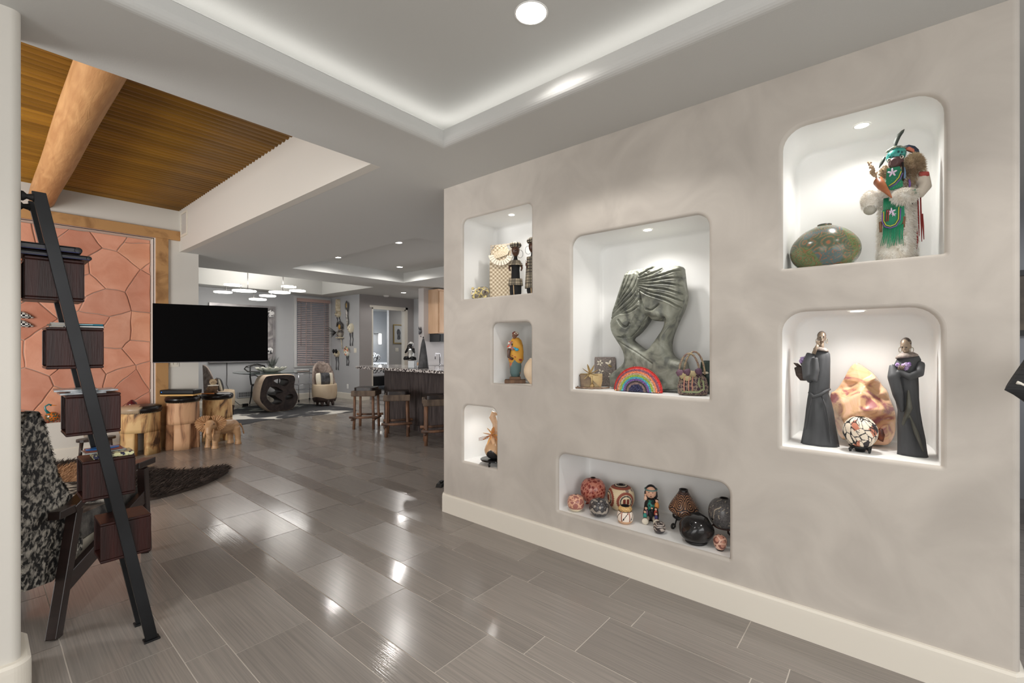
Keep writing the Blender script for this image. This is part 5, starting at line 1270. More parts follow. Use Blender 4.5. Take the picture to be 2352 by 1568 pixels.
# --- long lower niche
def f_red_small(p):
    if p.z < .022: return (226, 212, 184)
    if p.z < .036: return (168, 112, 100) if nz(p, 300) > -.2 else (196, 150, 132)
    e, d = cell(p, 30); return (226, 176, 146) if e < .10 or nz(p, 60) > .28 else (164, 106, 96)
pot('seed_pot', 'small round red and buff etched pot, leftmost in long lower niche', 'pottery', (2.652, 1.662, ZE), sph(.058, .112, .12), f_red_small, True, .002)
def f_big_red(p):
    e, d = cell(p, 34); s = math.sin(p.z * 160 + 6 * nz(p, 22))
    return (196, 128, 108) if e < .12 else ((128, 48, 42) if (d < .32 or s > .55) else (176, 98, 84))
t = pot('etched_globe_vase', 'large glossy red globe vase etched with birds, back left', 'pottery', (2.815, 1.622, ZE + .022), sph(.088, .176, .22), f_big_red, True, .018)
mb = MB()
for a in (90, 210, 330): mb.tube([(.055 * math.cos(R(a)), .055 * math.sin(R(a)), -.022), (.03 * math.cos(R(a)), .03 * math.sin(R(a)), .004)], .007, 8)
mb.lathe([(.034, -.006), (.04, -.002), (.034, .004)], n=24, cap0=False, cap1=False); mb.build('stand', mat('orange_lacquer', (176, 62, 32), rough=.3), t)
def f_dark_leaf(p):
    return (164, 156, 146) if nz(p, 34, 3) > .16 else ((96, 92, 92) if nz(p, 160) > .1 else (52, 50, 52))
pot('seed_pot', 'dark grey pot etched with pale leaves, before the red globe', 'pottery', (2.672, 1.493, ZE), sph(.067, .118, .1), f_dark_leaf, True, .002)
def f_cream_med(p):
    c = (228, 208, 172)
    n_ = Vector((p.x, p.y, p.z - .088)).normalized()
    top = n_.z
    for ax in (Vector((-.62, -.72, -.10)), Vector((-.72, .69, .0)), Vector((.9, -.4, 0))):
        d = math.degrees(n_.angle(ax.normalized()))
        if d < 22:
            u = n_ - ax.normalized(); s_ = Vector((ax.y, -ax.x, 0)).normalized(); h = abs(u.dot(s_)); v = u.z
            return (128, 58, 44) if (.03 < h < .23 and abs(v) < .20 - abs(h - .12) * .4 + .05 * (v > 0)) else (232, 214, 180)
        if d < 27: return (60, 54, 56)
        if d < 30: return (214, 196, 168)
        if d < 41 + 1.2 * math.sin(math.atan2(n_.cross(ax).z, n_.z) * 30): return (150, 82, 66)
    if top > .93: return (50, 44, 46)
    if top > .90: return (220, 200, 170)
    if top > .86: return (60, 54, 56)
    if top > .70 + .012 * math.sin(math.atan2(p.y, p.x) * 40): return (146, 80, 62)
    e, d = cell(p, 17, 5); return (150, 132, 124) if d < .22 and e > .25 else (228, 208, 172)
pot('butterfly_vase', 'large cream globe vase with red ringed butterfly medallions', 'pottery', (2.872, 1.436, ZE), [(.03, 0), (.062, .014), (.085, .05), (.092, .088), (.086, .125), (.066, .155), (.04, .168), (.022, .173)], f_cream_med, False, .018, n=180, m=90)
def f_acoma(p):
    if p.z < .020: return (206, 166, 132)
    if p.z > .082: return (222, 186, 126) if nz(p, 260) > -.1 else (176, 132, 82)
    a = math.atan2(p.y, p.x); u = (a * 3 / PI) % 1.0; v = (p.z - .02) / .062
    if abs(u - .02) < .03 or abs(u - .98) < .03: return (150, 84, 62)
    if abs(u - v * .9) < .05: return (26, 24, 26)
    if v > .93: return (26, 24, 26)
    if (u - .25) ** 2 + (v - .25) ** 2 < .008: return (26, 24, 26)
    if (u - .8) ** 2 + (v - .82) ** 2 < .005: return (190, 100, 70)
    return (234, 220, 206)
pot('geometric_jar', 'small white jar with black triangle pattern and rough tan collar', 'pottery', (2.676, 1.309, ZE), [(.03, 0), (.045, .012), (.051, .04), (.048, .065), (.041, .082), (.040, .086), (.044, .092), (.036, .103), (.027, .108)], f_acoma, False, .026, n=150)
# storyteller doll
M_clay = mat('pink_clay_skin', (226, 178, 150), rough=.6); M_blk = mat('matte_black_slip', (26, 25, 26), rough=.45); M_crm = mat('cream_slip', (232, 222, 204), rough=.6)
def doll_small(parent, p, dress, s=1.0):
    p = Vector(p); mb = MB(); mb.lathe([(.011 * s, 0), (.012 * s, .012 * s), (.009 * s, .024 * s), (.004 * s, .03 * s)], p, 14); mb.build('child_dress', mat('child_dress', dress, rough=.6), parent)
    mb = MB(); mb.ball(p + Vector((0, 0, .036 * s)), .0085 * s, 12); mb.build('child_head', M_clay, parent)
    mb = MB(); mb.ball(p + Vector((.001, .003, .039 * s)), (.0088 * s, .008 * s, .008 * s), 12); mb.build('child_hair', M_blk, parent)
t = thing('storyteller_doll', 'seated clay storyteller doll in black shawl covered with tiny children', 'figurine', (2.835, 1.205, ZE), R(-67))
mb = MB(); mb.loft([(0, 0, 0, .048, .036), (0, 0, .03, .05, .038), (0, .0, .07, .044, .034), (0, .002, .105, .04, .03), (0, .004, .128, .028, .022), (0, .004, .14, .014, .013)], 32); mb.build('shawl', M_blk, t)
mb = MB(); mb.loft([(0, -.016, .066, .024, .022), (0, -.017, .10, .024, .021), (0, -.012, .13, .016, .014)], 24); o = mb.build('turquoise_blouse', mat('turquoise_blouse', (52, 140, 126), (34, 40, 44), scale=60, lo=.5, hi=.58, rough=.5), t)
mb = MB(); mb.ball((0, .0, .178), (.034, .030, .040), 24); mb.build('head', M_clay, t)
mb = MB(); mb.ball((0, .009, .186), (.036, .031, .038), 24); mb.tube([(.028, .006, .18), (.03, .006, .15), (.026, .008, .135)], [.012, .013, .008], 10); mb.tube([(-.028, .006, .18), (-.03, .006, .15), (-.026, .008, .135)], [.012, .013, .008], 10); mb.build('hair', M_blk, t)
mb = MB(); mb.tube([(.0375 * math.cos(R(a)), .002 + .034 * math.sin(R(a)), .197 + .003 * math.sin(R(a))) for a in range(0, 360, 20)], .0045, 8, loop=True); mb.build('headband', mat('teal_band', (96, 132, 128), rough=.5), t)
for s_ in (-1, 1):
    mb = MB(); mb.ball((s_ * .012, -.0285, .182), (.0032, .002, .003), 10); mb.build('eye', M_blk, t)
    mb = MB(); mb.tube([(s_ * .02, -.02, .02), (s_ * .028, -.06, .018), (s_ * .034, -.098, .018)], [.017, .0165, .017], 16); mb.build('leg', M_crm, t)
    mb = MB(); mb.lathe([(.002, 0), (.018, 0), (.0205, .004), (.0205, .010), (.017, .013)], (s_ * .0345, -.107, .0205), 24, M=Matrix.Rotation(R(-90), 4, 'X')); mb.build('foot', M_crm, t)
    mb = MB(); mb.lathe([(.0208, .008), (.0212, .010), (.0208, .012)], (s_ * .0345, -.107, .0205), 24, M=Matrix.Rotation(R(-90), 4, 'X'), cap0=False, cap1=False); mb.build('moccasin_trim', mat('red_trim', (160, 70, 52), rough=.5), t)
mb = MB(); mb.tube([(0, -.0295, .174), (0, -.033, .168), (0, -.031, .166)], [.002, .004, .003], 8); mb.build('nose', M_clay, t)
mb = MB(); mb.ball((0, -.0285, .156), (.006, .002, .003), 10); mb.build('mouth', mat('dark_mouth', (90, 40, 36)), t)
for p, c_, s_ in (((.036, -.02, .085), (226, 150, 80), 1.25), ((-.034, -.004, .125), (236, 196, 170), .9), ((-.03, -.045, .045), (150, 120, 140), 1.1), ((-.036, -.075, .035), (60, 150, 138), 1.0), ((.03, -.05, .05), (190, 80, 66), 1.0), ((.032, -.085, .036), (70, 66, 120), .9), ((.006, -.048, .06), (40, 38, 42), .8)): doll_small(t, p, c_, s_)
def f_swirl(p):
    if p.z < .022: return (58, 54, 56)
    s = math.sin(p.z * 330 + 7 * nz(p, 40)); return (178, 166, 156) if s > .45 else ((120, 110, 104) if s > -.5 else (52, 46, 46))
pot('swirled_seed_pot', 'tiny glossy grey swirled pot between doll and black vase', 'pottery', (2.661, 1.078, ZE), sph(.036, .070, .1), f_swirl, True, .002)
def f_bell(p):
    if p.z > .155: return (40, 34, 34)
    a = math.atan2(p.y, p.x); q = Vector((math.cos(a) * .09, math.sin(a) * .09, p.z)); best = 9
    for k in range(7):
        for zc in (.03, .085):
            aa = k * 2 * PI / 7 + (.45 if zc > .05 else 0); c_ = Vector((math.cos(aa) * .09, math.sin(aa) * .09, zc)); best = min(best, (q - c_).length)
    w_ = math.sin(best * 520 + 1.2 * math.sin(12 * math.atan2(p.z - .05, a)))
    return (190, 138, 98) if w_ > .62 and p.z < .14 else ((92, 70, 64) if w_ > -.2 else (48, 38, 38))
t = pot('cone_vase', 'glossy brown conical vase with netted ring pattern on iron stand', 'pottery', (2.860, 1.003, ZE + .064), [(.03, 0), (.06, .010), (.086, .034), (.089, .05), (.076, .078), (.056, .11), (.036, .14), (.027, .158), (.026, .166)], f_bell, True, .021, n=200, m=96)
M_wire = mat('black_wrought_iron', (24, 24, 25), rough=.5)
t = thing('iron_pot_stand', 'black iron stand with curled feet carrying the conical vase', 'stand', (2.860, 1.003, ZE))
mb = MB(); mb.tube([(.062 * math.cos(R(a)), .062 * math.sin(R(a)), .062) for a in range(0, 360, 15)], .0048, 8, loop=True, flat=2.0); mb.build('ring', M_wire, t)
for a in (160, 280, 40):
    c_, s_ = math.cos(R(a)), math.sin(R(a)); mb = MB(); pts = [(.062 * c_, .062 * s_, .06), (.075 * c_, .075 * s_, .03), (.078 * c_, .078 * s_, .012)]
    for k in range(9):
        b = R(-90 - 0 + k * 38); pts.append(((.092 + .014 * math.cos(b - PI / 2 * 0)) * c_, (.092 + .014 * math.cos(b)) * s_, .018 + .014 * math.sin(b)))
    mb.tube(pts, .0042, 8, flat=1.8); mb.build('curled_leg', M_wire, t)
t = thing('black_pottery_vase', 'glossy black organic vase with off-centre mouth on black foot', 'pottery', (2.672, .866, ZE), R(-50))
mb = MB(); mb.lathe(dense([(.05, .012), (.075, .03), (.09, .065), (.088, .095), (.07, .125), (.045, .145), (.001, .150)], 40), n=64, wob=lambda a, z: .05 * math.sin(2 * a + z * 30) + .03 * math.sin(3 * a - z * 50), cap1=False)
mb.tube([(-.02, .04, .14), (.03, .05, .145), (.07, .03, .12), (.088, -.01, .09)], [.008, .014, .014, .006], 10)
mb.build('vase_body', mat('burnished_black', (20, 20, 21), (40, 38, 38), scale=14, rough=.13, spec=.6), t, remesh=.0035, smooth=3)
mb = MB(); mb.ball((-.03, -.045, .122), (.022, .018, .012), 16, rot=(R(40), R(-20), 0)); mb.build('mouth_shade', M_mouth_shade, t)  # flattened dark ball, shade of the mouth put into colour
mb = MB(); mb.tube([(-.03 + .024 * math.cos(R(a)), -.046 + .019 * math.sin(R(a)), .124 + .012 * math.sin(R(a))) for a in range(0, 360, 24)], .004, 8, loop=True); mb.build('mouth_rim', mat('burnished_black_rim', (26, 26, 27), rough=.12), t)
mb = MB(); mb.lathe([(.052, 0), (.06, .006), (.06, .014), (.05, .02), (.001, .02)], n=40); mb.build('foot_ring', M_wire, t)
def f_grey_etch(p):
    e, d = cell(p, 19, 2)
    if d < .16 and e > .2: return (26, 26, 28)
    if .16 < d < .19: return (160, 150, 132)
    s = math.sin((p.x + p.y) * 210 + 8 * nz(p, 18)); return (206, 194, 172) if (s > .93 and nz(p, 30, 4) > .05) else ((112, 110, 110) if nz(p, 220) > 0 else (92, 90, 91))
pot('etched_globe_vase', 'grey globe vase etched with black geckos, cut by niche edge', 'pottery', (2.813, .752, ZE + .072), sph(.086, .170, .3), f_grey_etch, True, .024, n=160, m=80)
t = thing('rust_pot_stand', 'rusty curved leg iron stand holding the grey globe vase', 'stand', (2.813, .752, ZE))
M_rust = mat('rusted_iron', (84, 50, 40), (50, 34, 30), scale=30, rough=.6)
mb = MB(); mb.tube([(.055 * math.cos(R(a)), .055 * math.sin(R(a)), .078) for a in range(0, 360, 15)], .004, 8, loop=True); mb.build('ring', M_rust, t)
for a in (115, 235, 355):
    c_, s_ = math.cos(R(a)), math.sin(R(a)); mb = MB(); mb.tube([(.055 * c_, .055 * s_, .080), (.068 * c_, .068 * s_, .075), (.06 * c_, .06 * s_, .045), (.062 * c_, .062 * s_, .022), (.085 * c_, .085 * s_, .005)], .0045, 8, flat=1.5); mb.build('curved_leg', M_rust, t)
def f_rose(p):
    if p.z < .008: return (30, 28, 28)
    e, d = cell(p, 26, 8); return (222, 180, 158) if e < .16 else ((196, 140, 120) if d < .3 else (132, 84, 74))
pot('seed_pot', 'tiny rose brown carved egg pot, rightmost in long lower niche', 'pottery', (2.656, .731, ZE), [(.018, 0), (.02, .008), (.030, .022), (.0355, .048), (.031, .068), (.018, .080), (.004, .084)], f_rose, True, .003)

# --- central niche: stone couple sculpture
OUT_S = [(-1.363, 1.904), (-1.327, 1.909), (-1.291, 1.911), (-1.251, 1.913), (-1.22, 1.922), (-1.203, 1.929), (-1.169, 1.922), (-1.118, 1.903), (-1.085, 1.907), (-1.037, 1.906), (-1.001, 1.901), (-0.996, 1.853), (-0.99, 1.797), (-0.978, 1.726), (-0.982, 1.679), (-1.001, 1.624), (-1.029, 1.57), (-1.053, 1.515), (-1.073, 1.459), (-1.081, 1.403), (-1.076, 1.362), (-1.053, 1.33), (-1.021, 1.319), (-0.986, 1.314), (-0.974, 1.269), (-0.958, 1.215), (-0.951, 1.13), (-1.477, 1.112), (-1.482, 1.156), (-1.491, 1.2), (-1.467, 1.227), (-1.42, 1.259), (-1.391, 1.281), (-1.375, 1.312), (-1.382, 1.359), (-1.405, 1.402), (-1.438, 1.446), (-1.472, 1.499), (-1.482, 1.552), (-1.467, 1.63), (-1.438, 1.716), (-1.41, 1.792), (-1.387, 1.85)]
HOLE_S = [(-1.21, 1.602), (-1.196, 1.584), (-1.177, 1.569), (-1.152, 1.565), (-1.127, 1.567), (-1.104, 1.569), (-1.106, 1.54), (-1.123, 1.504), (-1.143, 1.476), (-1.177, 1.427), (-1.212, 1.386), (-1.239, 1.373), (-1.273, 1.394), (-1.318, 1.428), (-1.342, 1.452), (-1.291, 1.487), (-1.246, 1.536), (-1.22, 1.573)]
GRV = [[(-1.251, 1.863), (-1.212, 1.884), (-1.169, 1.904), (-1.156, 1.911)], [(-1.255, 1.847), (-1.186, 1.861), (-1.135, 1.876), (-1.11, 1.894)], [(-1.255, 1.832), (-1.186, 1.836), (-1.094, 1.851), (-1.005, 1.874)], [(-1.257, 1.82), (-1.177, 1.819), (-1.085, 1.826), (-0.997, 1.826)], [(-1.257, 1.809), (-1.177, 1.8), (-1.085, 1.798), (-0.991, 1.774)], [(-1.257, 1.798), (-1.177, 1.775), (-1.085, 1.762), (-0.986, 1.722)], [(-1.255, 1.784), (-1.186, 1.749), (-1.085, 1.725), (-0.986, 1.679)], [(-1.251, 1.769), (-1.203, 1.738), (-1.135, 1.713), (-1.061, 1.684), (-0.997, 1.64)], [(-1.345, 1.898), (-1.373, 1.806), (-1.401, 1.722)], [(-1.318, 1.903), (-1.341, 1.821), (-1.391, 1.739), (-1.42, 1.68)], [(-1.291, 1.905), (-1.309, 1.818), (-1.373, 1.737), (-1.443, 1.646)], [(-1.264, 1.906), (-1.282, 1.799), (-1.363, 1.72), (-1.458, 1.621)], [(-1.257, 1.83), (-1.282, 1.756), (-1.373, 1.686), (-1.467, 1.604)], [(-1.26, 1.797), (-1.282, 1.723), (-1.363, 1.66), (-1.472, 1.586)], [(-1.264, 1.755), (-1.291, 1.698), (-1.363, 1.642), (-1.438, 1.603), (-1.475, 1.569)], [(-1.255, 1.712), (-1.3, 1.665), (-1.373, 1.634), (-1.42, 1.611), (-1.458, 1.59)], [(-1.264, 1.663), (-1.318, 1.627), (-1.382, 1.622)]]
EYER_S = [(-1.207, 1.643), (-1.177, 1.633), (-1.152, 1.647), (-1.128, 1.667)]
LIPR_S = [(-1.199, 1.601), (-1.177, 1.588), (-1.139, 1.59)]
CHINR_S = [(-1.156, 1.565), (-1.118, 1.577), (-1.092, 1.588), (-1.09, 1.568)]
NOSEL_S = [(-1.401, 1.579), (-1.373, 1.54), (-1.345, 1.53), (-1.327, 1.556)]
DARK_S = [(-1.257, 1.796), (-1.216, 1.618), (-1.22, 1.585), (-1.291, 1.491), (-1.345, 1.454), (-1.438, 1.472), (-1.363, 1.467), (-1.336, 1.53), (-1.264, 1.637), (-1.255, 1.696)]
VEIN_S = [(-1.401, 1.437), (-1.327, 1.394), (-1.255, 1.352), (-1.169, 1.296)]
ROCK = [(-0.252, 1.162), (-0.223, 1.177), (-0.194, 1.232), (-0.17, 1.294), (-0.144, 1.327), (-0.104, 1.296), (-0.067, 1.262), (-0.048, 1.231), (-0.038, 1.206), (-0.017, 1.186), (-0.01, 1.141), (0.006, 1.105), (0.013, 1.064), (0.01, 0.98), (-0.006, 0.937), (-0.022, 0.92), (-0.071, 0.915), (-0.138, 0.92), (-0.212, 0.925), (-0.23, 1.017), (-0.247, 1.104)]
RKP = [(-0.138, 1.308, 0.02), (-0.066, 1.253, 0.1), (-0.212, 1.165, 0.03), (-0.163, 1.199, 0.0), (-0.121, 1.227, 0.03), (-0.104, 1.206, 0.05), (-0.121, 1.175, 0.09), (-0.191, 1.118, 0.08), (-0.121, 1.093, 0.1), (-0.191, 1.043, 0.09), (-0.067, 1.162, 0.04), (-0.038, 1.181, 0.05), (-0.038, 1.101, 0.09), (-0.054, 1.044, 0.03), (-0.028, 1.018, 0.07), (-0.087, 0.968, 0.07), (-0.156, 0.959, 0.1), (-0.015, 0.965, 0.04)]

from mathutils.geometry import delaunay_2d_cdt
import numpy as np
def relief(name, mats, parent, outer, holes, depth, back, res=.006, x=2.8):
    """solid carved slab: front relief depth(u, z) towards -X, outline (u = -y, z)"""
    pts = []; edges = []
    for l in [outer] + holes:
        k = len(pts); pts += l; edges += [(k + i, k + (i + 1) % len(l)) for i in range(len(l))]
    A = np.array([p for l in [outer] + holes for p in l])
    us = [p[0] for p in outer]; zs = [p[1] for p in outer]
    rnd = random.Random(1)
    def ok(u, z): return inside(outer, u, z) and not any(inside(h, u, z) for h in holes)
    u = min(us)
    inner = []
    while u < max(us):
        z = min(zs)
        while z < max(zs):
            a, b = u + rnd.uniform(-.2, .2) * res, z + rnd.uniform(-.2, .2) * res
            if ok(a, b): inner.append((a, b))
            z += res
        u += res
    V, E, F, *_ = delaunay_2d_cdt([Vector(p) for p in pts + inner], edges, [], 0, 1e-6)
    F = [f for f in F if ok(sum(V[i].x for i in f) / len(f), sum(V[i].y for i in f) / len(f))]
    W_ = np.array([[v.x, v.y] for v in V]); seg0 = []; seg1 = []
    for l in [outer] + holes:
        for i in range(len(l)): seg0.append(l[i]); seg1.append(l[(i + 1) % len(l)])
    seg0 = np.array(seg0); seg1 = np.array(seg1)
    dm = np.full(len(W_), 9.0)
    for a, b in zip(seg0, seg1):
        ab = b - a; tt = np.clip(((W_ - a) @ ab) / max(1e-12, ab @ ab), 0, 1); d = np.linalg.norm(W_ - (a + tt[:, None] * ab), axis=1); dm = np.minimum(dm, d)
    dp = depth(W_, dm); fr = [(x - h_, -p[0], p[1]) for p, h_ in zip(W_, dp)]
    bk = [(x + back, -p[0], p[1]) for p in W_]
    n = len(W_); mb = MB(); mb.add(fr + bk, [tuple(f) for f in F] + [tuple(i + n for i in reversed(f)) for f in F], 0, True)
    cnt = {}
    for f in F:
        for i in range(len(f)):
            e = (f[i], f[(i + 1) % len(f)]); cnt[tuple(sorted(e))] = cnt.get(tuple(sorted(e)), 0) + 1
    mb.add(fr + bk, [(a, b, b + n, a + n) for (a, b), c in cnt.items() if c == 1], 0, True)
    return mb
def smoothopen(P, n=2):
    for _ in range(n):
        Q_ = [P[0]]
        for i in range(len(P) - 1):
            a, b = P[i], P[i + 1]; Q_ += [(a[0] * .75 + b[0] * .25, a[1] * .75 + b[1] * .25), (a[0] * .25 + b[0] * .75, a[1] * .25 + b[1] * .75)]
        P = Q_ + [P[-1]]
    return P
def pdn(P, W_):
    best = np.full(len(W_), 9.0); P = np.array(P)
    for a, b in zip(P[:-1], P[1:]):
        ab = b - a; tt = np.clip(((W_ - a) @ ab) / max(1e-12, ab @ ab), 0, 1); best = np.minimum(best, np.linalg.norm(W_ - (a + tt[:, None] * ab), axis=1))
    return best
def insn(P, W_):
    c = np.zeros(len(W_), bool); n = len(P)
    for i in range(n):
        a, b = P[i], P[i - 1]
        if a[1] == b[1]: continue
        m = (a[1] > W_[:, 1]) != (b[1] > W_[:, 1]); c ^= m & (W_[:, 0] < (b[0] - a[0]) * (W_[:, 1] - a[1]) / (b[1] - a[1]) + a[0])
    return c
GR2 = [smoothopen(g) for g in GRV]; OS_ = smoothloop(OUT_S, 1); HS_ = smoothloop(HOLE_S, 1); DK_ = smoothloop(DARK_S, 1)
EY = smoothopen(EYER_S); LP = smoothopen(LIPR_S); NL = smoothopen(NOSEL_S); VN = smoothopen(VEIN_S); CH = smoothopen(CHINR_S)
def d_sculpt(W_, d):
    u, z = W_[:, 0], W_[:, 1]
    h = .055 * np.sqrt(np.clip(1 - (1 - np.minimum(d / .045, 1)) ** 2, 0, 1)) + .012
    up = z > 1.45; g = np.full(len(W_), 9.0)
    for p in GR2: g = np.minimum(g, pdn(p, W_))
    h -= np.where(up, .017 * np.exp(-(g / .0040) ** 2) - .004 * np.exp(-((g - .010) / .006) ** 2), 0)
    h -= np.where(insn(DK_, W_), .034, 0)
    for P, a_, s_ in ((EY, .018, .0045), (LP, .016, .004), (NL, .018, .0055), (CH, .016, .0045), (VN, .009, .0035)): h -= a_ * np.exp(-(pdn(P, W_) / s_) ** 2)
    h += .012 * np.exp(-(((u + 1.14) / .03) ** 2 + ((z - 1.60) / .03) ** 2)) + .010 * np.exp(-(((u + 1.40) / .035) ** 2 + ((z - 1.55) / .04) ** 2))
    nn = np.array([mnoise.noise(Vector((a * 60, b * 60, 0))) if b > 1.87 else 0 for a, b in W_]); return h + .007 * nn
M_serp = mat('green_grey_serpentine', (146, 148, 136), (92, 94, 88), scale=9, lo=.36, hi=.62, rough=.5, detail=9, dist=1.4, c3=(126, 128, 116), bump=.15, bs=60)
t = thing('stone_couple_sculpture', 'tall grey green stone sculpture of two embracing faces', 'sculpture', (2.80, 1.2, 1.1165))
mb = relief('s', None, t, OS_, [HS_], d_sculpt, .05, .0036, 2.83); mb.M = Matrix.Identity(4); mb.v = [inv(t) @ Vector((v.x, v.y, max(v.z, 1.1165))) for v in mb.v]
mb.build('carved_stone', M_serp, t, weld=True)
# rainbow clutch
RAIN = [(38, 40, 74), (38, 40, 74), (38, 40, 74), (38, 40, 74), (128, 108, 104), (54, 46, 56), (104, 76, 148), (70, 160, 178), (142, 172, 60), (182, 160, 130), (232, 124, 84), (128, 70, 92), (196, 52, 48)]
t = thing('rainbow_clutch', 'half round beaded rainbow clutch bag with navy centre', 'handbag', (2.70, 1.235, 1.1175), R(-87))
mb = MB(); n, m = 90, 52; rad = .157; vs = []
for s_ in (-1, 1):
    for j in range(m + 1):
        r_ = rad * j / m
        for i in range(n + 1):
            a = PI * i / n; vs.append((r_ * math.cos(a), s_ * .026 * math.sqrt(max(0, 1 - (r_ / rad) ** 4)) * (1 if math.sin(a) > .02 else .6) + (.0012 * math.sin(j * PI) if s_ < 0 else 0), r_ * math.sin(a) * .98))
W_ = n + 1; o_ = (m + 1) * W_; fs = []
for j in range(m):
    for i in range(n): a = j * W_ + i; fs += [(a, a + 1, a + W_ + 1, a + W_), (o_ + a, o_ + a + W_, o_ + a + W_ + 1, o_ + a + 1)]
mb.add(vs, fs, 0, True); o = mb.build('bag_body', M_vc_cloth, t)
def f_rain(p):
    r_ = math.hypot(p.x, p.z / .98) / rad
    if p.y > .012: return (60, 50, 48)
    k = min(12, int(r_ * 13)); c = RAIN[k]; fr = r_ * 13 - k
    if k > 3 and fr < .18: return (140, 116, 100)
    q = nz(p, 260); return tuple(max(0, min(255, v * (1.22 if q > .18 else .82 if q < -.15 else 1))) for v in c)
repaint(o, f_rain)
mb = MB()
for i in range(60):
    a = PI * (i + .5) / 60; mb.ball((rad * math.cos(a), 0, rad * .98 * math.sin(a) + .002), .0045, 6)
mb.build('beaded_edge', mat('crimson_beads', (190, 50, 46), rough=.25), t)
rnd = random.Random(4)
for k in range(8):
    mb = MB(); mb.ball((-.14 + k * .04, -.02, .004), .0055, 8); mb.build('bead_foot', mat('bead_%d' % k, [(220, 190, 130), (90, 160, 180), (200, 150, 190), (210, 120, 90)][k % 4], rough=.2), t)
mb = MB()
for i in range(110):
    a = rnd.uniform(.12, PI - .12); r_ = rad * .31 * math.sqrt(rnd.random()); mb.ball((r_ * math.cos(a), -.026, max(.006, r_ * math.sin(a))), .0042, 6)
mb.build('navy_crystals', mat('navy_crystal', (30, 34, 78), rough=.08, coat=1), t)['kind'] = 'stuff'
# gold leaf bag
t = thing('gold_petal_bag', 'small bronze gold bag with petal bow clasp and coiled strap', 'handbag', (2.715, 1.58, 1.1175), R(-61))
M_bronze = mat('bronze_fabric', (112, 92, 76), (170, 150, 112), scale=9, lo=.4, hi=.65, rough=.35, metal=.3); M_gold = mat('gold_petal', (206, 182, 132), (160, 132, 92), scale=12, rough=.3, metal=.35)
mb = MB(); mb.rings([[(x * .075 * w_, y * .03 * w_ ** .5, z) for x, y in ((-1, -1), (1, -1), (1, 1), (-1, 1))] for z, w_ in ((0, .86), (.012, .92), (.09, 1.0), (.10, 1.0))], 0, False); mb.build('bag_body', M_bronze, t, bevel=.006)
mb = MB(); mb.poly([(-.076, .10), (-.03, .098), (.06, .012), (.066, .01), (.076, .05), (.076, .10)], [], (0, -.0345, 0), (1, 0, 0), (0, 0, 1), (0, .003, 0)); mb.build('flap', M_gold, t)
for k in range(7):
    a = R(-20 + k * 42); mb = MB(); leaf(mb, (-.005, -.04, .105), (math.cos(a), -.35, math.sin(a) * .9), .065, .016, -.1); mb.build('petal', M_gold, t)
mb = MB(); mb.ball((.008, -.045, .018), .015, 14); mb.build('round_clasp', M_gold, t)
mb = MB(); mb.tube([(.008, -.045, .03), (.004, -.045, .085)], .006, 8); mb.build('clasp_bar', M_gold, t)
mb = MB(); mb.tube([(-.076, 0, .09), (-.10, -.005, .06), (-.104, -.01, .03), (-.09, -.02, .012), (-.11, -.045, .006), (-.06, -.05, .006), (.0, -.06, .005), (.06, -.052, .006), (.10, -.03, .006), (.12, -.01, .008)], [.005 + .0012 * (i % 2) for i in range(10)], 8); mb.build('twisted_strap', mat('plaited_cord', (96, 76, 64), (150, 124, 100), scale=60, rough=.6), t)
# square beaded purse
t = thing('beaded_bee_purse', 'square silver beaded purse with white flowers and a bee', 'handbag', (2.92, 1.585, 1.118), R(-62))
mb = MB(); mb.poly(rrect(-.073, .073, 0, .205, .012, .008), [], (0, -.008, 0), (1, 0, 0), (0, 0, 1), (0, .02, 0)); mb.build('purse_body', mat('pewter_beads', (150, 138, 130), (112, 102, 98), scale=120, lo=.4, hi=.6, rough=.35, bump=.4, bs=160), t, bevel=.003)
mb = MB()
for i in range(18): mb.ball((-.068 + i * .008, -.004, .205), .0035, 6)
for i in range(22):
    for sx in (-1, 1): mb.ball((sx * .073, -.004, .012 + i * .0088), .0032, 6)
mb.build('bead_edging', mat('copper_beads', (120, 84, 70), rough=.3), t)
for k, (x, z, c_) in enumerate(((-.035, .165, 5), (.045, .075, 5), (-.03, .10, 4))):
    for q in range(c_):
        a = q * 2 * PI / c_ + k; mb = MB(); mb.ball((x + .014 * math.cos(a), -.011, z + .014 * math.sin(a)), (.010, .003, .006), 10, rot=(0, -a, 0)); mb.build('white_petal', M_crm, t)
mb = MB(); mb.ball((.035, -.012, .145), (.016, .006, .007), 12, rot=(0, R(35), 0)); mb.build('bee_body', mat('bee_stripes', (24, 22, 22), (220, 190, 120), scale=50, st=(3, .1, .1), kind='wave', lo=.45, hi=.55), t)
for a in (70, 150):
    mb = MB(); mb.ball((.03 + .016 * math.cos(R(a)), -.012, .155 + .018 * math.sin(R(a))), (.016, .003, .008), 12, rot=(0, R(-a), 0)); mb.build('bee_wing', M_crm, t)
# ornate purse right
t = thing('ornate_rope_purse', 'purple and green beaded purse with two twisted rope handles', 'handbag', (2.735, .905, 1.1175), R(-71))
M_orn = mat('plum_paisley_beads', (70, 44, 62), (150, 128, 112), scale=26, kind='magic', lo=.45, hi=.62, rough=.4, bump=.5, bs=150, c3=(96, 104, 84), dist=2)
mb = MB(); mb.loft([(0, 0, 0, .075, .034), (0, 0, .008, .084, .04), (0, 0, .05, .086, .042), (0, 0, .10, .074, .036), (0, 0, .122, .05, .024), (0, 0, .128, .03, .014)], 40); mb.build('purse_body', M_orn, t)
mb = MB(); mb.tube([(-.06, -.036, .02), (-.02, -.044, .02), (.03, -.042, .02), (.06, -.034, .04), (.055, -.034, .085), (.035, -.036, .10), (.03, -.04, .07), (.04, -.042, .05)], .006, 8); mb.build('scroll_piping', mat('sage_piping', (140, 148, 112), rough=.5), t)
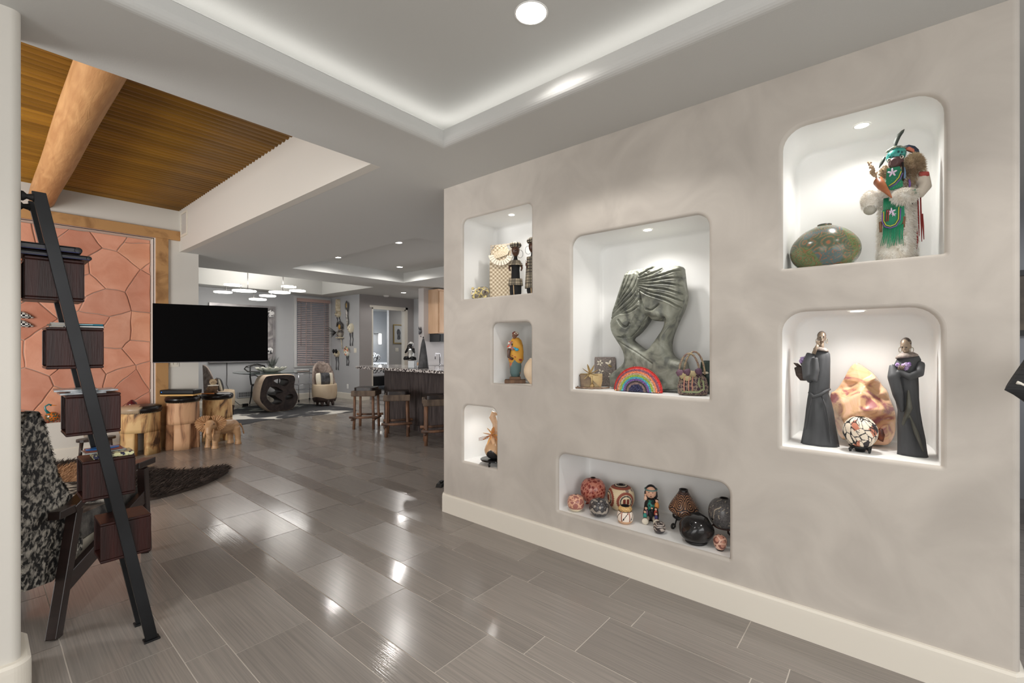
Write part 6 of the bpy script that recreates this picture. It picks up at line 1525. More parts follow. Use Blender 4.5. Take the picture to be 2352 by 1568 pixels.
for x in (-.045, -.02, .0):
    mb = MB(); mb.tube([(x, -.038, .11), (x - .004, -.044, .06), (x - .002, -.042, .02)], .003, 8); mb.build('pink_piping', mat('pink_piping', (196, 140, 120), rough=.5), t)
for k, (x, z, c_) in enumerate(((-.03, .135, (96, 66, 84)), (-.055, .115, (176, 160, 120)), (.0, .125, (168, 152, 116)), (.03, .14, (90, 62, 82)), (-.03, .10, (184, 170, 128)), (-.07, .13, (110, 80, 96)))):
    mb = MB(); mb.ball((x, -.03, z), (.022, .014, .02), 12, nz=.4, seed=k); mb.build('beaded_flower', mat('beaded_flower_%d' % k, c_, rough=.4, bump=.5, bs=200), t)
M_rope = mat('twisted_bead_rope', (120, 92, 88), (176, 160, 124), scale=90, rough=.5)
for y0, dx, h in ((-.012, -.02, .245), (.012, .008, .255)):
    mb = MB(); pts = [(dx + .058 * math.cos(R(a)) * (1 - .08 * math.sin(R(a))), y0, .12 + (h - .12) * math.sin(R(a))) for a in range(0, 181, 9)]
    mb.tube(pts, [.0048 + .0014 * (i % 2) for i in range(len(pts))], 8); mb.build('rope_handle', M_rope, t)
t = thing('green_pouch', 'dark green pouch half hidden at right edge of central niche', 'handbag', (2.87, .855, 1.1175), R(-72))
mb = MB(); mb.loft([(0, 0, 0, .05, .02), (0, 0, .10, .052, .022), (0, 0, .19, .044, .016), (0, 0, .20, .03, .01)], 28); mb.build('pouch', mat('bottle_green', (34, 52, 46), rough=.4), t)
mb = MB(); mb.lathe([(.012, 0), (.02, .006), (.012, .014)], (-.02, -.03, .12), 16); mb.build('pale_button', M_crm, t)
# --- right lower niche: robed women, onyx rock, patterned pot
ZG = .9075
M_robe = mat('charcoal_robe', (74, 75, 77), (52, 53, 55), scale=7, st=(2, 2, .5), lo=.3, hi=.7, rough=.6, bump=.15, bs=30)
M_bronzeskin = mat('dark_bronze_skin', (156, 138, 118), (96, 82, 72), scale=16, rough=.4, metal=.2)
M_collar = mat('beaded_collar', (140, 128, 120), (110, 100, 94), scale=60, rough=.6, bump=.4, bs=120)
M_ame = mat('amethyst_crystal', (182, 156, 198), (136, 108, 164), scale=30, lo=.4, hi=.6, rough=.15, coat=.6)
KG = .000432
def robe_secs(rows, c, ry=.62, k=KG, top=1400, z0=0, yoff=None):
    out = []
    for py_, l, r_ in rows:
        out.append((((l + r_) / 2 - c) * k, (yoff(py_) if yoff else 0), (top - py_) * k + z0, (r_ - l) / 2 * k, (r_ - l) / 2 * k * ry))
    return out
def head_on(t, c, s, skin, cap=None, yaw=0, nod=0, ring=True):
    """small sculpted head: local -Y is the face; c = centre"""
    Mx = Matrix.Translation(c) @ Matrix.Rotation(yaw, 4, 'Z') @ Matrix.Rotation(nod, 4, 'X')
    mb = MB(Mx); mb.ball((0, 0, .1 * s), (.72 * s, .85 * s, .92 * s), 22); mb.tube([(0, -.35 * s, -.45 * s), (0, -.5 * s, -.8 * s)], [.5 * s, .25 * s], 14); mb.ball((0, -.30 * s, -.35 * s), (.52 * s, .52 * s, .62 * s), 18)
    mb.tube([(0, -.84 * s, .12 * s), (0, -1.02 * s, -.2 * s), (0, -.9 * s, -.26 * s)], [.07 * s, .14 * s, .12 * s], 10)
    mb.ball((0, -.80 * s, -.50 * s), (.24 * s, .14 * s, .08 * s), 12)
    for q in (-1, 1): mb.ball((q * .72 * s, .0, -.1 * s), (.08 * s, .16 * s, .22 * s), 10); mb.ball((q * .28 * s, -.78 * s, .22 * s), (.18 * s, .08 * s, .05 * s), 10)
    mb.build('head', skin, t, remesh=s * .055, smooth=2)
    for q in (-1, 1):
        mb = MB(Mx); mb.ball((q * .27 * s, -.80 * s, .06 * s), (.15 * s, .07 * s, .06 * s), 10); mb.build('eye', M_blk, t)
        if ring:
            mb = MB(Mx); mb.tube([(q * .80 * s + .0, -.05 * s + .30 * s * math.cos(R(a)) * .3, -.62 * s + .36 * s * math.sin(R(a))) if False else (q * .82 * s + .26 * s * math.cos(R(a)) * .6, -.05 * s + .2 * s * math.cos(R(a)), -.60 * s + .36 * s * math.sin(R(a))) for a in range(0, 360, 24)], .045 * s, 6, loop=True); mb.build('hoop_earring', mat('brass_hoop', (150, 134, 108), rough=.3, metal=.7), t)
    if cap:
        mb = MB(Mx); mb.ball((0, .22 * s, .30 * s), (.77 * s, .80 * s, .80 * s), 20); mb.build('hair_cap', cap, t)
t = thing('robed_woman_figurine', 'taller dark robed woman figurine with basket of purple crystals on back', 'figurine', (2.745, .282, ZG), R(-84)); t.scale = (.83, .83, 1)
rows = [(1400, 205, 645), (1370, 212, 640), (1200, 235, 612), (1000, 265, 580), (870, 283, 552), (800, 292, 530), (740, 300, 545), (620, 308, 548), (500, 318, 548), (400, 322, 550), (340, 330, 545), (300, 370, 520), (280, 410, 490)]
fold = lambda a, z: (.035 * math.sin(7 * a + z * 14) + .02 * math.sin(11 * a - z * 20)) * (1 if z < .25 else .5)
mb = MB(); mb.loft(robe_secs(rows, 425), 64, wob=fold); mb.build('robe', M_robe, t)
mb = MB(); mb.tube([(-.045, -.02, .46), (-.062, -.03, .40), (-.058, -.045, .34), (-.03, -.055, .33), (-.02, -.052, .38), (-.022, -.045, .44)], [.022, .032, .03, .022, .02, .014], 14); mb.ball((-.05, -.02, .37), (.03, .035, .06), 14); mb.build('draped_sleeve', M_robe, t, remesh=.005, smooth=3)
mb = MB(); mb.tube([(-.055, -.035, .265), (-.03, -.056, .245), (.0, -.062, .255), (.03, -.052, .275), (.052, -.03, .285)], [.006, .009, .009, .008, .005], 10); mb.build('robe_hem_fold', M_robe, t)
mb = MB(); mb.tube([(.01, -.055, .25), (.03, -.055, .2), (.045, -.058, .12), (.055, -.062, .02)], [.004, .005, .005, .004], 8); mb.tube([(-.035, -.055, .25), (-.055, -.05, .18), (-.07, -.05, .08)], [.003, .005, .004], 8); mb.build('skirt_seams', M_robe, t)
mb = MB(); mb.lathe([(.016, .015), (.03, .012), (.04, .002), (.038, -.004), (.02, .0)], (.006, -.008, .478), 36, sy=.75, M=Matrix.Rotation(R(8), 4, 'Y')); mb.build('collar_disc', M_collar, t)
mb = MB(); mb.tube([(.008, -.006, .48), (.01, -.006, .525)], [.013, .012], 14); mb.build('neck', M_bronzeskin, t)
head_on(t, Vector((.010, -.008, .541)), .030, M_bronzeskin, mat('bronze_hair', (96, 84, 76), (60, 52, 48), scale=90, rough=.5), yaw=R(0))
mb = MB(); mb.tube([(-.03, -.04, .46), (-.018, -.042, .49), (-.010, -.038, .505)], [.011, .009, .007], 10); mb.build('forearm', M_bronzeskin, t)
for q in range(4):
    mb = MB(); mb.tube([(-.012 + q * .003, -.038 + q * .001, .503), (-.016 + q * .004, -.036, .517 + .002 * (q % 2)), (-.013 + q * .004, -.033, .526)], .0028, 6); mb.build('finger', M_bronzeskin, t)
mb = MB(); mb.tube([(-.006, -.036, .503), (.0, -.036, .511)], .003, 6); mb.build('thumb', M_bronzeskin, t)
M_bask = mat('bark_basket', (84, 68, 60), (50, 40, 36), scale=14, st=(1, 1, 4), rough=.7, bump=.4, bs=60)
mb = MB(); mb.loft([(-.085, .03, .32, .015, .015), (-.09, .03, .345, .032, .028), (-.09, .03, .385, .040, .035), (-.09, .03, .39, .032, .028)], 28, wob=lambda a, z: .10 * math.sin(9 * a + z * 90)); mb.build('back_basket', M_bask, t)
for a, b in (((-.10, .02, .385), (-.135, .015, .41)), ((-.085, .03, .40), (-.10, .03, .44))):
    mb = MB(); mb.tube([a, ((a[0] + b[0]) / 2, a[1], (a[2] + b[2]) / 2 + .004), b], [.012, .009, .002], 10); mb.build('gnarled_stick', M_bask, t)
rnd = random.Random(2)
for k in range(12):
    mb = MB(); p = (-.075 + rnd.uniform(-.022, .024), .02 + rnd.uniform(-.012, .012), .395 + k * .005); mb.ball(p, (.016, .013, .014), 6, rot=(rnd.random() * 3, rnd.random() * 3, 0), nz=.3, seed=k); o = mb.build('purple_crystal', M_ame, t)
    o.data.polygons.foreach_set('use_smooth', [False] * len(o.data.polygons))
t = thing('robed_woman_figurine', 'shorter dark robed woman figurine looking down, lilac crystals in arms', 'figurine', (2.75, -.058, ZG), R(-91)); t.scale = (.78, .78, 1)
KG2 = .000402
rows = [(1500, 1290, 1634), (1470, 1295, 1625), (1300, 1302, 1598), (1150, 1300, 1572), (1000, 1300, 1552), (860, 1270, 1538), (740, 1228, 1530), (600, 1220, 1522), (520, 1228, 1540), (470, 1262, 1552), (410, 1290, 1555), (370, 1325, 1535), (340, 1370, 1490)]
mb = MB(); mb.loft(robe_secs(rows, 1430, k=KG2, top=1500), 64, wob=lambda a, z: (.04 * math.sin(8 * a + z * 22) + .02 * math.sin(13 * a + z * 8)) * (1 if .08 < z < .42 else .5)); mb.build('robe', M_robe, t)
M_ol = mat('olive_sash', (84, 84, 76), (66, 66, 60), scale=10, rough=.6)
mb = MB(); mb.tube([(-.005, -.055, .30), (.0, -.062, .22), (-.03, -.058, .14)], [.01, .03, .012], 14, flat=.5); mb.tube([(.0, -.058, .19), (.03, -.05, .11), (.06, -.05, .03)], [.008, .022, .008], 14, flat=.5); mb.build('sash_fold', M_ol, t, remesh=.004, smooth=3)
mb = MB(); mb.tube([(-.075, -.03, .41), (-.07, -.05, .36), (-.05, -.06, .28), (-.03, -.055, .2)], [.016, .03, .026, .01], 14); mb.tube([(.05, -.01, .42), (.045, -.04, .38), (.0, -.062, .36), (-.05, -.055, .385)], [.02, .022, .018, .014], 14); mb.build('draped_arm', M_robe, t, remesh=.005, smooth=3)
mb = MB(); mb.lathe([(.018, .018), (.035, .014), (.052, .002), (.05, -.006), (.03, -.002)], (-.012, -.012, .452), 36, sy=.72, M=Matrix.Rotation(R(-8), 4, 'Y')); mb.build('collar_disc', M_collar, t)
mb = MB(); mb.tube([(-.006, -.006, .455), (-.012, -.012, .485)], [.014, .013], 14); mb.build('neck', M_bronzeskin, t)
head_on(t, Vector((-.016, -.018, .500)), .033, M_bronzeskin, mat('bronze_hair2', (90, 80, 74), (58, 50, 46), scale=90, rough=.5), yaw=R(-14), nod=R(22))
mb = MB(); mb.tube([(-.016 + .024 * math.cos(R(a)), -.014 + .026 * math.sin(R(a)), .513 + .004 * math.cos(R(a))) for a in range(0, 360, 20)], .0026, 6, loop=True); mb.build('headband', mat('brass_band', (150, 136, 112), rough=.4, metal=.5), t)
for q in range(4):
    mb = MB(); mb.tube([(-.05 + q * .007, -.064, .392), (-.046 + q * .007, -.068, .402), (-.042 + q * .007, -.062, .410)], .003, 6); mb.build('finger', M_bronzeskin, t)
for k in range(14):
    mb = MB(); p = (-.052 + rnd.uniform(0, .055), -.05 + rnd.uniform(-.008, .01), .398 + rnd.uniform(0, .018)); mb.ball(p, (.012, .010, .012), 6, rot=(rnd.random() * 3, rnd.random() * 3, 0), nz=.3, seed=k); o = mb.build('lilac_crystal', M_ame, t)
    o.data.polygons.foreach_set('use_smooth', [False] * len(o.data.polygons))
# polished rock
RV_ = [(a, b, .015) for a, b in ROCK] + list(RKP)
_v, _e, RT_, *_ = delaunay_2d_cdt([Vector((a, b)) for a, b, c in RV_], [], [], 0, 1e-6)
def d_rock(W_, d):
    h = np.full(len(W_), .015)
    for tr in RT_:
        (x0, z0_, a), (x1, z1_, b), (x2, z2_, c) = [RV_[i] for i in tr]
        dt = (z1_ - z2_) * (x0 - x2) + (x2 - x1) * (z0_ - z2_)
        if abs(dt) < 1e-12: continue
        l0 = ((z1_ - z2_) * (W_[:, 0] - x2) + (x2 - x1) * (W_[:, 1] - z2_)) / dt; l1 = ((z2_ - z0_) * (W_[:, 0] - x2) + (x0 - x2) * (W_[:, 1] - z2_)) / dt; l2 = 1 - l0 - l1
        m = (l0 > -1e-6) & (l1 > -1e-6) & (l2 > -1e-6); h[m] = (l0 * a + l1 * b + l2 * c)[m]
    return h * 1.15
M_onyx = mat('peach_onyx', (238, 192, 160), (168, 104, 104), scale=7, lo=.38, hi=.62, rough=.18, detail=8, dist=2.2, c3=(226, 182, 138), coat=.5)
t = thing('polished_stone', 'large polished peach and violet peaked stone between the figurines', 'polished stone', (2.87, .12, ZG))
mb = relief('s', None, t, smoothloop(ROCK, 1), [], d_rock, .06, .006, 2.885); mb.v = [inv(t) @ Vector((v.x, v.y, max(v.z, ZG + .001))) for v in mb.v]; mb.build('rock', M_onyx, t, weld=True, smooth=1)
mb = MB(); mb.ball((-.085, -.075, .075), (.012, .016, .03), 12, nz=.5); mb.build('druse_pocket', mat('rusty_druse', (120, 60, 30), (60, 30, 24), scale=40, rough=.6), t)
def f_geo(p):
    a = math.atan2(p.y, p.x); u = a * .066; v = p.z; q = Vector((u * 1.0 + v * .6, (v - u * .7) * .55, 0))
    e, d = cell(q, 34, 3)
    if e < .075: return (44, 42, 44)
    c = mnoise.cell(q * 34 + Vector((3, 0, 0))) if hasattr(mnoise, 'cell') else nz(q, 34)
    k = (math.sin(c * 91) + 1) / 2
    if .6 < k < .68: return (62, 58, 60)
    if k > .965: return (196, 128, 104)
    if math.sin(q.x * 420) > .8 and k < .3: return (60, 54, 56)
    return (236, 222, 202)
t = pot('geometric_egg_pot', 'cream egg pot with black geometric bands on small footed stand', 'pottery', (2.70, .118, ZG + .024), [(.03, 0), (.045, .012), (.062, .04), (.068, .07), (.062, .10), (.047, .124), (.032, .136), (.02, .139)], f_geo, False, 0, n=200, m=100)
t = thing('footed_stand', 'black four footed carved stand beneath the geometric egg pot', 'stand', (2.70, .118, ZG))
mb = MB(); mb.lathe([(.018, .0), (.022, .012), (.036, .02), (.046, .027), (.040, .028), (.03, .026)], n=32, cap1=True); mb.build('dish', M_wire, t)
for a in (45, 135, 225, 315):
    c_, s_ = math.cos(R(a)), math.sin(R(a)); mb = MB(); mb.tube([(.036 * c_, .036 * s_, .022), (.052 * c_, .052 * s_, .014), (.05 * c_, .05 * s_, .003)], [.006, .007, .005], 10); mb.build('foot', M_wire, t)

# --- right upper niche: fur dancer and big pot
ZF = 1.7895; KF = .000429
def f_leafpot(p):
    a = math.atan2(p.y, p.x); e, d = cell(p, 15, 6)
    s = math.sin(130 * math.sqrt(max(0, d)) * .35 + 9 * nz(p, 14) + a * 6)
    if s > .90: return (158, 104, 76)
    if nz(p, 9, 3) > .10: return (98, 112, 74) if s > -.2 else (112, 126, 86)
    if nz(p, 11, 9) < -.15: return (92, 108, 106)
    return (104, 110, 86) if s > 0 else (88, 98, 80)
pot('leaf_pattern_vase', 'big squat olive green vase incised with orange outlined leaves', 'vase', (2.745, .262, ZF), [(.07, 0), (.105, .012), (.138, .05), (.148, .095), (.135, .14), (.095, .185), (.045, .212), (.03, .216), (.03, .224)], f_leafpot, True, .022, n=200, m=110)
t = thing('fur_clad_dancer_figure', 'masked dancer figure in white fur robe and green fringed apron', 'figurine', (2.765, -.012, ZF), R(-90)); t.scale = (.80, .80, 1)
def P5(x, y, d=0): return ((x - 480) * KF, d, (1500 - y) * KF)
M_wf = mat('white_fur', (250, 247, 240), (228, 218, 202), scale=26, lo=.4, hi=.75, rough=.9)
M_tf = mat('tan_grey_fur', (214, 192, 158), (150, 128, 104), scale=14, lo=.4, hi=.65, rough=.9)
M_grn = mat('green_suede', (34, 142, 100), (24, 116, 84), scale=12, rough=.6)
M_yel = mat('yellow_border', (214, 200, 84), rough=.6); M_pur = mat('purple_border', (122, 92, 160), rough=.6)
mb = MB(); mb.loft([(P5(490, 0)[0], .01, 0.0, .085, .06), (.003, .01, .08, .078, .058), (.006, .01, .2, .075, .055), (.004, .01, .28, .07, .05), (.004, .008, .36, .066, .046), (.0, .006, .42, .045, .036)], 40, wob=lambda a, z: .07 * math.sin(5 * a + z * 30)); mb.build('fur_robe', M_wf, t)
fp = []
rnd = random.Random(6)
for _ in range(7000):
    a = rnd.uniform(0, 2 * PI); z = rnd.uniform(.0, .40); rx, ry = (.084 - .03 * z, .060 - .02 * z); fp.append(((.004 + rx * math.cos(a), .01 + ry * math.sin(a), z), (math.cos(a) * .7, math.sin(a) * .7, -.25)))
blades('white_fur', M_wf, fp, t, .022, .0012, .5)
def puff(nm, c, r_, m, L_=.02, n=1500, sd=1):
    mb = MB(); mb.ball(c, r_, 18, nz=.12, seed=sd); o = mb.build(nm, m, t); q = []; rn = random.Random(sd)
    for _ in range(n):
        v = Vector((rn.gauss(0, 1), rn.gauss(0, 1), rn.gauss(0, 1))).normalized(); q.append(((c[0] + v.x * r_[0], c[1] + v.y * r_[1], c[2] + v.z * r_[2]), v))
    blades(nm + '_hair', m, q, o, L_, .0011, .5, sd)
puff('fur_collar', P5(655, 500, -.005), (.042, .035, .060), M_tf, .022, 2600, 3)
puff('fur_collar', P5(585, 640, -.018), (.026, .02, .05), M_tf, .018, 1400, 4)
puff('fur_collar', P5(360, 540, .0), (.022, .02, .05), M_tf, .016, 900, 5)
puff('fur_cuff', P5(560, 815, -.075), (.052, .028, .030), M_wf, .016, 2600, 6)
puff('fur_cuff', P5(205, 790, -.03), (.040, .03, .046), M_wf, .014, 1800, 7)
mb = MB(); mb.ball(P5(205, 880, -.03), (.033, .03, .026), 18); mb.build('leather_ball', mat('grey_leather_ball', (176, 172, 160), rough=.6), t)
# apron
mb = MB(); mb.poly([P5(x, y)[0::2] for x, y in ((385, 480), (515, 480), (545, 560), (548, 700), (440, 720), (372, 690), (375, 590))], [], (0, -.058, 0), (1, 0, 0), (0, 0, 1), (0, .012, 0)); mb.build('apron_bib', M_grn, t)
mb = MB(); mb.tube([P5(x, y, -.060) for x, y in ((545, 560), (520, 620), (470, 665), (410, 690))], .006, 8, flat=.5); mb.build('purple_trim', M_pur, t)
mb = MB(); mb.tube([P5(x, y, -.061) for x, y in ((530, 540), (505, 600), (460, 645), (405, 672))], .005, 8, flat=.5); mb.build('yellow_trim', M_yel, t)
mb = MB(); mb.poly([P5(x, y)[0::2] for x, y in ((340, 930), (560, 915), (565, 1010), (540, 1100), (480, 1140), (400, 1140), (345, 1100), (330, 1010))], [], (0, -.078, 0), (1, 0, 0), (0, 0, 1), (0, .012, 0)); mb.build('apron_panel', M_grn, t)
mb = MB(); mb.tube([P5(x, y, -.081) for x, y in ((338, 960), (338, 1060), (365, 1115), (420, 1135), (480, 1120), (520, 1060), (525, 940))], .0055, 8, flat=.5); mb.build('purple_trim', M_pur, t)
mb = MB(); mb.tube([P5(x, y, -.083) for x, y in ((352, 950), (352, 1050), (375, 1098), (420, 1116), (470, 1102), (503, 1050), (506, 925))], .0045, 8, flat=.5); mb.build('yellow_trim', M_yel, t)
for k in range(20):
    x = 350 + k * 10.5; mb = MB(); y1 = 1130 - 20 * abs(k - 9) / 9; y2 = rnd.uniform(1290, 1350) - abs(k - 8) * 2 + 10
    mb.tube([P5(x, y1, -.078), P5(x - 6 + rnd.uniform(-4, 4), (y1 + y2) / 2, -.081), P5(x - 14 + rnd.uniform(-8, 6) - (10 - k) * 1.5, y2, -.078)], [.0026, .0024, .0012], 6); mb.build('fringe_strand', M_grn, t)
for k in range(16):
    x = 355 + k * 12; mb = MB(); mb.tube([P5(x, 800, -.062), P5(x - 3, 870, -.075), P5(x - 4, 935, -.079)], [.003, .0028, .002], 6); mb.build('fringe_strand', M_grn, t)
for cx, cy, s_, dd in ((440, 535, 1.0, -.061), (430, 960, .9, -.080), (455, 995, .5, -.081)):
    for q in range(5):
        a = R(90 + q * 72); mb = MB(); p = P5(cx, cy, dd); mb.ball((p[0] + .012 * s_ * math.cos(a), p[1], p[2] + .010 * s_ * math.sin(a)), (.011 * s_, .003, .0045 * s_), 10, rot=(0, -a, 0)); mb.build('flower_petal', mat('pale_violet', (222, 206, 226), rough=.6), t)
for x in (385, 405):
    mb = MB(); mb.tube([P5(x, 935, -.084), P5(x - 8, 1060, -.086)], .003, 6); mb.build('red_thong', mat('dark_red_leather', (140, 48, 48), rough=.6), t)
# sleeves and gauntlet
mb = MB(); mb.tube([P5(690, 560, .0), P5(745, 640, -.005), P5(765, 720, -.02), P5(720, 790, -.045), P5(640, 800, -.065)], [.03, .034, .030, .024, .018], 18); mb.build('sleeve', mat('bone_leather', (214, 204, 190), (150, 130, 150), scale=22, lo=.62, hi=.68, rough=.7), t)
mb = MB(); mb.tube([P5(682, 620, .028), P5(725, 590, -.036), P5(790, 600, -.03), P5(800, 620, .02)], .009, 8, flat=1.3); mb.build('red_armband', mat('red_band', (176, 76, 70), rough=.6), t)
mb = MB(); mb.tube([P5(655, 770, -.09), P5(672, 815, -.085)], .006, 8); mb.build('green_cuff', M_grn, t)
mb = MB(); mb.tube([P5(290, 590, -.05), P5(330, 660, -.07), P5(385, 740, -.088), P5(435, 820, -.095)], [.024, .021, .012, .003], 18); mb.build('leather_gauntlet', mat('tan_leather', (176, 108, 70), (140, 78, 46), scale=8, rough=.45), t)
mb = MB(); mb.tube([P5(262, 590, -.05), P5(300, 568, -.062), P5(345, 592, -.05)], [.008, .012, .008], 10); mb.build('cuff_rim', mat('bone_leather_rim', (206, 194, 176), rough=.7), t)
M_twig = mat('dried_flowers', (196, 172, 144), (150, 124, 100), scale=40, rough=.9)
for k in range(5):
    mb = MB(); x2 = 195 + k * 18; y2 = [360, 470, 420, 520, 500][k]; mb.tube([P5(285, 590, -.05), P5(250 + k * 6, 520, -.05), P5(x2, y2, -.045)], .0022, 6)
    for q in range(16):
        f = q / 16; mb.ball((P5(x2 + (250 - x2) * f * .8 + rnd.uniform(-14, 14), y2 + (520 - y2) * f * .8 + rnd.uniform(-8, 8), -.046 + rnd.uniform(-.01, .01))), .005, 6)
    mb.build('flower_sprig', M_twig, t)
# head with turquoise cap
Mh = Matrix.Translation(P5(480, 350, -.012)) @ Matrix.Rotation(R(-6), 4, 'Z')
mb = MB(Mh); mb.ball((0, -.008, -.026), (.036, .042, .034), 20); mb.tube([(0, -.03, -.03), (-.004, -.052, -.034)], [.026, .018], 14); mb.build('mask_muzzle', mat('plum_brown_mask', (92, 66, 66), rough=.5), t, remesh=.004, smooth=2)
mb = MB(Mh); mb.ball((0, .0, .008), (.047, .046, .036), 24, rot=(0, R(-16), 0)); mb.build('turquoise_cap', mat('turquoise_scale', (22, 66, 68), (60, 156, 146), scale=70, kind='vor', lo=.25, hi=.55, rough=.3), t)
for q in (-1, 1):
    mb = MB(Mh); mb.ball((q * .028, -.035, -.014), (.010, .006, .007), 12); mb.build('eye_white', M_crm, t)
    mb = MB(Mh); mb.ball((q * .028, -.041, -.014), (.0045, .003, .0045), 10); mb.build('pupil', M_blk, t)
mb = MB(Mh); mb.tube([(.042 * math.cos(R(a)), .036 * math.sin(R(a)), .036 + .003 * math.sin(R(3 * a))) for a in range(0, 360, 20)], [.004 + .002 * (k % 2) for k in range(18)], 6, loop=True); mb.build('crown_wreath', mat('patina_wreath', (80, 96, 88), (170, 170, 150), scale=80, rough=.6), t)
def feather(pts, w, m, nm='feather'):
    mb = MB(); vs = []; n = len(pts)
    for i, p in enumerate(pts):
        p = Vector(p); a = Vector(pts[max(0, i - 1)]); b = Vector(pts[min(n - 1, i + 1)]); d = (b - a).normalized(); s_ = Vector((d.z, 0, -d.x)); ww = w * math.sin(PI * (.12 + .86 * i / (n - 1))) ** .7
        vs += [p - s_ * ww, p + Vector((0, -.002, 0)), p + s_ * ww, p + Vector((0, .002, 0))]
    mb.rings([vs[i * 4:i * 4 + 4] for i in range(n)], 0, True); mb.build(nm, m, t)
M_fg = mat('green_black_feather', (78, 86, 78), (48, 52, 50), scale=60, st=(1, 1, 3), rough=.6)
feather([P5(470, 240, .0), P5(472, 200, .0), P5(485, 160, .0), P5(510, 115, .0), P5(545, 80, .0), P5(565, 60, .0)], .011, M_fg)
mb = MB(); mb.tube([P5(470, 265, 0), P5(471, 215, 0)], .002, 6); mb.build('feather_quill', M_crm, t)
feather([P5(365, 320, -.01), P5(345, 350, -.01), P5(325, 385, -.01), P5(300, 430, -.01)], .009, M_fg)
feather([P5(545, 260, .0), P5(600, 268, .0), P5(650, 295, .0), P5(690, 330, .0), P5(715, 355, .0)], .016, mat('dark_blue_feather', (50, 60, 78), rough=.5))
feather([P5(570, 272, -.006), P5(610, 285, -.006), P5(650, 312, -.006), P5(665, 335, -.006)], .010, mat('coral_feather', (222, 130, 104), rough=.6))
for x, z0_, z1_, m_ in ((545, 440, 640, M_blk), (560, 500, 620, mat('blue_bead_string', (110, 140, 170))), (610, 640, 720, M_pur), (640, 860, 900, M_blk)):
    mb = MB(); mb.tube([P5(x, z0_, -.05), P5(x + 8, (z0_ + z1_) / 2, -.056), P5(x + 4, z1_, -.058)], .005, 8); mb.build('hanging_braid', m_, t)
for k, (x, y0_, y1_) in enumerate(((700, 810, 1230), (725, 800, 1290), (745, 1000, 1270), (690, 1150, 1390))):
    mb = MB(); mb.tube([P5(x, y0_, .0), P5(x + 6, (y0_ + y1_) / 2, -.006), P5(x + (14 if k != 3 else -4), y1_, .0)], [.008, .010, .004], 8, flat=.4); mb.build('red_ribbon', mat('brick_red_ribbon', (156, 58, 54), rough=.7), t)
for x, y in ((320, 1110), (555, 1090)):
    mb = MB(); mb.tube([P5(x, y - 60, -.07), P5(x, y + 50, -.07)], [.009, .006], 10); mb.build('fur_tail', mat('brown_tail', (128, 92, 68), rough=.8), t)
mb = MB(); mb.box(P5(570, 1482, -.02), (.075, .05, .012)); mb.build('bark_base', mat('bark_base', (122, 110, 96), (80, 70, 60), scale=40, rough=.9), t)

# --- upper left niche
ZA = 1.7895
t = thing('shell_trimmed_basket_bag', 'tall woven natural bag with white shell fringe collar', 'bag', (2.82, 2.50, ZA), R(-50))
M_weave = mat('woven_straw', (214, 200, 176), (160, 142, 116), scale=60, kind='checker', lo=.3, hi=.7, rough=.8, bump=.4, bs=120)
mb = MB(); mb.rings([[(x * w_, y * .035, z) for x, y in ((-1, -1), (1, -1), (1, 1), (-1, 1))] for z, w_ in ((0, .085), (.02, .092), (.30, .090), (.40, .080), (.44, .050), (.452, .048))], 0, False); mb.build('bag_body', M_weave, t, bevel=.01)
mb = MB(); mb.poly([(-.085, .36), (.09, .38), (.09, .47), (-.085, .45)], [[(-.07, .375), (-.045, .378), (-.045, .44), (-.07, .437)], [(.055, .39), (.078, .392), (.078, .455), (.055, .452)]], (0, -.02, 0), (1, 0, 0), (0, 0, 1), (0, .012, 0)); mb.build('handle_panel', mat('grey_tan_bead', (150, 136, 118), (190, 180, 166), scale=90, rough=.6), t)
mb = MB(); mb.poly([(-.05, .33), (.06, .37), (.075, .40), (.02, .42), (-.06, .38)], [], (0, -.045, 0), (1, 0, 0), (0, 0, 1), (0, .01, 0)); mb.build('beaded_yoke', mat('cream_beads', (222, 208, 182), (180, 162, 132), scale=110, rough=.5, bump=.4, bs=150), t)
for k in range(11):
    a = R(195 + k * 14.5); cx_, cz_ = .0, .375; r0, r1 = .058, .10; mb = MB()
    c_, s_ = math.cos(a), math.sin(a) * .95; px_, pz_ = -s_, c_
    mb.poly([(cx_ + c_ * r0 - px_ * .006, cz_ + s_ * r0 - pz_ * .006), (cx_ + c_ * r1 - px_ * .011, cz_ + s_ * r1 - pz_ * .011), (cx_ + c_ * r1 + px_ * .011, cz_ + s_ * r1 + pz_ * .011), (cx_ + c_ * r0 + px_ * .006, cz_ + s_ * r0 + pz_ * .006)], [], (0, -.048, 0), (1, 0, 0), (0, 0, 1), (0, .008, 0)); mb.build('shell_plaque', M_crm, t, bevel=.002)
def f_ndebele(p):
    z = p.z; r = int(z * 170)
    if .045 < z < .165 or .262 < z < .0: pass
    a = math.atan2(p.y, p.x); k = math.sin(a * 26 + r * PI)
    return (226, 210, 180) if k > -.1 and r % 2 == 0 else (34, 30, 30)
M_brn = mat('polished_brown_wood', (92, 62, 46), (60, 40, 32), scale=20, rough=.25)
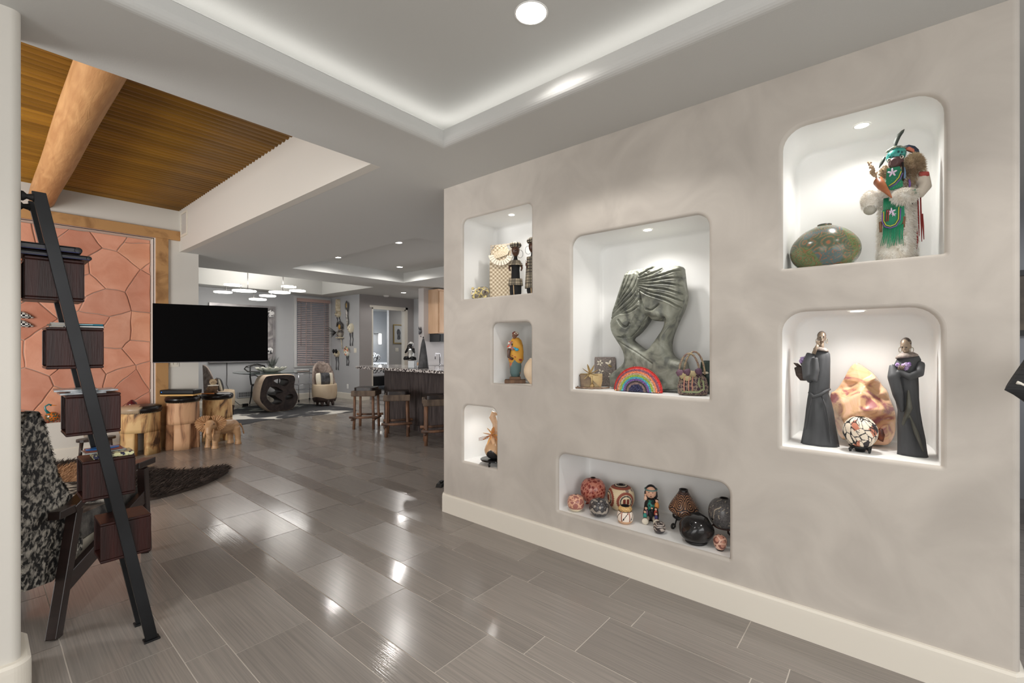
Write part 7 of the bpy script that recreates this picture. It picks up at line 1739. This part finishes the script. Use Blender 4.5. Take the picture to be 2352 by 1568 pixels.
def bead_doll(loc, label, s=1.0, long=False):
    t = thing('beaded_doll', label, 'doll', loc, R(-50), 'black African beaded dolls')
    mb = MB(); mb.lathe([(.036 * s, 0), (.044 * s, .03 * s), (.045 * s, .085 * s), (.034 * s, .13 * s), (.03 * s, .2 * s), (.032 * s, .24 * s), (.014 * s, .29 * s), (.013 * s, .31 * s)], n=32, sy=.8); mb.build('body', mat('black_cloth', (22, 22, 22), rough=.8), t)
    for (a, b) in (((.048, .088), (.058, .108)) if False else ((.078, .052), (.128, .048)),):
        pass
    def band(z0_, z1_, r0_, r1_, nm):
        mb = MB(); n_ = max(3, int((z1_ - z0_) / .0045)); mb.lathe([((r0_ + (r1_ - r0_) * i / n_) * s * (1 + .03 * (i % 2)), (z0_ + (z1_ - z0_) * i / n_) * s) for i in range(n_ + 1)], n=90, sy=.82, cap0=False, cap1=False); o = mb.build(nm, M_vc_cloth, t); repaint(o, f_ndebele)
    band(.085, .135, .056, .050, 'beaded_skirt')
    if long: band(.05, .275, .058, .044, 'beaded_cloak')
    else: band(.235, .275, .056, .034, 'beaded_shoulders')
    mb = MB(); mb.ball((0, -.002, .355 * s), (.031 * s, .032 * s, .05 * s), 20); mb.tube([(0, -.030 * s, .365 * s), (0, -.042 * s, .345 * s)], [.004 * s, .007 * s], 8); mb.ball((0, -.031 * s, .328 * s), (.010 * s, .005 * s, .004 * s), 10); mb.build('head', M_brn, t)
    for q in (-1, 1):
        mb = MB(); mb.ball((q * .012 * s, -.030 * s, .365 * s), (.005 * s, .003 * s, .0025 * s), 8); mb.build('eye', M_blk, t)
        mb = MB(); mb.tube([(q * .034 * s + .022 * s * math.cos(R(a)), -.004, .325 * s + .030 * s * math.sin(R(a))) for a in range(0, 360, 20)], .0014, 6, loop=True); mb.build('hoop_earring', M_wire, t)
        mb = MB(); mb.tube([(q * .042 * s, -.004, .25 * s), (q * .048 * s, -.02, .215 * s), (q * .042 * s, -.03, .195 * s)], [.009 * s, .007 * s, .006 * s], 8); mb.build('arm', M_brn, t)
    mb = MB(); mb.ball((0, .002, .392 * s), (.045 * s, .043 * s, .028 * s), 40, nz=.0); o = mb.build('beaded_cap', M_vc_cloth, t); repaint(o, f_ndebele)
    mb = MB(); mb.tube([(-.012 * s, -.036 * s, .0), (-.016 * s, -.037 * s, .085 * s)], .0035 * s, 6); mb.build('bead_strip', mat('buff_beads', (206, 176, 136)), t)
    return t
bead_doll((2.72, 2.255, ZA), 'black beaded doll with hoop earrings, wholly visible in upper left niche', 1.03)
bead_doll((2.72, 2.085, ZA), 'black doll in striped bead cloak cut by right edge of upper left niche', 1.05, True)
t = thing('leopard_ornament', 'small leopard patterned ceramic animal at foot of the woven bag', 'figurine', (2.67, 2.59, ZA), R(-50))
def f_leo(p):
    e, d = cell(p, 22, 1); return (214, 196, 128) if e < .10 else ((70, 56, 44) if d < .22 else ((228, 222, 208) if nz(p, 12) > .1 else (120, 112, 104)))
mb = MB(); mb.ball((.015, .02, .06), (.06, .05, .045), 60, rot=(0, R(-18), 0)); mb.ball((-.035, -.015, .045), (.04, .04, .042), 50); mb.ball((.045, -.02, .016), (.02, .03, .016), 24); mb.ball((-.05, -.03, .014), (.018, .026, .014), 24)
o = mb.build('body', M_vc_gloss, t); repaint(o, f_leo)
for q in (-1, 1):
    mb = MB(); mb.ball((-.035 + q * .026, -.01, .085), (.012, .008, .014), 12); mb.build('ear', mat('buff_ear', (206, 186, 130)), t)
    mb = MB(); mb.ball((-.04 + q * .016, -.052, .055), (.005, .003, .005), 10); mb.build('eye', M_blk, t)

# --- small middle niche
ZB = 1.1205
t = thing('draped_woman_statuette', 'carved woman statuette wrapped in a mustard patterned shawl on wood base', 'statuette', (2.69, 2.232, ZB), R(-52)); KB = .000797
M_shawl = mat('mustard_shawl', (206, 152, 60), (160, 70, 46), scale=20, st=(1, 1, 1.6), lo=.60, hi=.64, rough=.7, c3=(214, 164, 76))
def PB(x, y, d=0): return ((x - 610) * KB, d, (672 - y) * KB)
mb = MB(); mb.box(PB(608, 655, 0), (.160, .11, .026)); mb.build('wood_base', mat('brown_base', (118, 86, 60), (84, 60, 42), scale=8, st=(6, 1, 1), rough=.6), t, bevel=.003)
mb = MB(); mb.box(PB(608, 627, 0), (.085, .07, .026)); mb.build('plinth', mat('brown_plinth', (104, 76, 56), rough=.6), t, bevel=.006)
mb = MB(); mb.loft([(0, 0, PB(0, 612)[2], .030, .028), (0, 0, .08, .040, .032), (0, 0, .13, .046, .036), (.0, 0, .18, .044, .034), (0, 0, .2, .04, .03)], 32, wob=lambda a, z: .05 * math.sin(6 * a + z * 30)); mb.build('skirt', mat('teal_rust_skirt', (84, 108, 108), (196, 104, 62), scale=14, lo=.55, hi=.6, rough=.6, c3=(96, 116, 112)), t)
mb = MB(); mb.loft([(0, .004, PB(0, 500)[2], .040, .032), (.002, .002, .18, .058, .040), (0, 0, .24, .062, .042), (.002, 0, .29, .058, .038), (.004, .002, .33, .040, .030), (.002, .004, .35, .022, .02)], 40, wob=lambda a, z: .06 * math.sin(5 * a + z * 40)); mb.build('shawl', M_shawl, t)
mb = MB(); mb.tube([PB(570, 290, -.03), PB(550, 360, -.035), PB(548, 420, -.04), PB(590, 440, -.045)], [.016, .014, .011, .009], 12); mb.build('arm', M_brn, t)
mb = MB(); mb.tube([PB(565, 270, -.03), PB(552, 320, -.036), PB(600, 345, -.042)], [.018, .02, .012], 12); mb.build('patterned_sleeve', mat('patchwork_sleeve', (230, 224, 210), (210, 90, 60), scale=34, kind='magic', lo=.4, hi=.6, rough=.6, c3=(60, 140, 150)), t)
mb = MB(); mb.ball(PB(625, 348, -.05), (.016, .012, .012), 12); mb.tube([PB(600, 330, -.048), PB(612, 342, -.05)], .008, 8); mb.build('turquoise_pouch', mat('turquoise', (60, 160, 190), rough=.4), t)
head_on(t, Vector(PB(603, 215, -.008)), .026, mat('brown_clay_skin', (128, 90, 70), rough=.5), None, yaw=R(-12), ring=False)
mb = MB(); mb.ball(PB(610, 196, .0), (.027, .028, .020), 20); mb.build('patterned_headscarf', mat('headscarf', (214, 208, 190), (120, 60, 50), scale=40, kind='checker', rough=.6, lo=.3, hi=.7), t)
t = thing('banded_vase', 'pale ribbed round vase cut off by edge of small middle niche', 'vase', (2.74, 2.085, ZB))
mb = MB(); mb.lathe(dense([(.035, 0), (.05, .02), (.075, .06), (.082, .10), (.07, .145), (.045, .18), (.035, .19)], 40), n=48, wob=lambda a, z: .0, cap1=False); mb.build('vase_body', mat('buff_bands', (232, 208, 178), (214, 184, 152), scale=9, st=(.01, .01, 6), kind='wave', lo=.4, hi=.6, rough=.5), t)
mb = MB(); mb.lathe([(.036, .188), (.038, .194), (.03, .192)], n=32, cap0=False, cap1=False); mb.build('rim', M_crm, t)

# --- lowest left niche
ZC = .4635
t = thing('iris_flower_vase', 'dark and amber swan necked vase with carved orange flowers', 'vase', (2.68, 2.435, ZC + .042), R(-52))
def f_amb(p): return (46, 44, 44) if p.z < .052 + .03 * math.sin(math.atan2(p.y, p.x) * 3 + 1.0) else (196, 158, 120)
mb = MB(); mb.lathe(dense([(.03, 0), (.06, .015), (.082, .05), (.084, .08), (.066, .12), (.04, .15), (.03, .165)], 50), n=120, cap1=False); o = mb.build('vase_body', M_vc_gloss, t); repaint(o, f_amb)
mb = MB(); mb.tube([(0, 0, .16), (.005, 0, .22), (.0, 0, .28), (-.02, 0, .33), (-.012, 0, .36), (.02, 0, .355)], [.03, .022, .022, .028, .024, .008], 16); mb.build('neck', mat('amber_glaze', (222, 196, 170), (204, 160, 120), scale=6, rough=.2), t)
for k in range(9):
    a = R(k * 40); mb = MB(); leaf(mb, (-.02, -.035, .20), (math.cos(a), -.4, math.sin(a)), .085, .022, .12); mb.build('petal', mat('apricot_petal_%d' % (k % 3), [(232, 176, 104), (236, 196, 156), (214, 150, 92)][k % 3], rough=.5), t)
for k in range(4):
    mb = MB(); mb.tube([(-.05, -.05, .19 - k * .006), (-.09, -.06, .185 - k * .008), (-.125, -.065, .175 - k * .006)], .0016, 6); mb.build('stamen', mat('stamen', (150, 110, 90)), t)
t = thing('lacquer_stand', 'black lacquered stand with scrolled feet under the flower vase', 'stand', (2.68, 2.435, ZC))
mb = MB(); mb.lathe([(.06, .030), (.115, .034), (.118, .040), (.06, .042)], n=40); mb.build('top_plate', mat('black_lacquer', (22, 22, 24), rough=.15), t)
for a in (200, 320, 80):
    c_, s_ = math.cos(R(a)), math.sin(R(a)); mb = MB(); mb.tube([(.10 * c_, .10 * s_, .034), (.125 * c_, .125 * s_, .024), (.12 * c_, .12 * s_, .008), (.105 * c_, .105 * s_, .008)], [.007, .009, .008, .006], 10); mb.build('scroll_foot', mat('black_lacquer', (22, 22, 24), rough=.15), t)

# ================================================================== ROOM PAST THE RIGHT END
t = thing('ribbed_cushion', 'black ribbed cushion with white rope trim at right picture edge', 'cushion', (2.335, -.405, 1.285), R(-50))
mb = MB(); 
def cush(mb, w, h, d, n=20):
    vs = []
    for sg in (-1, 1):
        for i in range(n + 1):
            for j in range(n + 1):
                u = -1 + 2 * i / n; v = -1 + 2 * j / n; th = (1 - u * u) ** .5 * (1 - v * v) ** .5 if abs(u) < 1 and abs(v) < 1 else 0
                vs.append((u * w * (1 - .08 * (1 - v * v)), sg * d * th ** .7, v * h * (1 - .08 * (1 - u * u))))
    W_ = n + 1; o_ = W_ * W_; fs = []
    for i in range(n):
        for j in range(n): a = i * W_ + j; fs += [(a, a + 1, a + W_ + 1, a + W_), (o_ + a, o_ + a + W_, o_ + a + W_ + 1, o_ + a + 1)]
    mb.add(vs, fs, 0, True)
mb.M = Matrix.Rotation(R(35), 4, 'Y'); cush(mb, .11, .11, .045); mb.build('cushion_body', mat('black_ribbed_knit', (22, 22, 23), (40, 40, 41), scale=60, st=(.02, .02, 1.6), kind='wave', rough=.9, bump=.5, bs=80), t)
mb = MB(Matrix.Rotation(R(40), 4, 'Y')); mb.tube([(-.095, -.012, -.08), (-.06, -.03, -.075), (.0, -.045, -.03), (.02, -.046, .05), (.01, -.03, .09)], .006, 8); mb.build('rope_trim', mat('white_rope', (226, 222, 212), rough=.8), t)
mb = MB(); mb.tube([(0, 0, .08), (.01, 0, .5), (0, 0, 1.457)], .003, 6); mb.build('hanging_cord', M_black, t)
t = thing('bench_table', 'dark console with pale wood edge carrying white linen at right edge', 'console table', (5.2, -1.9, 0))
mb = MB(); mb.box((0, 0, .62), (1.4, 1.6, .06)); mb.build('table_top', mat('charcoal_top', (44, 44, 48), rough=.4), t)
mb = MB(); mb.box((-.1, 0, .34), (1.3, 1.5, .06)); mb.build('lower_shelf', mat('pale_oak_shelf', (190, 150, 110), rough=.5), t)
for x in (-.65, .65):
    for y in (-.75, .75):
        mb = MB(); mb.box((x, y, .30), (.06, .06, .60)); mb.build('leg', M_black, t)
mb = MB(); mb.ball((5.1, -1.6, .825), (.5, .6, .16), 24, nz=.2); tag(mb.build('linen_heap', mat('white_linen_heap', (224, 220, 220), rough=.9)), 'heap of white linen on the dark console at right edge', 'linen')
t = thing('framed_picture', 'black framed picture on grey wall past the niche wall', 'picture', (6.198, -1.45, 1.75), R(-90))
mb = MB(); mb.poly([(-1.2, -.25), (1.2, -.25), (1.2, .35), (-1.2, .35)], [[(-1.15, -.2), (1.15, -.2), (1.15, .3), (-1.15, .3)]], (0, -.03, 0), (1, 0, 0), (0, 0, 1), (0, .03, 0)); mb.build('frame', M_black, t)
mb = MB(); mb.box((0, -.01, .05), (2.3, .008, .5)); mb.build('print', mat('sepia_print', (110, 98, 84), (60, 54, 50), scale=4, rough=.5), t)
